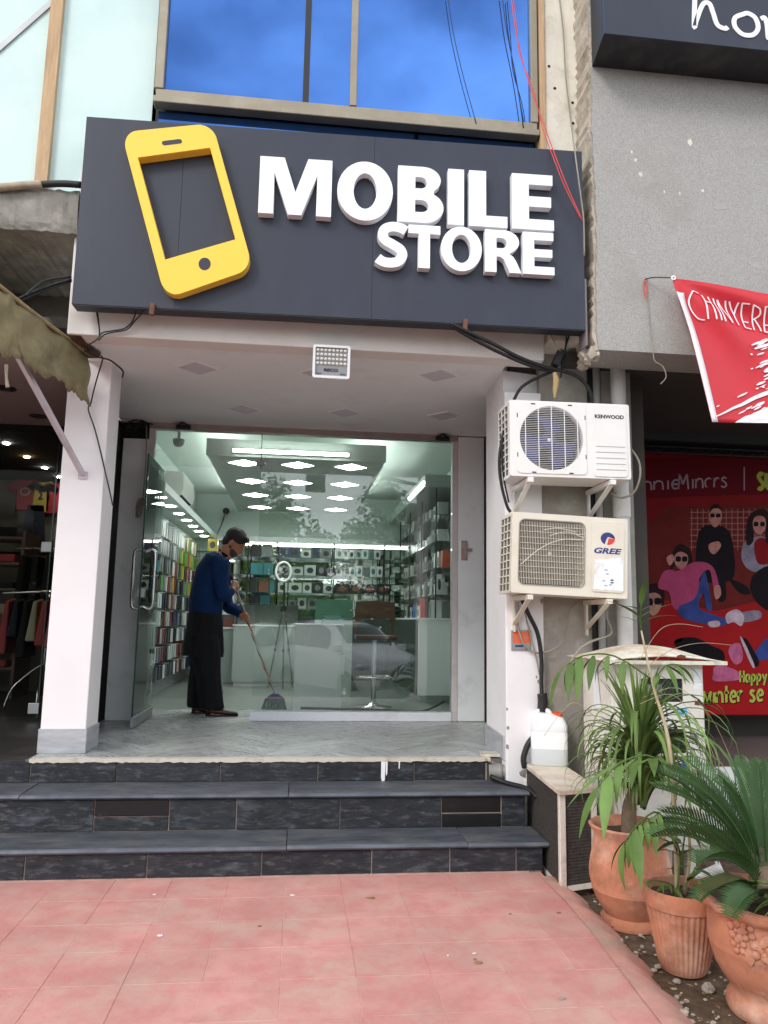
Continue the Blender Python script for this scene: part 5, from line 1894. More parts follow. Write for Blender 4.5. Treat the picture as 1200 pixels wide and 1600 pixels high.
def loft(m, secs, n=20, cap=True):
    """elliptical sections: (centre, half-width x, half-width y[, tilt about Y])"""
    base = len(m.v)
    for s_ in secs:
        c_, rx, ry = s_[:3]
        tl = s_[3] if len(s_) > 3 else 0.0
        for j in range(n):
            a = 2 * math.pi * j / n
            fold = s_[4] * math.cos(7 * a + 1) if len(s_) > 4 else 0.0
            x = (rx + fold) * math.cos(a)
            m.v.append((c_[0] + x * math.cos(tl), c_[1] + (ry + fold) * math.sin(a), c_[2] - x * math.sin(tl)))
    for i in range(len(secs) - 1):
        for j in range(n):
            a, b_ = base + i * n + j, base + i * n + (j + 1) % n
            m.f.append((a, b_, b_ + n, a + n))
    if cap:
        m.f.append(tuple(base + j for j in reversed(range(n))))
        m.f.append(tuple(base + (len(secs) - 1) * n + j for j in range(n)))


def fuse(o, vox, it=3, fac=0.5):
    """melt the overlapping volumes of one mesh into one continuous surface"""
    md = o.modifiers.new('fuse', 'REMESH')
    md.mode = 'VOXEL'
    md.voxel_size = vox
    md.use_smooth_shade = True
    sm = o.modifiers.new('soften', 'SMOOTH')
    sm.factor = fac
    sm.iterations = it
    return o


man = thing('person', (mp_(330, 1540).x, YM, ZF), 'man in blue sweater and loose black trousers sweeping inside the doorway', 'person')
# joints
HEAD = mp_(515, 232)
NECK = mp_(445, 330)
SH_N, SH_F = mp_(405, 400, -0.19), mp_(420, 400, 0.18)
EL_N = mp_(440, 625, -0.22)
WR_N = mp_(498, 597, -0.13)
EL_F = mp_(470, 700, 0.2)
WR_F = mp_(572, 780, 0.1)
HN = mp_(520, 580, -0.10)
HF = mp_(593, 812, 0.07)
POLE_A, POLE_B = mp_(497, 505, -0.06), pix(429, 1100, z=ZF + 0.05)
pdir = (POLE_B - POLE_A).normalized()


def near_pole(p):
    t = (p - POLE_A).dot(pdir)
    return POLE_A + pdir * t


GN, GF = near_pole(HN), near_pole(HF)
bd = MB()
tl = Matrix.Rotation(math.radians(40), 3, 'Y')


def hv(x, y, z):
    """a point of the bowed head"""
    return HEAD + Matrix.Rotation(math.radians(36), 3, 'Y') @ Vector((x, y, z))


blob(bd, hv(0, 0, 0.012), 0.098, 0.076, 0.112, rot=tl)                  # skull
blob(bd, hv(0.045, 0, -0.055), 0.062, 0.058, 0.075, rot=tl)             # jaw
blob(bd, hv(0.055, 0, -0.105), 0.034, 0.036, 0.030)                     # chin
bd.tube([hv(0.085, 0, 0.012), hv(0.104, 0, -0.028), hv(0.088, 0, -0.042)], [0.012, 0.016, 0.010], n=8, smooth=3)   # nose
blob(bd, hv(0.082, 0, 0.03), 0.022, 0.055, 0.014)                       # brow
blob(bd, hv(0.078, 0, -0.072), 0.018, 0.026, 0.012)                     # lips
for s_ in (-1, 1):
    blob(bd, hv(-0.012, s_ * 0.078, -0.022), 0.024, 0.012, 0.034, rot=tl)   # ears
bd.tube([hv(-0.03, 0, -0.05), NECK, NECK + Vector((-0.06, 0, -0.08))], [0.058, 0.062, 0.09], n=14, smooth=4)
# trunk
tr_ = [(mp_(395, 370), 0.10, 0.19, 0.5), (mp_(345, 470), 0.13, 0.18, 0.35), (mp_(318, 600), 0.135, 0.165, 0.2), (mp_(300, 740), 0.13, 0.16, 0.1), (mp_(290, 850), 0.135, 0.165)]
loft(bd, tr_, 20)
# legs
HIP = mp_(290, 880)
KN_N, AN_N = mp_(310, 1180, -0.09), mp_(350, 1490, -0.10)
KN_F, AN_F = mp_(270, 1180, 0.09), mp_(240, 1480, 0.10)
for (k_, a_, s_) in ((KN_N, AN_N, -1), (KN_F, AN_F, 1)):
    bd.tube([HIP + Vector((0, s_ * 0.085, 0)), k_, a_, a_ + Vector((0.0, 0, -0.03))], [0.085, 0.058, 0.038, 0.034], n=12, smooth=4)
    blob(bd, a_ + Vector((0.05, 0, -0.055)), 0.085, 0.030, 0.020)
# arms, palms, fingers closed on the pole
for (sh, el, wr, gp, s_) in ((SH_N, EL_N, WR_N, GN, -1), (SH_F, EL_F, WR_F, GF, 1)):
    bd.tube([sh + Vector((-0.03, -s_ * 0.06, 0.0)), sh, el, wr], [0.06, 0.056, 0.043, 0.029], n=12, smooth=5)
    side = Vector((0, s_, 0))
    fw = (gp - wr)
    fw = fw.normalized()
    palm = wr + (gp - wr) * 0.62 + side * 0.016
    blob(bd, palm, 0.042, 0.020, 0.040)
    bd.tube([wr, palm], [0.027, 0.026], n=10, smooth=1)
    out = pdir.cross(side).normalized()
    if out.dot(fw) < 0:
        out = -out
    for q in range(4):
        base = gp - pdir * (0.030 - 0.020 * q) + side * 0.024
        ln = (0.9, 1.0, 0.96, 0.82)[q]
        bd.tube([base - out * 0.020, base + out * 0.024 * ln, base + out * 0.030 * ln - side * 0.026, base + out * 0.012 - side * 0.050, base - out * 0.006 - side * 0.050], [0.0105, 0.010, 0.0095, 0.009, 0.0075], n=8, smooth=3)
    th = gp - pdir * 0.045 + side * 0.014
    bd.tube([palm - pdir * 0.018, th + out * 0.012, th + out * 0.026 - side * 0.028 + pdir * 0.008, th + out * 0.016 - side * 0.05 + pdir * 0.02], [0.012, 0.0115, 0.0105, 0.008], n=8, smooth=3)
body = bd.build('body', 'skin', man, smooth=True)
fuse(body, 0.006, 2)
# eyes
for s_ in (-1, 1):
    e_ = MB()
    blob(e_, hv(0.083, s_ * 0.032, 0.010), 0.006, 0.009, 0.004, 8, 6)
    e_.build('eye', 'black_gap', body, smooth=True)
# hair and beard
hr = MB()
blob(hr, hv(-0.014, 0, 0.05), 0.112, 0.088, 0.104, rot=tl)
blob(hr, hv(-0.058, 0, -0.02), 0.055, 0.074, 0.07, rot=tl)
blob(hr, hv(0.052, 0, 0.088), 0.056, 0.066, 0.038, rot=tl)
hair = hr.build('hair', 'hair', man, smooth=True)
fuse(hair, 0.006, 2)
br = MB()
blob(br, hv(0.044, 0, -0.072), 0.0600, 0.0600, 0.064, rot=tl)
blob(br, hv(0.054, 0, -0.106), 0.036, 0.038, 0.030)
blob(br, hv(0.000, 0, -0.045), 0.022, 0.0745, 0.045, rot=tl)
beard = br.build('beard', 'beard', man, smooth=True)
fuse(beard, 0.006, 1)
# sweater
sw = MB()
loft(sw, [(mp_(428, 335), 0.085, 0.115, 0.55), (mp_(398, 365), 0.135, 0.205, 0.5), (mp_(350, 460), 0.160, 0.215, 0.35), (mp_(325, 560), 0.160, 0.20, 0.22), (mp_(305, 660), 0.160, 0.195, 0.12), (mp_(297, 740), 0.158, 0.19, 0.12), (mp_(296, 768), 0.150, 0.185, 0.12)], 24)
for (sh, el, wr, s_) in ((SH_N, EL_N, WR_N, -1), (SH_F, EL_F, WR_F, 1)):
    sw.tube([sh + Vector((-0.05, -s_ * 0.05, 0.02)), sh, sh * 0.5 + el * 0.5 + Vector((-0.012, 0, 0)), el + Vector((-0.008, 0, -0.01)), el * 0.45 + wr * 0.55, wr - (wr - el).normalized() * 0.005], [0.085, 0.086, 0.072, 0.063, 0.054, 0.041], n=14, smooth=5)
swo = sw.build('sweater', 'sweater', man, smooth=True)
fuse(swo, 0.009, 3)
cl = MB()
cl.tube([mp_(412, 290), mp_(440, 325, -0.06), mp_(468, 338, -0.02), mp_(468, 338, 0.02), mp_(440, 325, 0.06), mp_(412, 290)], 0.016, n=8)
cl.build('collar', 'black_cloth', man, smooth=True)
# long shirt tail
km = MB()
loft(km, [(mp_(296, 745), 0.150, 0.18, 0.1, 0.0), (mp_(296, 830), 0.160, 0.19, 0.05, 0.004), (mp_(288, 950), 0.172, 0.20, 0.02, 0.010), (mp_(284, 1040), 0.178, 0.205, 0.02, 0.014), (mp_(281, 1092), 0.176, 0.21, 0.03, 0.017)], 28)
km.build('shirt_tail', 'black_cloth', man, smooth=True, auto=50)
# loose trousers
tu = MB()
for (k_, a_, s_, g_) in ((KN_N, AN_N, -1, 1.0), (KN_F, AN_F, 1, 0.92)):
    h = HIP + Vector((0.0, s_ * 0.085, -0.05))
    am = a_ + Vector((-0.01, 0, 0.02))
    secs = []
    for q in range(9):
        f = q / 8
        p = h.lerp(k_, f * 2) if f < 0.5 else k_.lerp(am, f * 2 - 1)
        r = (0.142 - 0.038 * f) * g_
        secs.append((p, r * (1.0 + 0.05 * math.sin(9 * f + s_)), r * 0.92, 0.0, 0.004))
    loft(tu, secs, 20)
    loft(tu, [(am + Vector((0.0, 0, 0.035)), 0.102 * g_, 0.09, 0.0, 0.006), (am + Vector((0.008, 0, 0.0)), 0.106 * g_, 0.092, 0.0, 0.007), (am + Vector((0.01, 0, -0.02)), 0.098 * g_, 0.088, 0.0, 0.006)], 20)
tro = tu.build('trousers', 'black_cloth', man, smooth=True)
fuse(tro, 0.010, 2)
# loafers
for (a_, s_, ln) in ((AN_N, -1, 1.0), (AN_F, 1, 0.9)):
    x0 = a_.x - 0.055
    sh_ = MB()
    y = a_.y
    L = 0.285 * ln
    secs = []
    prof = [(0.0, 0.026, 0.055), (0.06, 0.036, 0.072), (0.22, 0.040, 0.070), (0.42, 0.042, 0.062), (0.62, 0.046, 0.052), (0.82, 0.044, 0.040), (0.95, 0.030, 0.028), (1.0, 0.012, 0.018)]
    nb_ = 14
    base = len(sh_.v)
    for (f, hw, h) in prof:
        for j in range(nb_):
            a = 2 * math.pi * j / nb_
            sh_.v.append((x0 + f * L, y + hw * math.cos(a), ZF + 0.010 + max(0, (0.5 + 0.5 * math.sin(a))) * h))
    for i in range(len(prof) - 1):
        for j in range(nb_):
            a, b_ = base + i * nb_ + j, base + i * nb_ + (j + 1) % nb_
            sh_.f.append((a, b_, b_ + nb_, a + nb_))
    sh_.f.append(tuple(base + j for j in range(nb_)))
    sh_.f.append(tuple(base + (len(prof) - 1) * nb_ + j for j in range(nb_)))
    so = sh_.build('shoe', 'shoe_leather', man, smooth=True)
    sl = MB()
    q = [(x0 - 0.004 + f * (L + 0.008), hw + 0.004) for (f, hw, h) in prof]
    sl.plate([[(p[0], y - p[1]) for p in q] + [(p[0], y + p[1]) for p in reversed(q)]], ZF + 0.001, ZF + 0.013, lambda u, v, t: (u, v, t))
    sl.build('sole', 'black_gap', so)


# broom with striped handle
def stripes():
    m = mat('striped_pole', c3(200, 190, 150), 0.35)
    n, l = m.node_tree.nodes, m.node_tree.links
    tc = n.new('ShaderNodeTexCoord')
    wv = n.new('ShaderNodeTexWave')
    wv.wave_type = 'BANDS'
    wv.bands_direction = 'DIAGONAL'
    wv.wave_profile = 'SAW'
    wv.inputs['Scale'].default_value = 9.0
    cr = n.new('ShaderNodeValToRGB')
    cr.color_ramp.interpolation = 'CONSTANT'
    e = cr.color_ramp.elements
    cs = [c3(226, 226, 220), c3(186, 50, 44), c3(220, 180, 60), c3(28, 30, 44), c3(222, 214, 190), c3(40, 60, 90)]
    e[0].color = (*cs[0], 1)
    e[1].position = 1 / 6
    e[1].color = (*cs[1], 1)
    for k in range(2, 6):
        x = e.new(k / 6)
        x.color = (*cs[k], 1)
    l.new(tc.outputs['Object'], wv.inputs['Vector'])
    l.new(wv.outputs['Fac'], cr.inputs[0])
    l.new(cr.outputs[0], n['Principled BSDF'].inputs['Base Color'])


stripes()
bm_ = thing('broom', tuple(POLE_B), 'broom with spirally striped handle held by the sweeping man', 'broom')
m = MB()
m.tube([POLE_A, POLE_B + Vector((0, 0, 0.08)) - pdir * 0.02], 0.0125, n=12, smooth=1)
m.build('handle', 'striped_pole', bm_, smooth=True, auto=50)
m = MB()
m.tube([POLE_A - pdir * 0.03, POLE_A + pdir * 0.01], 0.014, n=12, smooth=1)
m.build('end_cap', 'black_gap', bm_, smooth=True, auto=50)
m = MB()
c_ = POLE_B
m.hexa([(c_.x - 0.10, c_.y - 0.03, ZF + 0.10), (c_.x + 0.10, c_.y - 0.03, ZF + 0.10), (c_.x + 0.10, c_.y + 0.03, ZF + 0.10), (c_.x - 0.10, c_.y + 0.03, ZF + 0.10)],
       [(c_.x - 0.03, c_.y - 0.02, ZF + 0.15), (c_.x + 0.03, c_.y - 0.02, ZF + 0.15), (c_.x + 0.03, c_.y + 0.02, ZF + 0.15), (c_.x - 0.03, c_.y + 0.02, ZF + 0.15)])
m.build('head', mat('broom_blue', c3(40, 54, 110), 0.6), bm_, bevel=0.004)
m = MB()
rk = random.Random(9)
for k in range(220):
    x, y = c_.x + rk.uniform(-0.098, 0.098), c_.y + rk.uniform(-0.028, 0.028)
    m.tube([(x, y, ZF + 0.101), (x + (x - c_.x) * 0.25 + rk.uniform(-0.01, 0.01), y - 0.01 + rk.uniform(-0.01, 0.01), ZF + 0.002)], 0.0018, n=3, smooth=1)
tag(m.build('bristles', mat('broom_green', c3(44, 96, 84), 0.7), bm_), kind='stuff')
# ------------------------------------------------------------------ old cooler box with mesh sides
CT = 0.50
cBL, cFC, cFR = pix(820, 1191, z=CT), pix(874, 1234, z=CT), pix(932, 1229, z=CT)
mat('cooler_paint', c3(226, 218, 206), 0.55, var=0.05, vscale=5, dirt=[(c3(170, 140, 104), 0.7), (c3(130, 110, 88), 0.5)], dscale=4, dpos=(0.5, 0.72))
mat('cooler_top', c3(216, 204, 186), 0.6, var=0.08, vscale=5, dirt=[(c3(160, 122, 84), 0.8), (c3(226, 222, 216), 0.5)], dscale=3, dpos=(0.46, 0.68))
mat('mesh_dark', c3(46, 42, 40), 0.8, var=0.4, vscale=60, bump=1.0, bscale=120)
mat('mesh_wire', c3(84, 78, 74), 0.6, metal=0.3, var=0.3, vscale=40)
cl_ = thing('cooler_box', (cFC.x + 0.1, cFC.y + 0.2, ZS), 'old cream cooler box with dark mesh sides standing beside the steps', 'cooler')
eL = (cBL - cFC)
eR = (cFR - cFC)
cBR = cFC + eL + eR
ZB_ = -0.035


def cpt(a, b_, z):
    """a along the left side going back, b along the front going right"""
    p = cFC + eL * a + eR * b_
    return Vector((p.x, p.y, z))


m = MB()
m.hexa([cpt(-0.02, -0.03, CT - 0.03), cpt(-0.02, 1.03, CT - 0.03), cpt(1.02, 1.03, CT - 0.03), cpt(1.02, -0.03, CT - 0.03)], [cpt(-0.02, -0.03, CT), cpt(-0.02, 1.03, CT), cpt(1.02, 1.03, CT), cpt(1.02, -0.03, CT)])
m.build('top', 'cooler_top', cl_, bevel=0.006)
for (a, b_, wa, wb) in ((0, 0, 0.09, 0.16), (0, 1, 0.09, -0.14), (1, 0, -0.07, 0.14), (1, 1, -0.07, -0.14)):
    m = MB()
    q = [cpt(a, b_, 0), cpt(a + wa * 0.6, b_, 0), cpt(a + wa * 0.6, b_ + wb, 0), cpt(a, b_ + wb, 0)]
    m.hexa([(p.x, p.y, ZB_) for p in q], [(p.x, p.y, CT - 0.031) for p in q])
    m.build('corner_post', 'cooler_paint', cl_, bevel=0.003, seg=1)
for z in (ZB_ + 0.012,):
    for (p, q) in ((cpt(0.06, 0.02, z), cpt(0.95, 0.02, z)), (cpt(0.02, 0.17, z), cpt(0.02, 0.86, z))):
        m = MB()
        m.bar(p, q, 0.018, 0.024)
        m.build('bottom_rail', 'cooler_paint', cl_)
for (p0, p1, nm) in ((cpt(0.05, 0.06, 0), cpt(0.97, 0.06, 0), 'side'), (cpt(0.04, 0.16, 0), cpt(0.04, 0.88, 0), 'front')):
    m = MB()
    d = (p1 - p0)
    off = Vector((d.y, -d.x, 0)).normalized() * 0.004
    if nm == 'side':
        off = -off
    m.add([(p0.x, p0.y, ZB_ + 0.02), (p1.x, p1.y, ZB_ + 0.02), (p1.x, p1.y, CT - 0.03), (p0.x, p0.y, CT - 0.03)], [(0, 1, 2, 3)])
    pad = m.build('cooling_pad', 'mesh_dark', cl_, solid=0.01)
    m = MB()
    H = CT - 0.04 - ZB_ - 0.02
    n_ = 26
    for sgn in (0, 1):
        for k in range(-n_, n_ * 2):
            f0, f1 = k / n_, k / n_ + 0.55
            g0, g1 = 0.0, 1.0
            if f0 < 0:
                g0 = -f0 / 0.55
                f0 = 0.0
            if f1 > 1:
                g1 = 1 - (f1 - 1) / 0.55
                f1 = 1.0
            if g1 <= g0 or f0 >= 1 or f1 <= 0:
                continue
            za, zb_ = (g0, g1) if sgn == 0 else (1 - g0, 1 - g1)
            a = p0 + d * f0 + off * 2
            b_ = p0 + d * f1 + off * 2
            m.bar((a.x, a.y, ZB_ + 0.025 + H * za), (b_.x, b_.y, ZB_ + 0.025 + H * zb_), 0.003, 0.003)
    tag(m.build('wire_mesh', 'mesh_wire', pad), kind='stuff')

# ------------------------------------------------------------------ jerrycan
jc = pix(866, 1199, z=CT + 0.001)
jc.y += 0.10
jw, jd, jh = 0.235, 0.15, 0.335
jr = thing('jerrycan', tuple(jc), 'translucent white plastic jerrycan with orange cap on the cooler box', 'jerrycan')
mat('jerry', c3(238, 240, 242), 0.35, var=0.02, spec=0.4, dirt=(c3(214, 216, 214), 0.5), dscale=5)
mat('jerry_water', c3(206, 212, 214), 0.3, var=0.02)
mat('cap_orange', c3(234, 76, 32), 0.4)
JR = Matrix.Translation(jc) @ Matrix.Rotation(math.radians(-14), 4, 'Z')


def can(secs, n=24):
    m = MB()
    for (z, w, d, cx) in secs:
        for k in range(n):
            a = 2 * math.pi * k / n
            ca_, sa_ = math.cos(a), math.sin(a)
            e_ = 0.42
            x = cx + w / 2 * math.copysign(abs(ca_) ** e_, ca_)
            y = d / 2 * math.copysign(abs(sa_) ** e_, sa_)
            m.v.append(tuple(JR @ Vector((x, y, z))))
    for i in range(len(secs) - 1):
        for k in range(n):
            a, b_ = i * n + k, i * n + (k + 1) % n
            m.f.append((a, b_, b_ + n, a + n))
    m.f.append(tuple(reversed(range(n))))
    m.f.append(tuple((len(secs) - 1) * n + k for k in range(n)))
    return m


can([(0.0, jw * 0.92, jd * 0.9, 0), (0.012, jw, jd, 0), (0.105, jw, jd, 0)]).build('water_part', 'jerry_water', jr, smooth=True, auto=40)
can([(0.1052, jw, jd, 0), (0.20, jw, jd, 0), (0.205, jw * 0.985, jd * 0.98, 0), (0.212, jw * 0.985, jd * 0.98, 0), (0.217, jw, jd, 0), (0.255, jw * 0.99, jd * 0.98, 0), (0.30, jw * 0.86, jd * 0.86, -0.008), (0.318, jw * 0.60, jd * 0.62, -0.03), (0.326, jw * 0.5, jd * 0.4, -0.035)]).build('shell', 'jerry', jr, smooth=True, auto=40)
m = MB()
m.lathe([(0.034, 0), (0.034, 0.012), (0.028, 0.014), (0.028, 0.02)], n=18, mtx=JR @ Matrix.Translation((0.052, -0.01, 0.275)))
m.build('neck', 'jerry', jr, smooth=True, auto=40)
m = MB()
m.lathe([(0.034, 0), (0.034, 0.034), (0.030, 0.038), (0.002, 0.040)], n=24, rib=0.0015, ribs=24, ribz=(-1, 0.035), mtx=JR @ Matrix.Translation((0.052, -0.01, 0.292)))
m.build('cap', 'cap_orange', jr, smooth=True, auto=40)
m = MB()
m.tube([JR @ Vector(p) for p in ((-0.085, 0, 0.285), (-0.075, 0, 0.325), (-0.045, 0, 0.338), (0.0, 0, 0.335), (0.018, 0, 0.30))], 0.015, n=10)
m.build('grip', 'jerry', jr, smooth=True)

# ------------------------------------------------------------------ meter cabinet
YK = 4.35
kx0, kx1 = pix(957, 1100, y=YK).x, pix(1101, 1100, y=YK).x
kz1 = pix(1030, 1036, y=YK).z
kz0 = 0.12
ky1 = YK + 0.46
mat('cab_paint', c3(226, 222, 212), 0.5, var=0.04, vscale=4, dirt=[(c3(190, 176, 150), 0.6), (c3(150, 108, 70), 0.35)], dscale=2.6, dpos=(0.52, 0.75))
mat('cab_roof', c3(222, 216, 200), 0.6, var=0.06, vscale=4, dirt=[(c3(180, 136, 84), 0.8), (c3(126, 96, 70), 0.5)], dscale=3, dpos=(0.5, 0.7))
mat('rust', c3(110, 62, 40), 0.9, var=0.3, vscale=20)
mat('meter_glass', c3(36, 38, 40), 0.08, spec=0.7, var=0.3, vscale=3)
mat('paper', c3(232, 234, 238), 0.7, var=0.04, vscale=10)
mat('sticker_blue', c3(110, 186, 216), 0.5)
mat('poster_blue', c3(60, 110, 190), 0.5)
ck = thing('meter_cabinet', ((kx0 + kx1) / 2, YK + 0.2, ZS), 'pale metal meter cabinet with small pitched roof behind the pot plants', 'cabinet')
fK = front(YK)


def kq(a, b_, c, d):
    """photo box on the cabinet face to face coordinates"""
    p, q = pix(a, b_, y=YK), pix(c, d, y=YK)
    return (p.x, q.x, q.z, p.z)


w1 = kq(1001, 1060, 1067, 1097)
w2 = kq(1003, 1139, 1072, 1177)
m = MB()
m.box(kx0, kx1, YK + 0.006, ky1, kz0, kz1)
m.build('body', 'cab_paint', ck, bevel=0.004, seg=1)
m = MB()
m.plate([[(kx0 + 0.02, kz0 + 0.03), (kx1 - 0.012, kz0 + 0.03), (kx1 - 0.012, kz1 - 0.035), (kx0 + 0.02, kz1 - 0.035)], rrect(*w1, 0.006, 2), rrect(*w2, 0.006, 2)], -0.0055, 0.006, fK)
dk = m.build('door', 'cab_paint', ck, bevel=0.0015, seg=1)
for w in (w1, w2):
    MB().plate([rrect(*[v + d for v, d in zip(w, (-0.004, 0.004, -0.004, 0.004))], 0.006, 2)], -0.0052, -0.002, fK).build('meter_window', 'meter_glass', dk)
m = MB()
x0, x1, z0, z1 = w1
m.plate([[(x0 + 0.02, z0 + 0.02), (x0 + 0.13, z0 + 0.02), (x0 + 0.13, z1 - 0.035), (x0 + 0.02, z1 - 0.035)]], -0.0015, 0.0, fK)
m.build('meter_dial', mat('dial_grey', c3(120, 124, 128), 0.5), dk)
for (bx_, mm, nm) in ((kq(1008, 1103, 1047, 1138), 'paper', 'paper_notice'), (kq(1056, 1106, 1073, 1117), 'sticker_blue', 'blue_sticker'), (kq(1083, 1045, 1096, 1066), 'paper', 'white_sticker'), (kq(1082, 1067, 1097, 1084), 'sticker', 'peeling_sticker'), (kq(1040, 1187, 1066, 1222), 'paper', 'poster_scrap'), (kq(1064, 1187, 1076, 1204), 'poster_blue', 'poster_scrap'), (kq(1064, 1214, 1076, 1226), 'poster_blue', 'poster_scrap'), (kq(1066, 1206, 1074, 1213), 'logo_red', 'poster_scrap'), (kq(1090, 1175, 1100, 1195), 'sticker', 'peeling_sticker')):
    MB().plate([[(bx_[0], bx_[2]), (bx_[1], bx_[2] + 0.002), (bx_[1], bx_[3]), (bx_[0] + 0.002, bx_[3])]], 0.0065, 0.0075, fK).build(nm, mm, dk)
px_ = kq(1079, 1146, 1087, 1154)
m = MB()
m.lathe([(0.017, 0), (0.017, 0.012), (0.012, 0.016), (0.006, 0.016), (0.006, 0.01)], n=18, mtx=Matrix.Translation(((px_[0] + px_[1]) / 2, YK - 0.006, (px_[2] + px_[3]) / 2)) @ Matrix.Rotation(math.pi / 2, 4, 'X'))
m.build('lock', 'galv', dk, smooth=True, auto=40)
for (px, py) in ((1090, 1098), (1093, 1207)):
    p = pix(px, py, y=YK)
    MB().plate([[(p.x - 0.022, p.z - 0.012), (p.x + 0.018, p.z - 0.014), (p.x + 0.022, p.z + 0.008), (p.x, p.z + 0.016), (p.x - 0.02, p.z + 0.01)]], 0.006, 0.009, fK).build('rust_patch', 'rust', dk)
for z in (kz1 - 0.12, kz1 - 0.45):
    m = MB()
    m.tube([(kx0 + 0.008, YK - 0.004, z), (kx0 + 0.008, YK - 0.004, z + 0.07)], 0.010, n=8, smooth=1)
    m.build('hinge', 'cab_paint', ck)
# paper on its left side
m = MB()
m.add([(kx0 - 0.003, YK + 0.16, kz1 - 0.30), (kx0 - 0.003, YK + 0.27, kz1 - 0.28), (kx0 - 0.003, YK + 0.29, kz1 - 0.05), (kx0 - 0.012, YK + 0.20, kz1 - 0.03)], [(0, 1, 2, 3)])
m.build('side_notice', 'paper', ck, solid=0.001)
m = MB()
for (a, b_) in ((0.04, 0.1), (0.06, 0.35)):
    m.box(kx0 + a, kx0 + a + 0.05, YK + b_, YK + b_ + 0.05, ZS - 0.02, kz0)
    m.box(kx1 - a - 0.05, kx1 - a, YK + b_, YK + b_ + 0.05, ZS - 0.02, kz0)
m.build('legs', 'cab_paint', ck)
# low pitched roof
rx0, rx1, ry0, ry1 = kx0 - 0.085, kx1 + 0.095, YK - 0.10, ky1 + 0.06
rz, rzp = kz1 + 0.002, kz1 + 0.085


def roof(u, v):
    x, y = rx0 + (rx1 - rx0) * u, ry0 + (ry1 - ry0) * v
    hx = 1 - abs(2 * u - 1) ** 1.7
    hy = min(1, 3.2 * min(v, 1 - v))
    return (x, y, rz + 0.012 + (rzp - rz) * hx * (0.35 + 0.65 * hy))


m = MB()
m.sheet(roof, 24, 12)
m.build('roof', 'cab_roof', ck, smooth=True, solid=0.006)
m = MB()
m.bar((rx0, ry0, rz + 0.006), (rx1, ry0, rz + 0.006), 0.006, 0.022)
m.build('drip_edge', 'cab_roof', ck)
p = Vector(roof(0.62, 0.02))
MB().plate([[(p.x - 0.03, p.z - 0.008), (p.x + 0.02, p.z - 0.006), (p.x + 0.03, p.z + 0.004), (p.x, p.z + 0.012), (p.x - 0.025, p.z + 0.006)]], 0.004, 0.008, front(ry0)).build('rust_patch', 'rust', ck)

# ------------------------------------------------------------------ pots
mat('terracotta', c3(188, 126, 98), 0.9, var=0.18, vscale=5, dirt=[(c3(222, 190, 170), 0.7), (c3(130, 92, 74), 0.65)], dscale=3.0, dpos=(0.48, 0.7), bump=0.25, bscale=60, spec=0.2)
mat('pot_soil', c3(80, 62, 50), 1.0, var=0.4, vscale=30, bump=1.0, bscale=80)


def pot(name, x, y, prof, label, cat='plant pot', soil=None, **kw):
    t = thing(name, (x, y, ZS), label, cat)
    m = MB()
    m.lathe(prof, x, y, ZS, n=kw.pop('n', 56), close=False, **kw)
    m.build('pot_body', 'terracotta', t, smooth=True, auto=50)
    r_, z_ = soil
    m = MB()
    rq_ = random.Random(1)
    m.sheet(lambda u, v: (x + r_ * v * math.cos(2 * math.pi * u), y + r_ * v * math.sin(2 * math.pi * u), ZS + z_ + rq_.uniform(-0.006, 0.008)), 24, 5)
    m.build('potting_soil', 'pot_soil', t, smooth=True)
    return t


AX, AY = 1.715, 3.88
pot('vase_pot', AX, AY, [(0.0, 0.0), (0.146, 0.0), (0.150, 0.03), (0.132, 0.05), (0.148, 0.075), (0.174, 0.12), (0.190, 0.165), (0.192, 0.168), (0.190, 0.172), (0.202, 0.215), (0.203, 0.25), (0.196, 0.30), (0.182, 0.36), (0.174, 0.40), (0.174, 0.43), (0.195, 0.455), (0.200, 0.468), (0.192, 0.476), (0.178, 0.47), (0.165, 0.44), (0.155, 0.40), (0.15, 0.3)],
    'tall terracotta vase pot standing nearest the cooler box', soil=(0.165, 0.43))
BX, BY = 1.722, 3.37
pot('ribbed_pot', BX, BY, [(0.0, 0.0), (0.090, 0.0), (0.097, 0.012), (0.104, 0.04), (0.126, 0.15), (0.143, 0.245), (0.147, 0.262), (0.156, 0.268), (0.159, 0.30), (0.160, 0.33), (0.156, 0.342), (0.147, 0.338), (0.142, 0.31), (0.135, 0.25)],
    'terracotta pot with vertical ribs between the other two pots', soil=(0.142, 0.30), n=180, rib=0.005, ribs=36, ribz=(0.03, 0.25))
CX, CY = 1.905, 2.99
dpot = pot('flower_relief_pot', CX, CY, [(0.0, 0.0), (0.178, 0.0), (0.186, 0.02), (0.180, 0.05), (0.166, 0.062), (0.164, 0.085), (0.190, 0.12), (0.218, 0.165), (0.232, 0.21), (0.240, 0.245), (0.243, 0.25), (0.240, 0.262), (0.244, 0.272), (0.242, 0.33), (0.240, 0.37), (0.244, 0.378), (0.268, 0.39), (0.276, 0.405), (0.276, 0.425), (0.262, 0.432), (0.245, 0.425), (0.235, 0.40), (0.23, 0.33)],
           'large terracotta pot with moulded flowers at the lower right corner', soil=(0.235, 0.39), n=72, wob=lambda a, z: 0.008 * math.cos(11 * a) if z > 0.388 else 0.0)


def on_pot(u, v, t):
    """relief on the pot wall: u is an angle, v a height"""
    r = 0.243 + t
    return Vector((CX + r * math.cos(u), CY + r * math.sin(u), ZS + v))


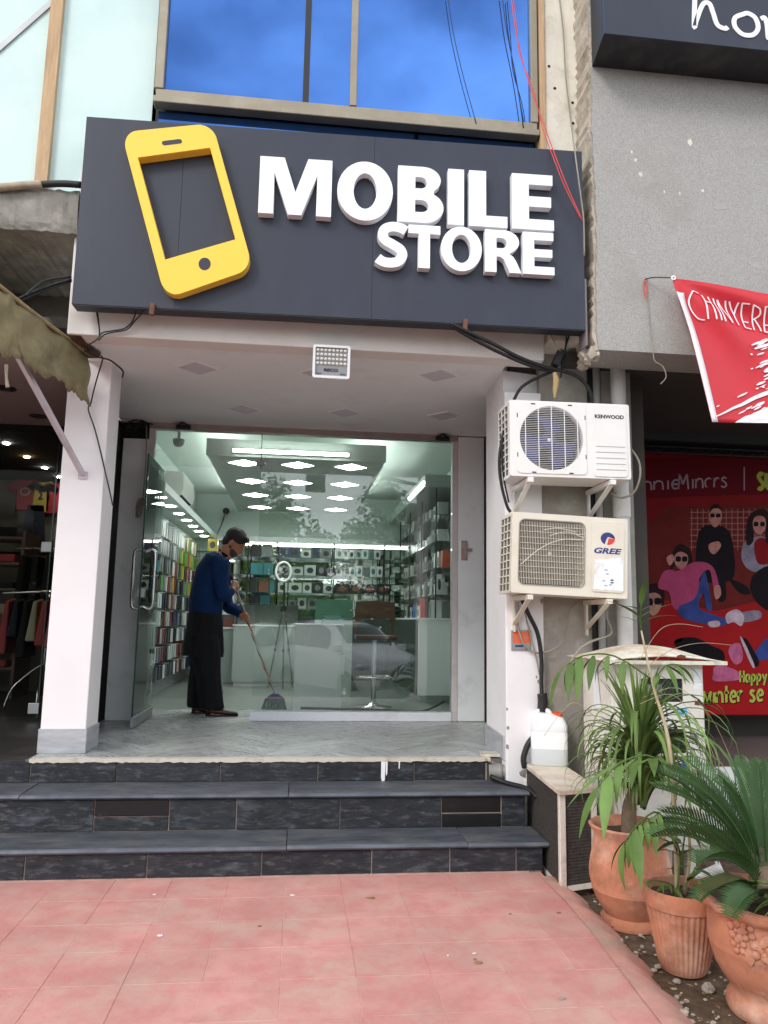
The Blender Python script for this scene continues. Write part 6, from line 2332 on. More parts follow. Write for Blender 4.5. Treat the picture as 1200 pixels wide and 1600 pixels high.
FA = math.radians(219)
for (du, dv, r_, rot) in ((-0.22, 0.345, 0.026, 0.2), (-0.06, 0.350, 0.022, 0.8), (-0.19, 0.292, 0.021, 0.5), (0.15, 0.296, 0.027, 0.1), (0.27, 0.284, 0.021, 0.6)):
    for k in range(5):
        a = rot + k * 2 * math.pi / 5
        m = MB()
        p = on_pot(FA + du + r_ * math.cos(a) / 0.24, dv + r_ * math.sin(a), 0.001)
        nrm = Vector((math.cos(FA + du), math.sin(FA + du), 0))
        rot_m = nrm.to_track_quat('Z', 'Y').to_matrix()
        blob(m, p, r_ * 0.62, r_ * 0.62, 0.009, 10, 6, rot=rot_m)
        m.build('flower_petal', 'terracotta', dpot, smooth=True)
    m = MB()
    blob(m, on_pot(FA + du, dv, 0.004), r_ * 0.3, r_ * 0.3, r_ * 0.3, 8, 6)
    m.build('flower_centre', 'terracotta', dpot, smooth=True)
for (u0, v0, u1, v1) in ((0.14, 0.335, 0.36, 0.345), (-0.03, 0.30, -0.01, 0.235), (0.02, 0.305, 0.16, 0.325)):
    m = MB()
    L_ = []
    for k in range(9):
        f = k / 8
        L_.append((f, 0.018 * math.sin(math.pi * f) ** 0.8))
    du, dv = u1 - u0, v1 - v0
    ln = math.hypot(du * 0.24, dv)
    nx, nz = -dv / ln / 0.24, du * 0.24 / ln
    lp = [(FA + u0 + du * f + nx * w, v0 + dv * f + nz * w) for f, w in L_] + [(FA + u0 + du * f - nx * w, v0 + dv * f - nz * w) for f, w in reversed(L_[1:-1])]
    m.plate([lp], 0.0, 0.006, on_pot)
    m.build('moulded_leaf', 'terracotta', dpot, bevel=0.002)

# ------------------------------------------------------------------ plants
def leafmat(name, col, var=0.25):
    m = mat(name, col, 0.5, var=var, vscale=5, rnd=0.3, spec=0.22)
    b = m.node_tree.nodes['Principled BSDF']
    b.inputs['Subsurface Weight'].default_value = 0.0
    return m


leafmat('leaf_strap', c3(106, 130, 70))
mat('leaf_dry', c3(166, 144, 96), 0.8, var=0.2, vscale=9)
leafmat('leaf_palm', c3(90, 116, 58))
leafmat('leaf_cycad', c3(60, 88, 48))
leafmat('leaf_grass', c3(112, 146, 70))
mat('bark', c3(112, 96, 78), 0.95, var=0.3, vscale=12, bump=0.8, bscale=50)
mat('cane', c3(176, 160, 126), 0.7, var=0.25, vscale=14)


def strap_mesh(name, ln, w, rise, droop, rnd, m):
    """one arching strap leaf along +X, curling down"""
    b_ = MB()
    n_ = 12
    rows_ = []
    x = z = 0.0
    ang = rise
    for k in range(n_ + 1):
        f = k / n_
        ww = w * (0.55 + 0.45 * min(1, f * 4)) * (1 - max(0, (f - 0.35) / 0.65) ** 1.8 * 0.97)
        rows_.append((x, z, ww, ang))
        ang -= droop / n_ * (0.4 + 1.2 * f)
        x += ln / n_ * math.cos(ang)
        z += ln / n_ * math.sin(ang)
    for (x, z, ww, a) in rows_:
        sx, sz = math.sin(a) * ww * 0.18, -math.cos(a) * ww * 0.18
        b_.v += [(x, -ww / 2, z), (x + sx, 0, z + sz), (x, ww / 2, z)]
    for k in range(n_):
        for j in (0, 1):
            a = k * 3 + j
            b_.f.append((a, a + 1, a + 4, a + 3))
    return b_


rl = random.Random(42)
pl = thing('strap_leaf_plant', (AX, AY, ZS + 0.43), 'tall palm-like plant with long drooping strap leaves in the vase pot', 'plant')
m = MB()
TOPA = pix(1000, 1172, y=AY)
TOPA = Vector((TOPA.x, AY, TOPA.z))
m.tube([(AX, AY, ZS + 0.40), (AX + 0.005, AY, ZS + 0.55), (AX * 0.5 + TOPA.x * 0.5, AY, TOPA.z - 0.2), TOPA + Vector((0, 0, 0.02))], [0.042, 0.036, 0.032, 0.030], n=14)
m.build('trunk', 'bark', pl, smooth=True)
protos = []
for v in range(10):
    ln = rl.uniform(0.45, 0.78)
    protos.append((strap_mesh('leaf', ln, rl.uniform(0.022, 0.034), rl.uniform(1.25, 1.5), rl.uniform(3.0, 3.8), rl, 'leaf_strap'), 'long'))
for v in range(4):
    protos.append((strap_mesh('leaf', rl.uniform(0.34, 0.50), rl.uniform(0.020, 0.028), rl.uniform(1.25, 1.5), rl.uniform(0.2, 0.9), rl, 'leaf_strap'), 'top'))
pm_ = []
for b_, kind in protos:
    me = bpy.data.meshes.new('leaf')
    me.from_pydata(b_.v, [], b_.f)
    me.polygons.foreach_set('use_smooth', [True] * len(me.polygons))
    me.materials.append(MATS['leaf_strap'])
    pm_.append((me, kind))


dry_me = pm_[3][0].copy()
dry_me.materials.clear()
dry_me.materials.append(MATS['leaf_dry'])


def leaf_obj(me, loc, rot, parent, name='leaf', sc=1.0):
    o = bpy.data.objects.new(name, me)
    COL.objects.link(o)
    o.location = loc
    o.rotation_euler = rot
    o.scale = (sc, sc, sc)
    attach(o, parent)
    return o


for k in range(185):
    me, kind = pm_[rl.randrange(10)]
    a = k * 2.39996 + rl.uniform(-0.2, 0.2)
    leaf_obj(me, TOPA + Vector((0.02 * math.cos(a), 0.02 * math.sin(a), rl.uniform(-0.30, 0.05))), (0, rl.uniform(-0.15, 0.30), a), pl, sc=rl.uniform(0.7, 1.05) * (0.78 if math.cos(a) < -0.5 else 1.0))
    if k % 17 == 5:
        leaf_obj(dry_me, TOPA + Vector((0.02 * math.cos(a), 0.02 * math.sin(a), -0.12)), (0, rl.uniform(0.2, 0.6), a + 0.3), pl, 'dry_leaf', rl.uniform(0.7, 0.95))
for k in range(58):
    me, kind = pm_[10 + rl.randrange(4)]
    a = k * 2.39996
    leaf_obj(me, TOPA + Vector((0.012 * math.cos(a), 0.012 * math.sin(a), 0.03)), (0, rl.uniform(-0.22, 0.15), a), pl, sc=rl.uniform(0.8, 1.1))


def lance_mesh(ln, w, droop, m):
    """one broad lance leaf along +X with a folded midrib"""
    b_ = MB()
    n_ = 8
    x = z = 0.0
    ang = 0.1
    for k in range(n_ + 1):
        f = k / n_
        ww = w * (math.sin(math.pi * (0.04 + 0.96 * f) ** 0.72) + 0.02)
        b_.v += [(x, -ww / 2, z + ww * 0.12), (x, 0, z), (x, ww / 2, z + ww * 0.12)]
        ang -= droop / n_
        x += ln / n_ * math.cos(ang)
        z += ln / n_ * math.sin(ang)
    for k in range(n_):
        for j in (0, 1):
            a = k * 3 + j
            b_.f.append((a, a + 1, a + 4, a + 3))
    me = bpy.data.meshes.new('leaflet')
    me.from_pydata(b_.v, [], b_.f)
    me.polygons.foreach_set('use_smooth', [True] * len(me.polygons))
    me.materials.append(MATS[m])
    return me


lan = [lance_mesh(0.22, 0.045, 0.7, 'leaf_palm'), lance_mesh(0.17, 0.036, 1.0, 'leaf_palm'), lance_mesh(0.26, 0.05, 0.4, 'leaf_palm'), lance_mesh(0.14, 0.026, 0.5, 'leaf_palm')]
pb = thing('cane_palm', (BX, BY, ZS + 0.3), 'slender cane palm with broad pale leaves rising from the ribbed pot', 'plant')


def from_px(px, py, y):
    return pix(px, py, y=y)


def frond(pts, parent, n_l, lens, spread=1.0, m=lan, rad=0.004, droop=0.35):
    pts = [Vector(p) for p in pts]
    st_ = MB()
    st_.tube(pts, [rad] * (len(pts) - 1) + [rad * 0.4], n=6)
    fr = st_.build('frond', 'leaf_palm', parent, smooth=True)
    for k in range(n_l):
        f = 0.25 + 0.75 * k / max(1, n_l - 1)
        q = f * (len(pts) - 1)
        i = min(len(pts) - 2, int(q))
        p = pts[i].lerp(pts[i + 1], q - i)
        d = (pts[i + 1] - pts[i]).normalized()
        for s_ in ((-1, 1) if k < n_l - 1 else (0,)):
            side = d.cross(Vector((0, 0, 1)))
            if side.length < 0.1:
                side = Vector((1, 0, 0))
            side.normalize()
            dirv = (d * 0.8 + side * s_ * spread + Vector((0, 0, -droop * rl.uniform(0.3, 1.6)))).normalized()
            o = bpy.data.objects.new('leaflet', m[rl.randrange(len(m))])
            COL.objects.link(o)
            o.location = p
            up = Vector((0, 0, 1))
            yv = up.cross(dirv)
            yv = yv.normalized() if yv.length > 0.05 else Vector((0, 1, 0))
            zv = dirv.cross(yv)
            o.rotation_euler = Matrix((dirv, yv, zv)).transposed().to_euler()
            sc = lens * rl.uniform(0.75, 1.15)
            o.scale = (sc, sc, sc)
            o.parent = fr


B0 = Vector((BX - 0.02, BY, ZS + 0.30))
c1 = [B0, from_px(1055, 1300, BY + 0.05), from_px(1045, 1160, BY + 0.12), from_px(1020, 1070, BY + 0.18), from_px(1002, 985, BY + 0.22)]
m = MB()
m.tube(c1, [0.011, 0.010, 0.009, 0.006, 0.004], n=10)
m.build('cane', 'cane', pb, smooth=True)
m = MB()
m.tube([B0 + Vector((0.05, 0.03, -0.01)), from_px(1078, 1330, BY), from_px(1072, 1270, BY + 0.03)], [0.009, 0.007, 0.005], n=8)
m.build('cane', 'cane', pb, smooth=True)
T1 = c1[-1]
frond([T1, from_px(1000, 965, BY + 0.2), from_px(1002, 945, BY + 0.18)], pb, 4, 0.85, 1.3, droop=0.0)
frond([from_px(1016, 1060, BY + 0.18), from_px(960, 1025, BY + 0.15), from_px(910, 1025, BY + 0.12), from_px(878, 1045, BY + 0.1)], pb, 6, 0.95, 0.8, droop=0.9)
frond([from_px(1020, 1070, BY + 0.18), from_px(1040, 1040, BY + 0.1), from_px(1072, 1040, BY + 0.05)], pb, 4, 0.75, 0.8, droop=0.8)
frond([from_px(1046, 1200, BY + 0.1), from_px(1010, 1180, BY), from_px(965, 1195, BY - 0.05), from_px(935, 1230, BY - 0.08)], pb, 5, 1.15, 0.5, droop=0.5)
frond([from_px(1050, 1230, BY + 0.08), from_px(1080, 1215, BY), from_px(1115, 1235, BY - 0.05)], pb, 4, 1.1, 0.7, droop=0.5)
frond([from_px(1058, 1330, BY), from_px(1030, 1270, BY - 0.1), from_px(995, 1290, BY - 0.16), from_px(975, 1320, BY - 0.18)], pb, 9, 0.85, 0.9, droop=1.1)
frond([from_px(1065, 1350, BY - 0.02), from_px(1075, 1290, BY - 0.1), from_px(1110, 1290, BY - 0.14)], pb, 7, 0.95, 0.9, droop=0.8)
frond([B0 + Vector((0, 0, 0.02)), from_px(1045, 1380, BY - 0.05), from_px(1020, 1375, BY - 0.1)], pb, 4, 0.55, 0.9, droop=0.6)
frond([B0 + Vector((0.02, 0, 0.02)), from_px(1085, 1360, BY - 0.03), from_px(1105, 1340, BY - 0.05)], pb, 4, 0.55, 0.9, droop=0.3)
frond([B0 + Vector((0.0, 0, 0.02)), from_px(1062, 1330, BY - 0.03), from_px(1045, 1300, BY - 0.05)], pb, 5, 0.6, 0.9, droop=0.3)

# cycad
cyc = thing('cycad', (CX, CY, ZS + 0.39), 'dark green cycad with stiff feathery fronds in the flower relief pot', 'plant')
C0 = Vector((CX + 0.0, CY + 0.02, ZS + 0.42))
m = MB()
m.lathe([(0.05, 0.0), (0.075, 0.04), (0.07, 0.10), (0.04, 0.14), (0.005, 0.15)], CX, CY + 0.02, ZS + 0.38, n=18)
m.build('caudex', 'bark', cyc, smooth=True)


def cycad_frond(ln, rise, curl, nl=33, ll=0.125):
    b_ = MB()
    pts = []
    x = z = 0.0
    a = rise
    N_ = 14
    for k in range(N_ + 1):
        pts.append((x, z, a))
        a -= curl / N_ * (0.4 + 1.2 * k / N_)
        x += ln / N_ * math.cos(a)
        z += ln / N_ * math.sin(a)
    b_.tube([(p[0], 0, p[1]) for p in pts], [0.005] * N_ + [0.0015], n=5, smooth=1)
    for k in range(nl):
        f = 0.12 + 0.88 * k / (nl - 1)
        q = f * N_
        i = min(N_ - 1, int(q))
        t = q - i
        px, pz, pa = [pts[i][j] * (1 - t) + pts[i + 1][j] * t for j in range(3)]
        L = ll * (0.35 + 0.65 * math.sin(math.pi * min(1, 0.12 + 0.86 * f)) ** 0.6) * rl.uniform(0.92, 1.08)
        for s_ in (-1, 1):
            fx, fz = math.cos(pa), math.sin(pa)
            d = Vector((fx * 0.55, s_ * 0.62, fz * 0.55 + 0.50)).normalized()
            p = Vector((px, 0, pz))
            w = Vector((fx, 0, fz)) * 0.0064
            tip = p + d * L + Vector((0, 0, -0.012))
            mid = p + d * L * 0.55
            k0 = len(b_.v)
            b_.v += [tuple(p - w * 0.7), tuple(p + w * 0.7), tuple(mid + w), tuple(mid - w), tuple(tip)]
            b_.f += [(k0, k0 + 1, k0 + 2, k0 + 3), (k0 + 3, k0 + 2, k0 + 4)]
    me = bpy.data.meshes.new('frond')
    me.from_pydata(b_.v, [], b_.f)
    me.materials.append(MATS['leaf_cycad'])
    return me


cf = [cycad_frond(0.54, 1.0, 1.0), cycad_frond(0.50, 0.75, 1.1), cycad_frond(0.56, 1.15, 0.9), cycad_frond(0.44, 0.5, 0.9), cycad_frond(0.40, 1.35, 0.5)]
for k, (az, me, dz) in enumerate(((172, 1, 0.05), (150, 0, 0.08), (196, 3, 0.02), (128, 2, 0.1), (105, 2, 0.1), (75, 2, 0.1), (222, 3, 0.0), (160, 2, 0.1), (118, 0, 0.09), (138, 1, 0.06), (165, 4, 0.1), (205, 1, 0.03), (98, 4, 0.12), (45, 0, 0.08), (20, 1, 0.06), (-10, 3, 0.03), (-40, 3, 0.02), (250, 3, -0.01), (280, 3, 0.0), (310, 3, 0.0), (140, 4, 0.12), (60, 4, 0.12), (90, 0, 0.1), (185, 0, 0.07))):
    a = math.radians(az + rl.uniform(-5, 5))
    leaf_obj(cf[me], C0 + Vector((0.035 * math.cos(a), 0.035 * math.sin(a), dz)), (rl.uniform(-0.15, 0.15), rl.uniform(-0.1, 0.1), a), cyc, 'frond', rl.uniform(0.82, 1.0))
# grassy spider plant in the same pot
sp = thing('spider_plant', (CX + 0.1, CY - 0.12, ZS + 0.39), 'light green grassy plant at the front rim of the flower relief pot', 'plant')
gm_ = [strap_mesh('leaf', rl.uniform(0.24, 0.36), rl.uniform(0.007, 0.011), rl.uniform(0.8, 1.3), rl.uniform(1.6, 2.6), rl, 'leaf_grass') for _ in range(5)]
gme = []
for b_ in gm_:
    me = bpy.data.meshes.new('blade')
    me.from_pydata(b_.v, [], b_.f)
    me.polygons.foreach_set('use_smooth', [True] * len(me.polygons))
    me.materials.append(MATS['leaf_grass'])
    gme.append(me)
for k in range(44):
    a = k * 2.4 + rl.uniform(-0.3, 0.3)
    leaf_obj(gme[k % 5], Vector((CX + 0.08 + 0.02 * math.cos(a), CY - 0.13 + 0.02 * math.sin(a), ZS + 0.39)), (0, rl.uniform(-0.2, 0.3), a), sp, 'blade', rl.uniform(0.8, 1.15))
# dry stray blades that arch out of the strap plant
for k, pts in enumerate(([(1005, 1090), (1060, 1075), (1110, 1120), (1140, 1180), (1150, 1200)], [(1000, 1100), (1050, 1085), (1090, 1130), (1115, 1180), (1118, 1205)], [(990, 1060), (1040, 1020), (1090, 1005), (1142, 1008)], [(960, 1150), (905, 1100), (880, 1110), (850, 1150)], [(1000, 1030), (1030, 985), (1060, 975), (1098, 980)])):
    m = MB()
    m.tube([pix(p[0], p[1], y=AY - 0.12 - 0.03 * k) for p in pts], [0.0016, 0.0016, 0.0014, 0.0012, 0.0008][:len(pts)], n=5)
    m.build('dry_blade', 'cane', pl, smooth=True)

# ------------------------------------------------------------------ bits in the bed
rk2 = random.Random(91)


def pebble(loc, s_, m='stone'):
    b_ = MB()
    blob(b_, Vector((0, 0, 0)), s_ * rk2.uniform(0.8, 1.3), s_ * rk2.uniform(0.7, 1.0), s_ * rk2.uniform(0.5, 0.8), 9, 6)
    b_.v = [tuple(Vector(v) * rk2.uniform(0.82, 1.15) + Vector(loc)) for v in b_.v]
    return b_


for (px, py, s_, lab) in ((1107, 1548, 0.030, 'whitish stone on the soil beside the flower relief pot'), (935, 1392, 0.045, 'grey-brown rubble lump between the cooler box and the vase pot'), (1010, 1452, 0.030, 'pale rubble lump at the foot of the vase pot'), (1025, 1462, 0.026, 'small cream rubble lump beside the ribbed pot'), (962, 1415, 0.022, 'small cream stone at the pavement edge before the vase pot'), (1068, 1585, 0.018, 'small white chip at the pavement edge, bottom right'), (1058, 1535, 0.014, 'little brown stone before the ribbed pot')):
    p = pix(px, py, z=ZS)
    o = pebble(p + Vector((0, 0, s_ * 0.3)), s_).build('stone', 'stone', smooth=False)
    tag(o, lab, 'stone')
gv = MB()
for k in range(340):
    x, y = rk2.uniform(1.52, 2.1), rk2.uniform(2.3, 4.3)
    s_ = rk2.choice((0.004, 0.006, 0.008, 0.012))
    b_ = pebble((x, y, ZS + 0.004), s_)
    gv.add(b_.v, b_.f)
tag(gv.build('gravel', 'stone'), 'scattered grit and small stones on the planting soil', 'gravel', kind='stuff')
lt = MB()
for k in range(120):
    x, y = rk2.uniform(1.5, 2.0), rk2.uniform(2.4, 4.3)
    mt = Matrix.Translation((x, y, ZS + 0.012)) @ Matrix.Rotation(rk2.uniform(0, 6.28), 4, 'Z') @ Matrix.Rotation(rk2.uniform(-0.5, 0.5), 4, 'X')
    a, b_ = rk2.uniform(0.006, 0.02), rk2.uniform(0.002, 0.006)
    lt.add([mt @ Vector(p) for p in ((-a, 0, 0), (0, -b_, 0.003), (a, 0, 0.001), (0, b_, 0.002))], [(0, 1, 2, 3)])
tag(lt.build('leaf_litter', mat('litter', c3(150, 116, 80), 0.9, var=0.4, vscale=20)), 'dry leaf litter on the planting soil', 'leaf litter', kind='stuff')
# flecks and dry leaves on the pavement
for k, (px, py, s_, m_) in enumerate(((580, 1403, 0.030, 'litter'), (748, 1504, 0.022, 'litter'), (742, 1499, 0.012, 'litter'), (741, 1490, 0.010, 'paper'), (457, 1399, 0.016, 'paper'), (241, 1398, 0.012, 'paper'), (250, 1462, 0.018, 'paper'), (872, 1426, 0.016, 'litter'), (878, 1560, 0.020, 'stone'), (405, 1447, 0.012, 'litter'), (797, 1428, 0.008, 'litter'), (700, 1493, 0.006, 'paper'))):
    p = pix(px, py, z=0.003)
    q = [(p.x + s_ * rk2.uniform(0.6, 1.1) * math.cos(a) * 0.9, p.y + s_ * rk2.uniform(0.5, 1.0) * math.sin(a) * 0.6) for a in [j * math.pi / 4 for j in range(8)]]
    o = MB().plate([q], 0.0025, 0.0055, lambda u, v, t: (u, v, t)).build('fleck', m_)
    tag(o, ('dry brown fleck' if m_ == 'litter' else 'small white paper fleck' if m_ == 'paper' else 'grey dropping stain') + ' lying on the red pavement, ' + ('below the middle of the steps', 'right of centre near the front edge', 'tiny, beside a larger brown fleck', 'pale, just behind two brown flecks', 'left of the long brown fleck', 'far left near the steps', 'left, two tiles before the steps', 'near the foot of the cooler box', 'near the right edge of the paving', 'before the white door sill side', 'right, two tiles before the steps', 'right of centre, very small')[k], 'fleck', 'flecks on the pavement')
# white bucket on its side behind the pots
bk = thing('bucket', (2.05, 3.9, ZS), 'white plastic bucket lying on its side behind the flower relief pot', 'bucket')
mt = Matrix.Translation((2.02, 3.72, ZS + 0.16)) @ Matrix.Rotation(math.radians(65), 4, 'Y') @ Matrix.Rotation(math.radians(20), 4, 'X')
m = MB()
m.lathe([(0.0, -0.14), (0.105, -0.14), (0.128, 0.12), (0.138, 0.12), (0.138, 0.14), (0.128, 0.14), (0.10, -0.12), (0.0, -0.12)], n=28, close=False, mtx=mt)
m.build('shell', 'jerry', bk, smooth=True, auto=40)
# ------------------------------------------------------------------ clothes shop on the left
ng = thing('dark_shop_glazing', (-2.8, 6.95, ZF), 'dark glass front of the clothes shop left of the white pillar', 'glazing')
MB().box(-4.2, -2.20, 6.95, 6.962, ZF + 0.02, 3.09).build('pane', 'glass_dark', ng)
MB().box(-2.199, -2.19, 6.95, 6.962, ZF + 0.02, 3.09).build('pane_edge', 'glass_edge', ng)
MB().box(-2.19, -1.71, 7.20, 7.212, ZF + 0.02, 3.02).build('side_pane', 'glass_dark', ng)
for z in (0.56, 1.95):
    MB().box(-2.27, -2.18, 6.93, 6.98, z, z + 0.09).build('glass_clamp', 'galv', ng, bevel=0.004)
for k, (x, y, warm, lab) in enumerate(((-2.62, 7.25, 0, 'leftmost lit spot in the dark clothes shop ceiling'), (-2.66, 7.85, 1, 'warm yellow lit spot in the dark clothes shop ceiling'), (-2.66, 8.4, 0, 'third lit spot from the left in the dark clothes shop ceiling'), (-2.66, 8.95, 0, 'lit spot next to the white pillar in the dark clothes shop'))):
    p = pix((10, 42, 70, 93)[k], (693, 714, 731, 745)[k], z=3.025)
    m = MB()
    m.lathe([(0.028, -0.004), (0.028, 0.002)], p.x, p.y, 3.025, n=14)
    o = m.build('spot_lamp', mat('spot_%s' % ('warm' if warm else 'white'), (1, 1, 1), 0.5, emit=(1, 0.62, 0.25) if warm else (1, 0.97, 0.92), estr=190.0) if ('spot_warm' if warm else 'spot_white') not in MATS else 'spot_' + ('warm' if warm else 'white'))
    tag(o, lab, 'spot lamp', 'spots in the clothes shop')
mat('shirt_red', c3(150, 40, 52), 0.85)
mat('shirt_yellow', c3(176, 150, 62), 0.85)
mat('cloth_navy', c3(36, 38, 52), 0.9)
mat('cloth_pink', c3(150, 88, 104), 0.9)
mat('cloth_coral', c3(170, 74, 74), 0.9)
mat('cloth_cream', c3(170, 160, 140), 0.9)
mat('cloth_black', c3(24, 24, 26), 0.95)
YS = 9.45


def shirt(px, py, sc, m, label):
    p = pix(px, py, y=YS)
    k = [(-0.10, -0.2), (0.10, -0.2), (0.11, 0.05), (0.19, 0.02), (0.22, 0.10), (0.09, 0.19), (0.04, 0.17), (-0.04, 0.17), (-0.09, 0.19), (-0.22, 0.10), (-0.19, 0.02), (-0.11, 0.05)]
    o = MB().plate([[(p.x + a * sc, p.z + b_ * sc) for a, b_ in k]], 0, 0.03, front(YS + 0.03)).build('hung_shirt', m, bevel=0.01)
    tag(o, label, 'shirt', 'clothes on the back wall')
    return o


o = shirt(40, 772, 1.0, 'shirt_red', 'red child shirt pinned on the clothes shop wall, left of the yellow one')
p = pix(39, 768, y=YS)
MB().plate([arc(p.x, p.z, 0.06, 0.05, 0, 340, 12), arc(p.x, p.z, 0.045, 0.035, 0, 330, 10)], 0.0305, 0.032, front(YS + 0.03)).build('print', 'cloth_cream', o)
o = shirt(64, 775, 1.0, 'shirt_yellow', 'yellow child shirt pinned on the clothes shop wall')
MB().plate(stroke([(pix(61, 768, y=YS).x, pix(61, 768, y=YS).z), (pix(65, 773, y=YS).x, pix(65, 773, y=YS).z), (pix(61, 780, y=YS).x, pix(61, 780, y=YS).z), (pix(67, 779, y=YS).x, pix(67, 779, y=YS).z)], 0.02), 0.0305, 0.032, front(YS + 0.03)).build('print', 'cloth_navy', o)
shirt(86, 777, 1.0, 'shirt_red', 'red child shirt on the clothes shop wall, next to the white pillar')
p = pix(56, 788, y=YS)
o = MB().plate([[(p.x - 0.10, p.z), (p.x + 0.10, p.z), (p.x + 0.13, p.z - 0.46), (p.x + 0.03, p.z - 0.46), (p.x, p.z - 0.18), (p.x - 0.04, p.z - 0.46), (p.x - 0.14, p.z - 0.46)]], 0, 0.03, front(YS + 0.03)).build('hung_trousers', 'cloth_navy', bevel=0.01)
tag(o, 'dark child trousers pinned under the yellow shirt on the wall', 'trousers', 'clothes on the back wall')
o = MB().plate([[(-3.9, 2.15), (-2.3, 2.15), (-2.3, 3.0), (-3.9, 3.0)]], 0, 0.012, front(YS + 0.1)).build('display_board', mat('board_grey', c3(110, 108, 100), 0.9))
tag(o, 'grey display board behind the pinned child shirts', 'board')
# shelves of folded clothes at the far left
t = thing('folded_clothes_shelf', (-3.6, 9.0, ZF), 'wooden shelf with folded clothes at the far left edge', 'shelf')
for k in range(6):
    z = ZF + 0.3 + 0.28 * k
    MB().box(-4.2, -3.02, 8.6, 9.1, z, z + 0.03).build('board', 'brown_wood', t)
    for j in range(4):
        MB().box(-4.1 + j * 0.27, -3.9 + j * 0.27, 8.62, 8.95, z + 0.031, z + 0.10 + 0.02 * ((k + j) % 3)).build('folded_pile', ('cloth_navy', 'cloth_cream', 'cloth_black', 'cloth_coral')[(k * 3 + j) % 4], t, bevel=0.015)
MB().box(-3.02, -2.99, 8.6, 9.1, ZF, 2.3).build('upright', 'brown_wood', t)
# black coats on a high rail
t = thing('coat_rail', (-2.55, 8.6, 1.95), 'rail of black coats in the middle of the dark clothes shop', 'clothes rail')
m = MB()
m.tube([(-3.0, 8.4, 2.1), (-2.0, 8.4, 2.1)], 0.012, n=8, smooth=1)
m.build('rail', 'steel', t)
for k in range(6):
    x = -2.88 + 0.13 * k
    MB().hexa([(x - 0.045, 8.2, 1.42), (x + 0.045, 8.2, 1.42), (x + 0.045, 8.62, 1.42), (x - 0.045, 8.62, 1.42)], [(x - 0.03, 8.24, 2.02), (x + 0.03, 8.24, 2.02), (x + 0.03, 8.56, 2.02), (x - 0.03, 8.56, 2.02)]).build('coat', 'cloth_black', t, bevel=0.02)
# garment rack with small clothes
RX, RY = -2.42, 7.75
t = thing('garment_rack', (RX, RY, ZF), 'chrome garment rack with small coloured clothes behind the dark glass', 'garment rack')
m = MB()
m.tube([(RX, RY, ZF + 0.12), (RX, RY, 1.62)], 0.016, n=8, smooth=1)
m.tube([(RX - 0.45, RY - 0.05, 1.60), (RX - 0.1, RY, 1.62), (RX + 0.1, RY, 1.62), (RX + 0.38, RY - 0.02, 1.58)], 0.011, n=8)
m.tube([(RX - 0.1, RY, 1.62), (RX + 0.12, RY - 0.1, 1.60), (RX + 0.32, RY - 0.25, 1.52), (RX + 0.36, RY - 0.3, 1.50)], 0.010, n=8)
m.build('frame', 'steel', t, smooth=True)
for dx, dy in ((-0.3, -0.12), (0.3, -0.1), (-0.05, 0.3), (0.05, -0.3)):
    m = MB()
    m.tube([(RX, RY, ZF + 0.42), (RX + dx * 0.3, RY + dy * 0.3, ZF + 0.36), (RX + dx * 0.8, RY + dy * 0.8, ZF + 0.2), (RX + dx, RY + dy, ZF + 0.01)], 0.010, n=8)
    m.build('leg', 'steel', t, smooth=True)
for k, mm in enumerate(('cloth_coral', 'cloth_navy', 'cloth_black', 'cloth_cream', 'cloth_coral', 'cloth_pink', 'cloth_coral', 'cloth_navy')):
    x = RX - 0.34 + 0.085 * k
    h = (0.52, 0.36, 0.55, 0.40, 0.44, 0.46, 0.34, 0.42)[k]
    MB().hexa([(x - 0.04, RY - 0.24, 1.55 - h), (x + 0.045, RY - 0.22, 1.55 - h), (x + 0.045, RY + 0.14, 1.55 - h), (x - 0.04, RY + 0.14, 1.55 - h)], [(x - 0.02, RY - 0.15, 1.53), (x + 0.02, RY - 0.15, 1.53), (x + 0.02, RY + 0.06, 1.56), (x - 0.02, RY + 0.06, 1.56)]).build('garment', mm, t, bevel=0.02)

# ------------------------------------------------------------------ torn canvas awning with its strut
mat('canvas', c3(134, 124, 92), 0.95, var=0.3, vscale=3, dirt=[(c3(96, 92, 74), 0.8), (c3(170, 158, 120), 0.5)], dscale=2.4, dpos=(0.45, 0.68), bump=0.3, bscale=30)
aw = thing('torn_awning', (-1.8, 4.7, 3.0), 'dirty torn olive canvas awning hanging at the left edge', 'awning')
ATOP = [pix(0, 450, y=4.35), pix(35, 478, y=4.5), pix(85, 516, y=4.75), pix(140, 556, y=5.05)]
ABOT = [pix(0, 562, y=4.35), pix(35, 575, y=4.5), pix(85, 604, y=4.75), pix(140, 632, y=5.05)]
ATOP.insert(0, ATOP[0] + (ATOP[0] - ATOP[1]) * 7)
ABOT.insert(0, ABOT[0] + (ABOT[0] - ABOT[1]) * 7)
ABOT[0].z = ATOP[0].z - 0.5
ra = random.Random(14)
NA = 180
top, bot = [], []
for k in range(NA + 1):
    f = k / (NA // 2) if k < NA // 2 else 1 + (k - NA // 2) / (NA // 2) * 3
    f = min(f, 4.0) if k >= NA // 2 else f
    i = min(3, int(f))
    t_ = f - i
    a, b_ = ATOP[i].lerp(ATOP[i + 1], t_), ABOT[i].lerp(ABOT[i + 1], t_)
    rag = 0.022 * abs(math.sin(k * 0.31)) + 0.01 * abs(math.sin(k * 0.83)) + 0.03 * max(0, math.sin(k * 0.17 + 1)) + ra.uniform(0, 0.012)
    if k > 170:
        rag -= 0.02 * (k - 170) / 4
    top.append(a)
    bot.append(b_ + Vector((0, 0, -0.0 + rag)))
m = MB()
NV = 8
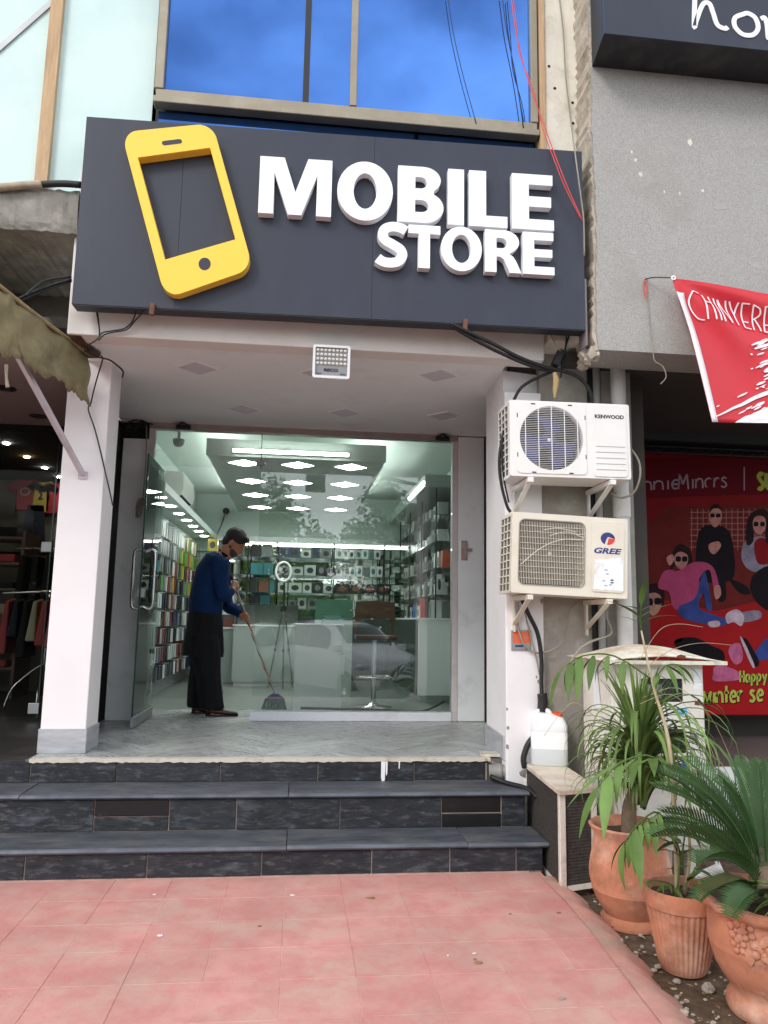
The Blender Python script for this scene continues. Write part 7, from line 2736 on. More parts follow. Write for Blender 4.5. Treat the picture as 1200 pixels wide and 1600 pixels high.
for k in range(NA + 1):
    for j in range(NV + 1):
        g_ = j / NV
        p = top[k].lerp(bot[k], g_)
        m.v.append((p.x + 0.012 * math.sin(9 * g_ + k * 0.2), p.y - 0.02 * math.sin(math.pi * g_) + 0.012 * math.sin(k * 0.35), p.z))
for k in range(NA):
    for j in range(NV):
        a = k * (NV + 1) + j
        m.f.append((a, a + NV + 1, a + NV + 2, a + 1))
m.build('valance', 'canvas', aw, smooth=True, solid=0.003)
m = MB()
m.v = [tuple(p) for p in top] + [(p.x - 0.9, p.y + 0.2, p.z + 0.22) for p in top]
n_ = len(top)
m.f = [(k, k + 1, n_ + k + 1, n_ + k) for k in range(n_ - 1)]
m.build('roof_sheet', 'canvas', aw, smooth=True, solid=0.003)
m = MB()
m.tube([p + Vector((0, -0.005, 0.008)) for p in top[::6]], 0.014, n=6, smooth=2)
m.build('hem', mat('hem_tan', c3(150, 132, 96), 0.95, var=0.3, vscale=20), aw, smooth=True)
SE = pix(129, 741, y=5.27)
SS = pix(22, 545, y=4.55)
m = MB()
m.bar(SS, SE, 0.03, 0.03)
m.build('strut', mat('strut_white', c3(206, 198, 204), 0.5, dirt=(c3(160, 150, 146), 0.5), dscale=6), aw)
m = MB()
m.box(SE.x - 0.03, SE.x + 0.03, 5.272, 5.284, SE.z - 0.03, SE.z + 0.02)
m.build('strut_plate', 'strut_white', aw)
m = MB()
m.tube([pix(10, 570, y=4.5), pix(10, 590, y=4.5), pix(12, 605, y=4.5)], [0.012, 0.008, 0.012], n=8)
m.build('knotted_cord', 'cloth_cream', aw)

# ------------------------------------------------------------------ poster of the right-hand shop (flat print)
YP = 6.75
ps = thing('shop_poster', (4.0, YP, 0.6), 'big red printed poster with people in sunglasses, right-hand shop', 'poster')
mat('poster_red', c3(138, 23, 31), 0.65, spec=0.1, var=0.15, vscale=1.2, dirt=(c3(96, 16, 24), 0.6), dscale=0.8, dpos=(0.4, 0.7))
mat('poster_top', c3(102, 13, 27), 0.65, spec=0.1)
mat('print_wall', c3(108, 36, 32), 0.65, spec=0.1, var=0.2, vscale=8)
mat('print_floor', c3(163, 27, 31), 0.65, spec=0.1, var=0.1)
mat('print_black', c3(25, 19, 25), 0.65, spec=0.1, var=0.2, vscale=6)
mat('print_skin', c3(188, 128, 119), 0.65, spec=0.1, var=0.3, vscale=14)
mat('print_pink', c3(179, 71, 111), 0.65, spec=0.1, var=0.15, vscale=10)
mat('print_denim', c3(56, 74, 138), 0.65, spec=0.1, var=0.3, vscale=9)
mat('print_shoe', c3(196, 174, 188), 0.65, spec=0.1, var=0.3, vscale=14)
mat('print_rose', c3(188, 101, 138), 0.65, spec=0.1, var=0.3, vscale=14)
mat('print_grey', c3(138, 128, 147), 0.65, spec=0.1, var=0.3, vscale=14)
mat('print_hair', c3(41, 23, 25), 0.65, spec=0.1, var=0.3, vscale=14)
mat('print_lime', c3(179, 188, 83), 0.65, spec=0.1)
mat('print_white', c3(174, 156, 169), 0.65, spec=0.1)
fP = front(YP)


def pp_(pts):
    return [(pix(a, b_, y=YP).x, pix(a, b_, y=YP).z) for a, b_ in pts]


def prt(pts, m, lay, name='printed_shape', smooth=True):
    q = pp_(pts)
    if smooth and len(q) > 3:
        r_ = []
        n_ = len(q)
        for i in range(n_):
            p0, p1, p2, p3 = [Vector(q[(i + k) % n_]) for k in (-1, 0, 1, 2)]
            for k in range(4):
                t = k / 4
                r_.append(tuple(0.5 * ((2 * p1) + (p2 - p0) * t + (2 * p0 - 5 * p1 + 4 * p2 - p3) * t * t + (3 * p1 - p0 - 3 * p2 + p3) * t ** 3)))
        q = r_
    return MB().plate([q], 0.0004 * lay, 0.0004 * lay + 0.0003, fP).build(name, m, ps)


px0 = pix(1003, 712, y=YP).x
zt_, zb_ = pix(1100, 708, y=YP).z, pix(1100, 1117, y=YP).z
MB().box(px0, 5.6, YP + 0.001, YP + 0.012, zb_, zt_).build('sheet', 'poster_red', ps)
prt([(1004, 716), (1270, 708), (1270, 770), (1004, 778)], 'poster_top', 1, smooth=False)
prt([(1040, 792), (1260, 785), (1260, 930), (1120, 960), (1004, 930), (1004, 830)], 'print_wall', 1, smooth=False)
prt([(1004, 930), (1120, 955), (1260, 920), (1260, 1116), (1004, 1116)], 'print_floor', 2, smooth=False)
gl = []
for k in range(14):                                     # tiled wall behind the figures
    a = 1080 + k * 9
    MB().plate([pp_([(a, 795), (a + 1.2, 795), (a + 1.2, 860), (a, 860)])], 0.0012, 0.0014, fP).build('printed_line', mat('tile_line', c3(150, 70, 66), 0.4) if 'tile_line' not in MATS else 'tile_line', ps)
for k in range(7):
    b_ = 800 + k * 9
    MB().plate([pp_([(1078, b_), (1205, b_ - 1), (1205, b_ + 0.2), (1078, b_ + 1.2)])], 0.0015, 0.0017, fP).build('printed_line', 'tile_line', ps)
# the person in black
prt([(1108, 820), (1092, 832), (1087, 870), (1090, 905), (1125, 910), (1147, 900), (1145, 850), (1135, 826)], 'print_black', 5)
prt([(1108, 800), (1109, 815), (1117, 824), (1126, 815), (1127, 800), (1117, 792)], 'print_skin', 6)
prt([(1108, 802), (1112, 790), (1122, 788), (1129, 798), (1124, 795), (1114, 795)], 'print_hair', 7)
prt([(1110, 803), (1116, 803), (1116, 808), (1110, 808)], 'print_black', 8)
prt([(1119, 803), (1125, 803), (1125, 808), (1119, 808)], 'print_black', 8)
prt([(1108, 850), (1122, 846), (1126, 854), (1116, 866), (1108, 860)], 'print_skin', 7)
prt([(1120, 905), (1132, 905), (1134, 935), (1124, 940), (1118, 925)], 'print_black', 6)
prt([(1140, 905), (1165, 915), (1172, 928), (1155, 926)], 'print_black', 6)
# the person at the right edge
prt([(1165, 845), (1158, 870), (1170, 890), (1195, 892), (1206, 850), (1190, 838)], 'print_grey', 5)
prt([(1176, 812), (1178, 828), (1186, 835), (1195, 828), (1196, 812), (1186, 804)], 'print_skin', 7)
prt([(1166, 850), (1168, 812), (1180, 798), (1200, 800), (1206, 850), (1196, 845), (1196, 812), (1184, 806), (1176, 815), (1177, 845)], 'print_hair', 8)
prt([(1178, 816), (1184, 816), (1184, 822), (1178, 822)], 'print_black', 9)
prt([(1188, 816), (1194, 816), (1194, 822), (1188, 822)], 'print_black', 9)
prt([(1178, 850), (1190, 840), (1204, 850), (1204, 878), (1184, 880)], 'poster_red', 6)
prt([(1180, 895), (1206, 888), (1206, 950), (1186, 945), (1172, 920)], 'print_black', 6)
# the person in pink
prt([(1035, 895), (1028, 918), (1045, 925), (1052, 950), (1075, 952), (1096, 930), (1092, 905), (1108, 890), (1115, 920), (1123, 915), (1112, 884), (1085, 878), (1060, 892), (1046, 890)], 'print_pink', 9)
prt([(1048, 890), (1050, 865), (1062, 850), (1078, 860), (1082, 885), (1070, 880), (1056, 882)], 'print_hair', 8)
prt([(1054, 868), (1055, 882), (1064, 890), (1073, 882), (1074, 868), (1063, 862)], 'print_skin', 10)
prt([(1056, 870), (1063, 870), (1063, 877), (1056, 877)], 'print_black', 11)
prt([(1066, 870), (1073, 870), (1073, 877), (1066, 877)], 'print_black', 11)
prt([(1041, 872), (1050, 866), (1053, 874), (1046, 884)], 'print_skin', 11)
prt([(1060, 948), (1085, 935), (1096, 900), (1102, 895), (1112, 948), (1104, 952), (1098, 925), (1092, 950), (1120, 962), (1135, 968), (1130, 978), (1095, 974), (1066, 965)], 'print_denim', 10)
prt([(1134, 960), (1150, 952), (1162, 962), (1158, 978), (1146, 972), (1136, 974)], 'print_shoe', 11)
prt([(1106, 972), (1122, 970), (1124, 978), (1110, 980)], 'print_shoe', 11)
prt([(1115, 918), (1124, 915), (1126, 930), (1118, 936)], 'print_skin', 10)
# the face at lower left
prt([(1006, 935), (1012, 915), (1028, 912), (1038, 925), (1036, 950), (1030, 932), (1012, 935)], 'print_hair', 8)
prt([(1010, 932), (1010, 950), (1020, 962), (1031, 952), (1032, 932), (1021, 926)], 'print_skin', 9)
prt([(1010, 936), (1019, 936), (1019, 946), (1010, 946)], 'print_black', 10)
prt([(1023, 935), (1032, 935), (1032, 944), (1023, 944)], 'print_black', 10)
prt([(1004, 960), (1030, 968), (1060, 985), (1062, 1003), (1004, 1003)], 'print_floor', 8)
# legs and shoes along the foot
prt([(1055, 1000), (1085, 996), (1110, 1008), (1130, 1018), (1128, 1036), (1090, 1030), (1060, 1015)], 'print_black', 8)
prt([(1138, 1020), (1142, 1008), (1156, 1006), (1160, 1030), (1148, 1038)], 'print_rose', 9)
prt([(1114, 1052), (1116, 1042), (1130, 1040), (1154, 1050), (1154, 1062), (1116, 1064)], 'print_rose', 9)
prt([(1157, 1002), (1166, 998), (1180, 1022), (1186, 1036), (1178, 1040)], 'print_black', 9)
prt([(1157, 1000), (1160, 998), (1178, 1038), (1174, 1040)], 'print_shoe', 10)
prt([(1180, 1018), (1206, 992), (1206, 1022), (1188, 1032)], 'print_denim', 9)
prt([(1157, 958), (1185, 954), (1188, 966), (1160, 972)], 'print_grey', 9)


def hand(word, x0, y0, w, h, m, wd, lay, name='printed_letter', shadow=None):
    """thin hand lettering: strokes in photo units, y up from the base line"""
    G = {'n': [[(0, 0), (0, 0.6)], [(0, 0.35), (0.25, 0.6), (0.6, 0.55), (0.7, 0.3), (0.7, 0)]], 'i': [[(0.2, 0), (0.2, 0.6)]], 'e': [[(0.05, 0.32), (0.6, 0.36), (0.5, 0.6), (0.2, 0.6), (0.02, 0.32), (0.15, 0.03), (0.62, 0.06)]],
         'M': [[(0, 0), (0.1, 1)], [(0.1, 1), (0.45, 0.3)], [(0.45, 0.3), (0.85, 1)], [(0.85, 1), (1.0, 0)]], 'o': [[(0.35, 0.62), (0.05, 0.45), (0.08, 0.1), (0.4, 0.0), (0.68, 0.2), (0.62, 0.52), (0.35, 0.62)]], 'r': [[(0, 0), (0.02, 0.6)], [(0.02, 0.35), (0.25, 0.6), (0.5, 0.55)]],
         's': [[(0.55, 0.55), (0.25, 0.62), (0.1, 0.45), (0.4, 0.3), (0.55, 0.12), (0.3, -0.02), (0.0, 0.06)]], '|': [[(0.3, -0.15), (0.3, 1.15)]], 'S': [[(0.6, 0.92), (0.3, 1.0), (0.08, 0.8), (0.35, 0.52), (0.6, 0.3), (0.35, 0.0), (0.0, 0.08)]], 'U': [[(0, 1), (0.02, 0.3), (0.3, 0), (0.6, 0.3), (0.62, 1)]],
         'H': [[(0, 0), (0, 1)], [(0.6, 0), (0.6, 1)], [(0, 0.5), (0.6, 0.5)]], 'a': [[(0.55, 0.6), (0.15, 0.6), (0.02, 0.3), (0.2, 0.0), (0.55, 0.2)], [(0.57, 0.62), (0.57, 0)]], 'p': [[(0.05, 0.62), (0.05, -0.35)], [(0.05, 0.5), (0.35, 0.62), (0.6, 0.4), (0.4, 0.08), (0.05, 0.12)]], 'y': [[(0.0, 0.62), (0.3, 0.15)], [(0.62, 0.62), (0.2, -0.35)]],
         'w': [[(0, 0.7), (0.2, 0.0)], [(0.2, 0.0), (0.42, 0.6)], [(0.42, 0.6), (0.64, 0.0)], [(0.64, 0.0), (0.85, 0.7)]], 't': [[(0.25, 0.95), (0.25, 0)], [(0, 0.55), (0.55, 0.58)]], ' ': []}
    x = x0
    for ch in word:
        wide = {'M': 1.25, 'i': 0.5, '|': 0.9, 'w': 1.05, ' ': 0.7, 't': 0.75, 'r': 0.7}.get(ch, 0.92)
        for st in G[ch]:
            pts = [(x + a * w, y0 - b_ * h - 0.05 * (x - x0)) for a, b_ in st]
            q = pp_(pts)
            if shadow:
                MB().plate(stroke([(a + 0.008, b_ - 0.008) for a, b_ in q], wd, n=4), 0.0004 * lay - 0.0003, 0.0004 * lay - 0.0001, fP).build('letter_shadow', shadow, ps)
            MB().plate(stroke(q, wd, n=4), 0.0004 * lay, 0.0004 * lay + 0.0003, fP).build(name, m, ps)
        x += wide * w


hand('nnie', 1004, 766, 19.5, 22, 'print_white', 0.016, 3)
hand('Minors', 1060, 764, 15.5, 24, 'print_white', 0.016, 3)
hand('|', 1158, 762, 16, 28, 'print_white', 0.012, 3)
hand('SU', 1184, 764, 14, 24, 'print_lime', 0.04, 3)
hand('Happy', 1156, 1066, 9.5, 18, 'print_lime', 0.018, 14, shadow='print_black')
hand('winter se', 1099, 1099, 13, 27, 'print_lime', 0.024, 14, shadow='print_black')

# ------------------------------------------------------------------ the street behind the camera, seen in the shop glass
mat('car_white', c3(226, 228, 230), 0.2, coat=0.6, var=0.01)
mat('car_glass', c3(24, 28, 30), 0.05, spec=0.8)
mat('tyre', c3(24, 24, 25), 0.85)
mat('rim_silver', c3(170, 172, 176), 0.3, metal=0.8)
mat('lamp_clear', c3(190, 200, 206), 0.1, spec=0.8)
mat('lamp_red', c3(150, 24, 26), 0.2)


def car(name, loc, rz, st, glass, label, wheel_s, wr, lamp_front, lamp_rear):
    """st: stations (s, z_sill, half_sill, z_belt, half_belt, z_top, half_top); nose at s = 0, heading +X locally"""
    t = thing(name, loc, label, 'car')
    M4 = Matrix.Translation(loc) @ Matrix.Rotation(rz, 4, 'Z')
    mid = st[-1][0] / 2

    def sec(a):
        s, z0, w0, zb, wb, zt, wt = a
        zm = (z0 + zb) / 2
        hl = [(w0, z0), (wb * 1.0, z0 + (zb - z0) * 0.35), (wb * 1.01, zm + (zb - zm) * 0.3), (wb, zb), (wt + (wb - wt) * 0.12, zt - (zt - zb) * 0.10), (wt * 0.8, zt), (0, zt + 0.015)]
        return [M4 @ Vector((mid - s, w, z)) for w, z in hl] + [M4 @ Vector((mid - s, -w, z)) for w, z in reversed(hl[:-1])]
    S = [sec(a) for a in st]
    m = MB()
    n_ = len(S[0])
    for r_ in S:
        m.v += [tuple(p) for p in r_]
    for i in range(len(S) - 1):
        for j in range(n_ - 1):
            a = i * n_ + j
            m.f.append((a, a + 1, a + n_ + 1, a + n_))
        m.f.append((i * n_ + n_ - 1, i * n_, i * n_ + n_, i * n_ + 2 * n_ - 1))
    m.f.append(tuple(range(n_)))
    m.f.append(tuple(reversed(range((len(S) - 1) * n_, len(S) * n_))))
    body_ = m.build('body', 'car_white', t, smooth=True, auto=38)

    def station(s):
        for k in range(len(st) - 1):
            if st[k][0] <= s <= st[k + 1][0]:
                f = (s - st[k][0]) / (st[k + 1][0] - st[k][0])
                return [a * (1 - f) + b_ * f for a, b_ in zip(st[k], st[k + 1])]
        return list(st[-1])
    for (kind, s0, s1) in glass:
        if kind == 'side':
            for sd in (-1, 1):
                a, b_ = station(s0), station(s1)
                q = []
                for k in range(7):
                    c_ = station(s0 + (s1 - s0) * k / 6)
                    q.append((c_[0], c_[3] + 0.03, c_[4] + 0.006, c_[5] - 0.07, c_[6] + (c_[4] - c_[6]) * 0.14 + 0.012))
                m = MB()
                for (s, zl, wl_, zh, wh) in q:
                    zh = max(zh, zl + 0.02)
                    m.v += [tuple(M4 @ Vector((mid - s, sd * wl_, zl))), tuple(M4 @ Vector((mid - s, sd * wh, zh)))]
                for k in range(6):
                    m.f.append((2 * k, 2 * k + 2, 2 * k + 3, 2 * k + 1))
                m.build('side_window', 'car_glass', t, solid=0.01)
        else:
            m = MB()
            for k in range(7):
                c_ = station(s0 + (s1 - s0) * k / 6)
                for j in range(7):
                    g_ = -1 + j / 3
                    m.v.append(tuple(M4 @ Vector((mid - c_[0], g_ * c_[6] * 0.82, c_[5] + 0.018 + 0.012 * (1 - g_ * g_)))))
            for k in range(6):
                for j in range(6):
                    a = k * 7 + j
                    m.f.append((a, a + 1, a + 8, a + 7))
            m.build(kind, 'car_glass', t, smooth=True, solid=0.008)
    for s in wheel_s:
        for sd in (-1, 1):
            w0 = station(s)[4]
            mt = M4 @ Matrix.Translation((mid - s, sd * (w0 - 0.08), wr)) @ Matrix.Rotation(-sd * math.pi / 2, 4, 'X')
            m = MB()
            m.lathe([(wr * 0.62, -0.1), (wr * 0.94, -0.1), (wr, -0.07), (wr, 0.08), (wr * 0.94, 0.105), (wr * 0.64, 0.105)], n=28, mtx=mt)
            wh = m.build('wheel', 'tyre', t, smooth=True, auto=40)
            m = MB()
            m.lathe([(wr * 0.63, 0.106), (wr * 0.58, 0.11), (wr * 0.5, 0.09), (wr * 0.15, 0.10), (0.01, 0.112)], n=20, mtx=mt, rib=0.0)
            m.build('rim', 'rim_silver', wh, smooth=True)
    for (s, z, w, h, l_, mm, nm) in lamp_front + lamp_rear:
        for sd in (-1, 1):
            c_ = station(s)
            m = MB()
            blob(m, Vector((0, 0, 0)), l_, w, h, 12, 8)
            m.v = [tuple(M4 @ (Vector(v) + Vector((mid - s, sd * (c_[4] - w * 0.7), z)))) for v in m.v]
            m.build(nm, mm, t, smooth=True)
    # grille, bumper slot, plate
    m = MB()
    m.box(-0.02, 0.03, -0.45, 0.45, 0.30, 0.42)
    m.v = [tuple(M4 @ (Vector(v) + Vector((mid - 0.02, 0, 0)))) for v in m.v]
    m.build('grille', 'tyre', t)
    m = MB()
    for sd in (-1, 1):
        m.box(mid - st[4][0] - 0.1, mid - st[4][0] + 0.08, sd * (st[4][4] + 0.02) - 0.06, sd * (st[4][4] + 0.02) + 0.06, st[4][3] + 0.02, st[4][3] + 0.15)
    m.v = [tuple(M4 @ Vector(v)) for v in m.v]
    m.build('mirrors', 'car_white', t, bevel=0.02)
    return t


RZ = -0.155
hatch = [(0.0, 0.34, 0.55, 0.55, 0.58, 0.62, 0.50), (0.12, 0.24, 0.66, 0.66, 0.72, 0.74, 0.64), (0.5, 0.20, 0.72, 0.80, 0.79, 0.90, 0.68), (0.85, 0.20, 0.74, 0.90, 0.80, 1.0, 0.68), (1.0, 0.20, 0.74, 0.93, 0.80, 1.06, 0.66), (1.55, 0.20, 0.74, 0.96, 0.80, 1.44, 0.60), (1.9, 0.20, 0.74, 0.97, 0.80, 1.52, 0.60), (2.6, 0.20, 0.74, 0.98, 0.80, 1.54, 0.60), (3.2, 0.22, 0.74, 1.0, 0.79, 1.50, 0.58), (3.5, 0.28, 0.72, 1.0, 0.76, 1.28, 0.58), (3.62, 0.36, 0.66, 0.92, 0.72, 1.02, 0.60)]
car('hatchback', (1.08, -2.45, RZ), math.radians(60), hatch, [('windscreen', 1.04, 1.55), ('side', 1.35, 2.2), ('side', 2.26, 3.05), ('rear_window', 3.22, 3.48)], 'white hatchback parked behind the viewer, mirrored right of centre in the glass', (0.68, 2.98), 0.29,
    [(0.30, 0.66, 0.13, 0.09, 0.22, 'lamp_clear', 'headlight')], [(3.5, 0.95, 0.06, 0.12, 0.06, 'lamp_red', 'tail_lamp')])
sedan = [(0.0, 0.34, 0.6, 0.5, 0.64, 0.6, 0.55), (0.15, 0.24, 0.72, 0.62, 0.78, 0.70, 0.70), (0.7, 0.20, 0.78, 0.76, 0.84, 0.84, 0.74), (1.1, 0.20, 0.80, 0.86, 0.86, 0.92, 0.74), (1.3, 0.20, 0.80, 0.88, 0.86, 0.98, 0.70), (1.95, 0.20, 0.80, 0.91, 0.86, 1.38, 0.62), (2.4, 0.20, 0.80, 0.92, 0.86, 1.44, 0.62), (3.0, 0.20, 0.80, 0.94, 0.86, 1.42, 0.61), (3.6, 0.22, 0.80, 0.96, 0.84, 1.12, 0.68), (4.2, 0.28, 0.76, 0.94, 0.80, 1.02, 0.72), (4.4, 0.40, 0.68, 0.86, 0.74, 0.94, 0.68)]
car('sedan', (-1.35, -4.4, RZ), math.radians(118), sedan, [('windscreen', 1.36, 1.94), ('side', 1.7, 2.5), ('side', 2.56, 3.3), ('rear_window', 3.05, 3.58)], 'white sedan parked behind the viewer, mirrored left of centre in the glass', (0.85, 3.45), 0.31,
    [(0.30, 0.62, 0.14, 0.08, 0.2, 'lamp_clear', 'headlight')], [(4.3, 0.86, 0.14, 0.07, 0.06, 'lamp_red', 'tail_lamp')])

# trees across the street
leafmat('tree_leaf', c3(92, 116, 66), 0.35)
tm = []
rt_ = random.Random(55)
for v in range(3):
    b_ = MB()
    Hh = 1.0
    cl_s = []
    for k in range(40):
        z = rt_.uniform(0.10, 1.0)
        rad = (0.30 if v < 2 else 0.24) * math.sin(math.pi * (0.2 + 0.74 * (z - 0.1) / 0.9)) + 0.03
        a = rt_.uniform(0, 6.28)
        rr_ = rad * rt_.uniform(0.3, 1.0)
        cl_s.append((Vector((rr_ * math.cos(a), rr_ * math.sin(a), z)), rt_.uniform(0.10, 0.17)))
    for (c_, r_) in cl_s:
        for q in range(230):
            d = Vector((rt_.gauss(0, 1), rt_.gauss(0, 1), rt_.gauss(0, 0.8)))
            d = d.normalized() * r_ * rt_.random() ** 0.4
            p = c_ + d
            u = Vector((rt_.gauss(0, 1), rt_.gauss(0, 1), rt_.gauss(0, 1))).normalized()
            w = u.orthogonal().normalized()
            s_ = rt_.uniform(0.012, 0.028)
            k0 = len(b_.v)
            b_.v += [tuple(p - u * s_), tuple(p + w * s_ * 0.5), tuple(p + u * s_), tuple(p - w * s_ * 0.5)]
            b_.f.append((k0, k0 + 1, k0 + 2, k0 + 3))
    me = bpy.data.meshes.new('crown')
    me.from_pydata(b_.v, [], b_.f)
    me.materials.append(MATS['tree_leaf'])
    tk = MB()
    tk.tube([(0, 0, -0.02), (0.01, 0, 0.2), (-0.01, 0.01, 0.45), (0.0, 0, 0.8)], [0.022, 0.018, 0.012, 0.004], n=8)
    for k in range(6):
        a = k * 1.1
        tk.tube([(0, 0, 0.28 + 0.06 * k), (0.1 * math.cos(a), 0.1 * math.sin(a), 0.42 + 0.07 * k), (0.18 * math.cos(a), 0.18 * math.sin(a), 0.5 + 0.07 * k)], [0.009, 0.006, 0.002], n=5)
    mt_ = bpy.data.meshes.new('trunk')
    mt_.from_pydata(tk.v, [], tk.f)
    mt_.materials.append(MATS['bark'])
    tm.append((me, mt_))
pos = ORD
for k in range(16):
    x = -19 + 2.9 * k + rt_.uniform(-0.6, 0.6)
    y = -29 + rt_.uniform(-3, 3)
    h = (7.2, 6.4, 7.4, 6.0, 7.3, 6.6, 8.4, 6.2, 8.6, 7.2, 7.8, 6.6, 7.4, 6.8, 7.6, 7.0)[k]
    t = thing('street_tree', (x, y, -0.16), 'street tree across the road, %s from left of the row mirrored in the glass' % pos[k], 'tree', 'trees across the street')
    for me, nm in zip(tm[k % 3], ('crown', 'trunk')):
        o = bpy.data.objects.new(nm, me)
        COL.objects.link(o)
        o.parent = t
        o.scale = (h * (1.1 if k % 2 else 0.9), h * 1.0, h)
        o.rotation_euler = (0, 0, k * 1.3)
# ------------------------------------------------------------------ cables
def cable(name, pts, r, m, label, cat='cable', group=None, n=6):
    b_ = MB()
    for q in (pts if isinstance(pts[0], list) else [pts]):
        b_.tube(q, r, n=n)
    return tag(b_.build(name, m, smooth=True), label, cat, group)


def P_(lst, y):
    return [pix(a, b_, y=y if not isinstance(y, list) else y[k]) for k, (a, b_) in enumerate(lst)]


# thick black bundle from the right clamp down to the condensers
cable('black_cable', P_([(704, 505), (730, 518), (770, 537), (810, 558), (850, 573), (880, 580), (905, 590), (922, 612), (926, 640)], [4.49, 4.5, 4.55, 4.62, 4.7, 4.72, 4.74, 4.76, 4.8]), 0.013, 'black_cable', 'thick black cable sagging from the sign clamp to the upper condenser')
cable('black_cable', P_([(704, 508), (735, 527), (775, 548), (815, 566), (850, 578), (868, 578), (840, 590), (815, 605), (803, 625)], [4.5, 4.52, 4.57, 4.64, 4.72, 4.74, 4.78, 4.8, 4.82]), 0.012, 'black_cable', 'second black cable under the thick one, bending left behind the condenser')
cable('black_cable', P_([(800, 640), (786, 680), (780, 720), (783, 755), (792, 790), (798, 800)], 4.78), 0.010, 'black_cable', 'black cable loop hanging down the left side of the upper condenser')
cable('black_cable', P_([(801, 636), (789, 660), (784, 700), (787, 745), (795, 785)], 4.75), 0.006, 'black_cable', 'thin black cable beside the loop left of the upper condenser')
cable('black_cable', P_([(815, 935), (826, 960), (840, 990), (846, 1030), (846, 1070), (848, 1112)], [4.9, 4.9, 4.92, 4.93, 4.93, 4.92]), 0.014, 'black_cable', 'thick black hose running down the pier from the lower condenser')
cable('frayed_wrap', P_([(847, 1084), (848, 1096), (847, 1112)], 4.925), 0.032, 'black_cable', 'frayed black wrapping on the hose above the jerrycan', 'wrapping')
cable('black_hose', P_([(833, 1152), (824, 1165), (818, 1185), (820, 1200)], 4.92), 0.019, 'black_cable', 'short fat black hose behind the left side of the jerrycan', 'hose')
cable('pale_cable', P_([(810, 945), (810, 980), (820, 1008), (840, 1020), (870, 1012), (885, 985), (890, 955), (905, 938)], 4.94), 0.007, 'grey_cable', 'pale cable looping across the pier under the lower condenser')
cable('pale_cable', P_([(816, 940), (828, 990), (838, 1030), (843, 1055)], 4.945), 0.005, 'grey_cable', 'thin pale cable beside the thick black hose on the pier')
cable('pale_cable', P_([(985, 700), (998, 720), (1000, 745), (990, 770), (970, 778), (955, 770)], [4.7, 4.68, 4.68, 4.7, 4.74, 4.78]), 0.007, 'grey_cable', 'pale cable looping out at the right of the upper condenser')
cable('grey_cable', P_([(950, 940), (948, 965), (955, 990), (925, 1002), (905, 1015), (890, 1040), (893, 1066), (910, 1070)], [4.95, 4.95, 4.9, 4.8, 4.75, 4.72, 4.72, 4.75]), 0.008, 'grey_cable', 'grey cable curling from the pipes to the meter cabinet')
# hole in the torn corner: insulator block and rag
m = MB()
p = pix(872, 560, y=4.72)
m.mbox(Matrix.Translation(p) @ Matrix.Rotation(math.radians(25), 4, 'Y'), 0.05, 0.06, 0.12)
tag(m.build('junction_block', 'black_cable', bevel=0.008), 'black cable junction block hanging under the right end of the sign', 'junction block')
m = MB()
m.tube(P_([(866, 582), (869, 595), (867, 612), (867, 622)], 4.70), [0.012, 0.022, 0.015, 0.004], n=8)
tag(m.build('cloth_rag', mat('rag', c3(176, 150, 108), 0.9, var=0.2), smooth=True), 'small beige rag hanging above the upper condenser', 'rag')
cable('thin_stalk', P_([(858, 520), (868, 538), (876, 548)], 4.66), 0.004, 'grey_cable', 'thin beige wire stub below the right end of the sign')
cable('steel_rods', [P_([(886, 512), (884, 540), (878, 580)], [4.66, 4.7, 4.75]), P_([(893, 512), (882, 550), (876, 590)], [4.66, 4.7, 4.75])], 0.006, 'black_cable', 'two dark rods dropping behind the right end of the sign', 'rod')

# red and beige wires across the upper right
cable('red_wire', P_([(798, -20), (803, 30), (815, 90), (830, 140), (850, 195), (870, 250), (890, 300), (909, 342)], [4.70, 4.70, 4.69, 4.66, 4.6, 4.46, 4.44, 4.44]), 0.0035, 'red_cable', 'red wire hanging across the window and the right end of the sign', 'wire')
cable('red_wire', P_([(800, -20), (807, 40), (812, 85), (833, 140), (848, 200), (866, 250), (884, 295), (910, 346)], [4.71, 4.70, 4.69, 4.66, 4.6, 4.45, 4.44, 4.44]), 0.003, 'red_cable', 'second red wire twisted along the first across the sign', 'wire')
cable('beige_wire', P_([(872, -20), (880, 50), (884, 120), (892, 190), (900, 250), (908, 310), (912, 345), (913, 400)], [4.72, 4.72, 4.72, 4.70, 4.46, 4.45, 4.45, 4.46]), 0.005, 'grey_cable', 'beige wire hanging down the old white column past the sign', 'wire')
cable('dark_wire', P_([(699, -10), (708, 50), (724, 120), (745, 196)], 4.74), 0.0028, 'black_cable', 'thin dark wire hanging before the right blue pane, left one', 'wire')
cable('dark_wire', P_([(784, -10), (792, 50), (806, 120), (818, 200)], 4.74), 0.0034, 'black_cable', 'dark wire hanging before the right blue pane beside the red one', 'wire')
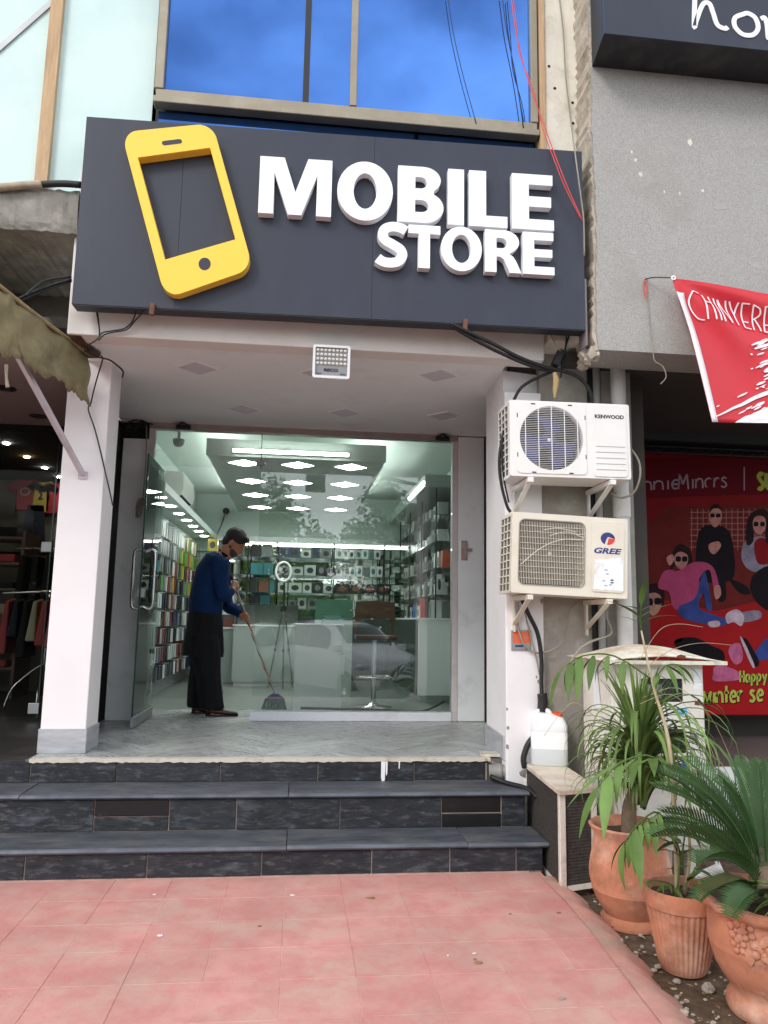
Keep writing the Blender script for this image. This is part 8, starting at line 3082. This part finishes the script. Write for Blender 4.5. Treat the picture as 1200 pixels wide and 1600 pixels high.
# left side: bundle into the sign, tangle over the pillar
cable('cable_bundle', [P_([(112, 436), (70, 449), (28, 467), (-20, 490)], [4.62, 4.6, 4.55, 4.5]), P_([(112, 439), (70, 453), (30, 471), (-20, 496)], [4.63, 4.61, 4.56, 4.5]), P_([(112, 432), (75, 437), (55, 448), (40, 462)], [4.62, 4.6, 4.55, 4.5])], 0.008, 'black_cable', 'bundle of grey-black cables entering the left end of the sign')
cable('cable_on_ledge', P_([(-10, 294), (30, 291), (68, 288), (100, 287), (127, 289)], 4.66), 0.022, 'black_cable', 'fat black cable lying along the concrete ledge')
cable('cable_wrap', P_([(-12, 294), (20, 291), (45, 289), (66, 288)], 4.655), 0.026, mat('wrap_tan', c3(176, 160, 140), 0.9, var=0.2, vscale=12), 'tan wrapped end of the fat cable on the ledge', 'wrapping')
cable('black_cable', [P_([(148, 477), (152, 495), (155, 515), (155, 523)], 4.735), P_([(151, 477), (154, 500), (156, 520)], 4.73)], 0.004, 'black_cable', 'pair of thin black wires dropping from the left end of the sign', 'wire')
cable('black_cable', [P_([(214, 480), (208, 500), (195, 513), (175, 517), (160, 520), (152, 530), (140, 538)], [4.58, 4.68, 4.72, 4.73, 4.73, 4.72, 4.74]), P_([(228, 483), (212, 500), (198, 515), (178, 519), (163, 523), (154, 532)], [4.58, 4.68, 4.72, 4.73, 4.73, 4.72])], 0.0045, 'black_cable', 'twisted black wires from the left clamp to the pillar corner', 'wire')
cable('black_cable', P_([(140, 540), (150, 552), (160, 558), (158, 570), (152, 590), (146, 612), (142, 630), (138, 640), (148, 670), (157, 705), (165, 740), (172, 770), (176, 790)], [4.85, 4.9, 5.0, 5.1, 5.2, 5.25, 5.26, 5.26, 5.26, 5.265, 5.27, 5.27, 5.27]), 0.005, 'black_cable', 'twisted black wire hanging down the front of the white pillar', 'wire')
cable('black_cable', P_([(132, 548), (150, 557), (170, 562), (182, 570), (192, 580), (191, 590)], [4.95, 5.05, 5.15, 5.2, 5.26, 5.28]), 0.006, 'black_cable', 'black wire bridging from the torn corner to the pillar top', 'wire')
cable('grey_wire', P_([(229, 665), (229, 700), (227, 735), (224, 770), (222, 780)], 6.88), 0.006, 'grey_cable', 'grey wire running down the left pilaster', 'wire')
b_ = MB()
for k in range(5):
    a0 = pix(218, 790, y=6.87)
    b_.tube([a0 + Vector((0.028 * math.cos(t * 0.7 + k) + 0.004 * k, -0.01 * k, -0.085 * math.sin(t * 0.7 + k * 0.4) - 0.02)) for t in range(10)], 0.005, n=5)
tag(b_.build('wire_coil', 'grey_cable', smooth=True), 'coil of grey wire hung on the left pilaster', 'wire coil')
b_ = MB()
rw = random.Random(8)
for k in range(14):
    s0 = pix(200 + rw.uniform(0, 30), 655 + rw.uniform(-6, 10), y=6.88)
    b_.tube([s0, s0 + Vector((rw.uniform(-0.05, 0.1), -0.02, rw.uniform(-0.07, 0.03))), s0 + Vector((rw.uniform(0.02, 0.2), -0.01, rw.uniform(-0.06, 0.05)))], 0.006, n=5)
tag(b_.build('wire_tangle', 'black_cable', smooth=True), 'tangle of wires in the hole above the left pilaster', 'wire tangle')
cable('sign_wire', P_([(232, 484), (260, 488), (290, 487), (330, 492), (380, 497), (430, 497), (520, 504)], 4.70), 0.0035, 'black_cable', 'thin black wire along the foot of the sign', 'wire')

# pipe and cable at the top step's right end
m = MB()
m.tube([(1.285, 5.06, 0.43), (1.45, 5.02, 0.435), (1.62, 4.97, 0.43)], 0.045, n=14, smooth=1)
pv = tag(m.build('waste_pipe', 'pvc_grey', smooth=True), 'short grey waste pipe at the right end of the top step', 'pipe')
m = MB()
m.tube([(1.34, 5.046, 0.43), (1.37, 5.04, 0.431)], 0.051, n=14, smooth=1)
m.build('collar', 'pvc_grey', pv, smooth=True)
cable('black_hose', [(1.28, 5.0, 0.41), (1.36, 4.93, 0.385), (1.46, 4.80, 0.375), (1.50, 4.72, 0.34)], 0.016, 'black_cable', 'black hose on the top tread beside the waste pipe', 'hose')
m = MB()
rm_ = random.Random(12)
m.sheet(lambda u, v: (1.26 + 0.16 * u, Y3 - 0.02 + 0.10 * v + rm_.uniform(-0.01, 0.01), Z2 + 0.14 - 0.10 * (1 - v) * u + rm_.uniform(-0.008, 0.008)), 8, 6)
tag(m.build('mortar_lump', 'mortar'), 'crumbled mortar at the right end of the top step', 'mortar')
o = MB().plate([[(1.24, 5.12), (1.40, 5.10), (1.41, 5.22), (1.26, 5.24)]], ZF + 0.002, ZF + 0.02, lambda u, v, t: (u, v, t)).build('loose_tile', 'beige_edge')
tag(o, 'loose beige tile lying on the porch floor by the pier', 'tile')
# metal fittings on the right pilaster
m = MB()
p = pix(724, 860, y=6.9)
m.box(p.x - 0.02, p.x + 0.03, 6.885, 6.904, p.z - 0.09, p.z + 0.09)
m.box(p.x + 0.03, p.x + 0.08, 6.89, 6.904, p.z - 0.01, p.z + 0.02)
tag(m.build('shutter_lock', mat('lock_pink', c3(176, 150, 146), 0.6, var=0.2, vscale=20)), 'old painted shutter bolt on the right pilaster', 'bolt')
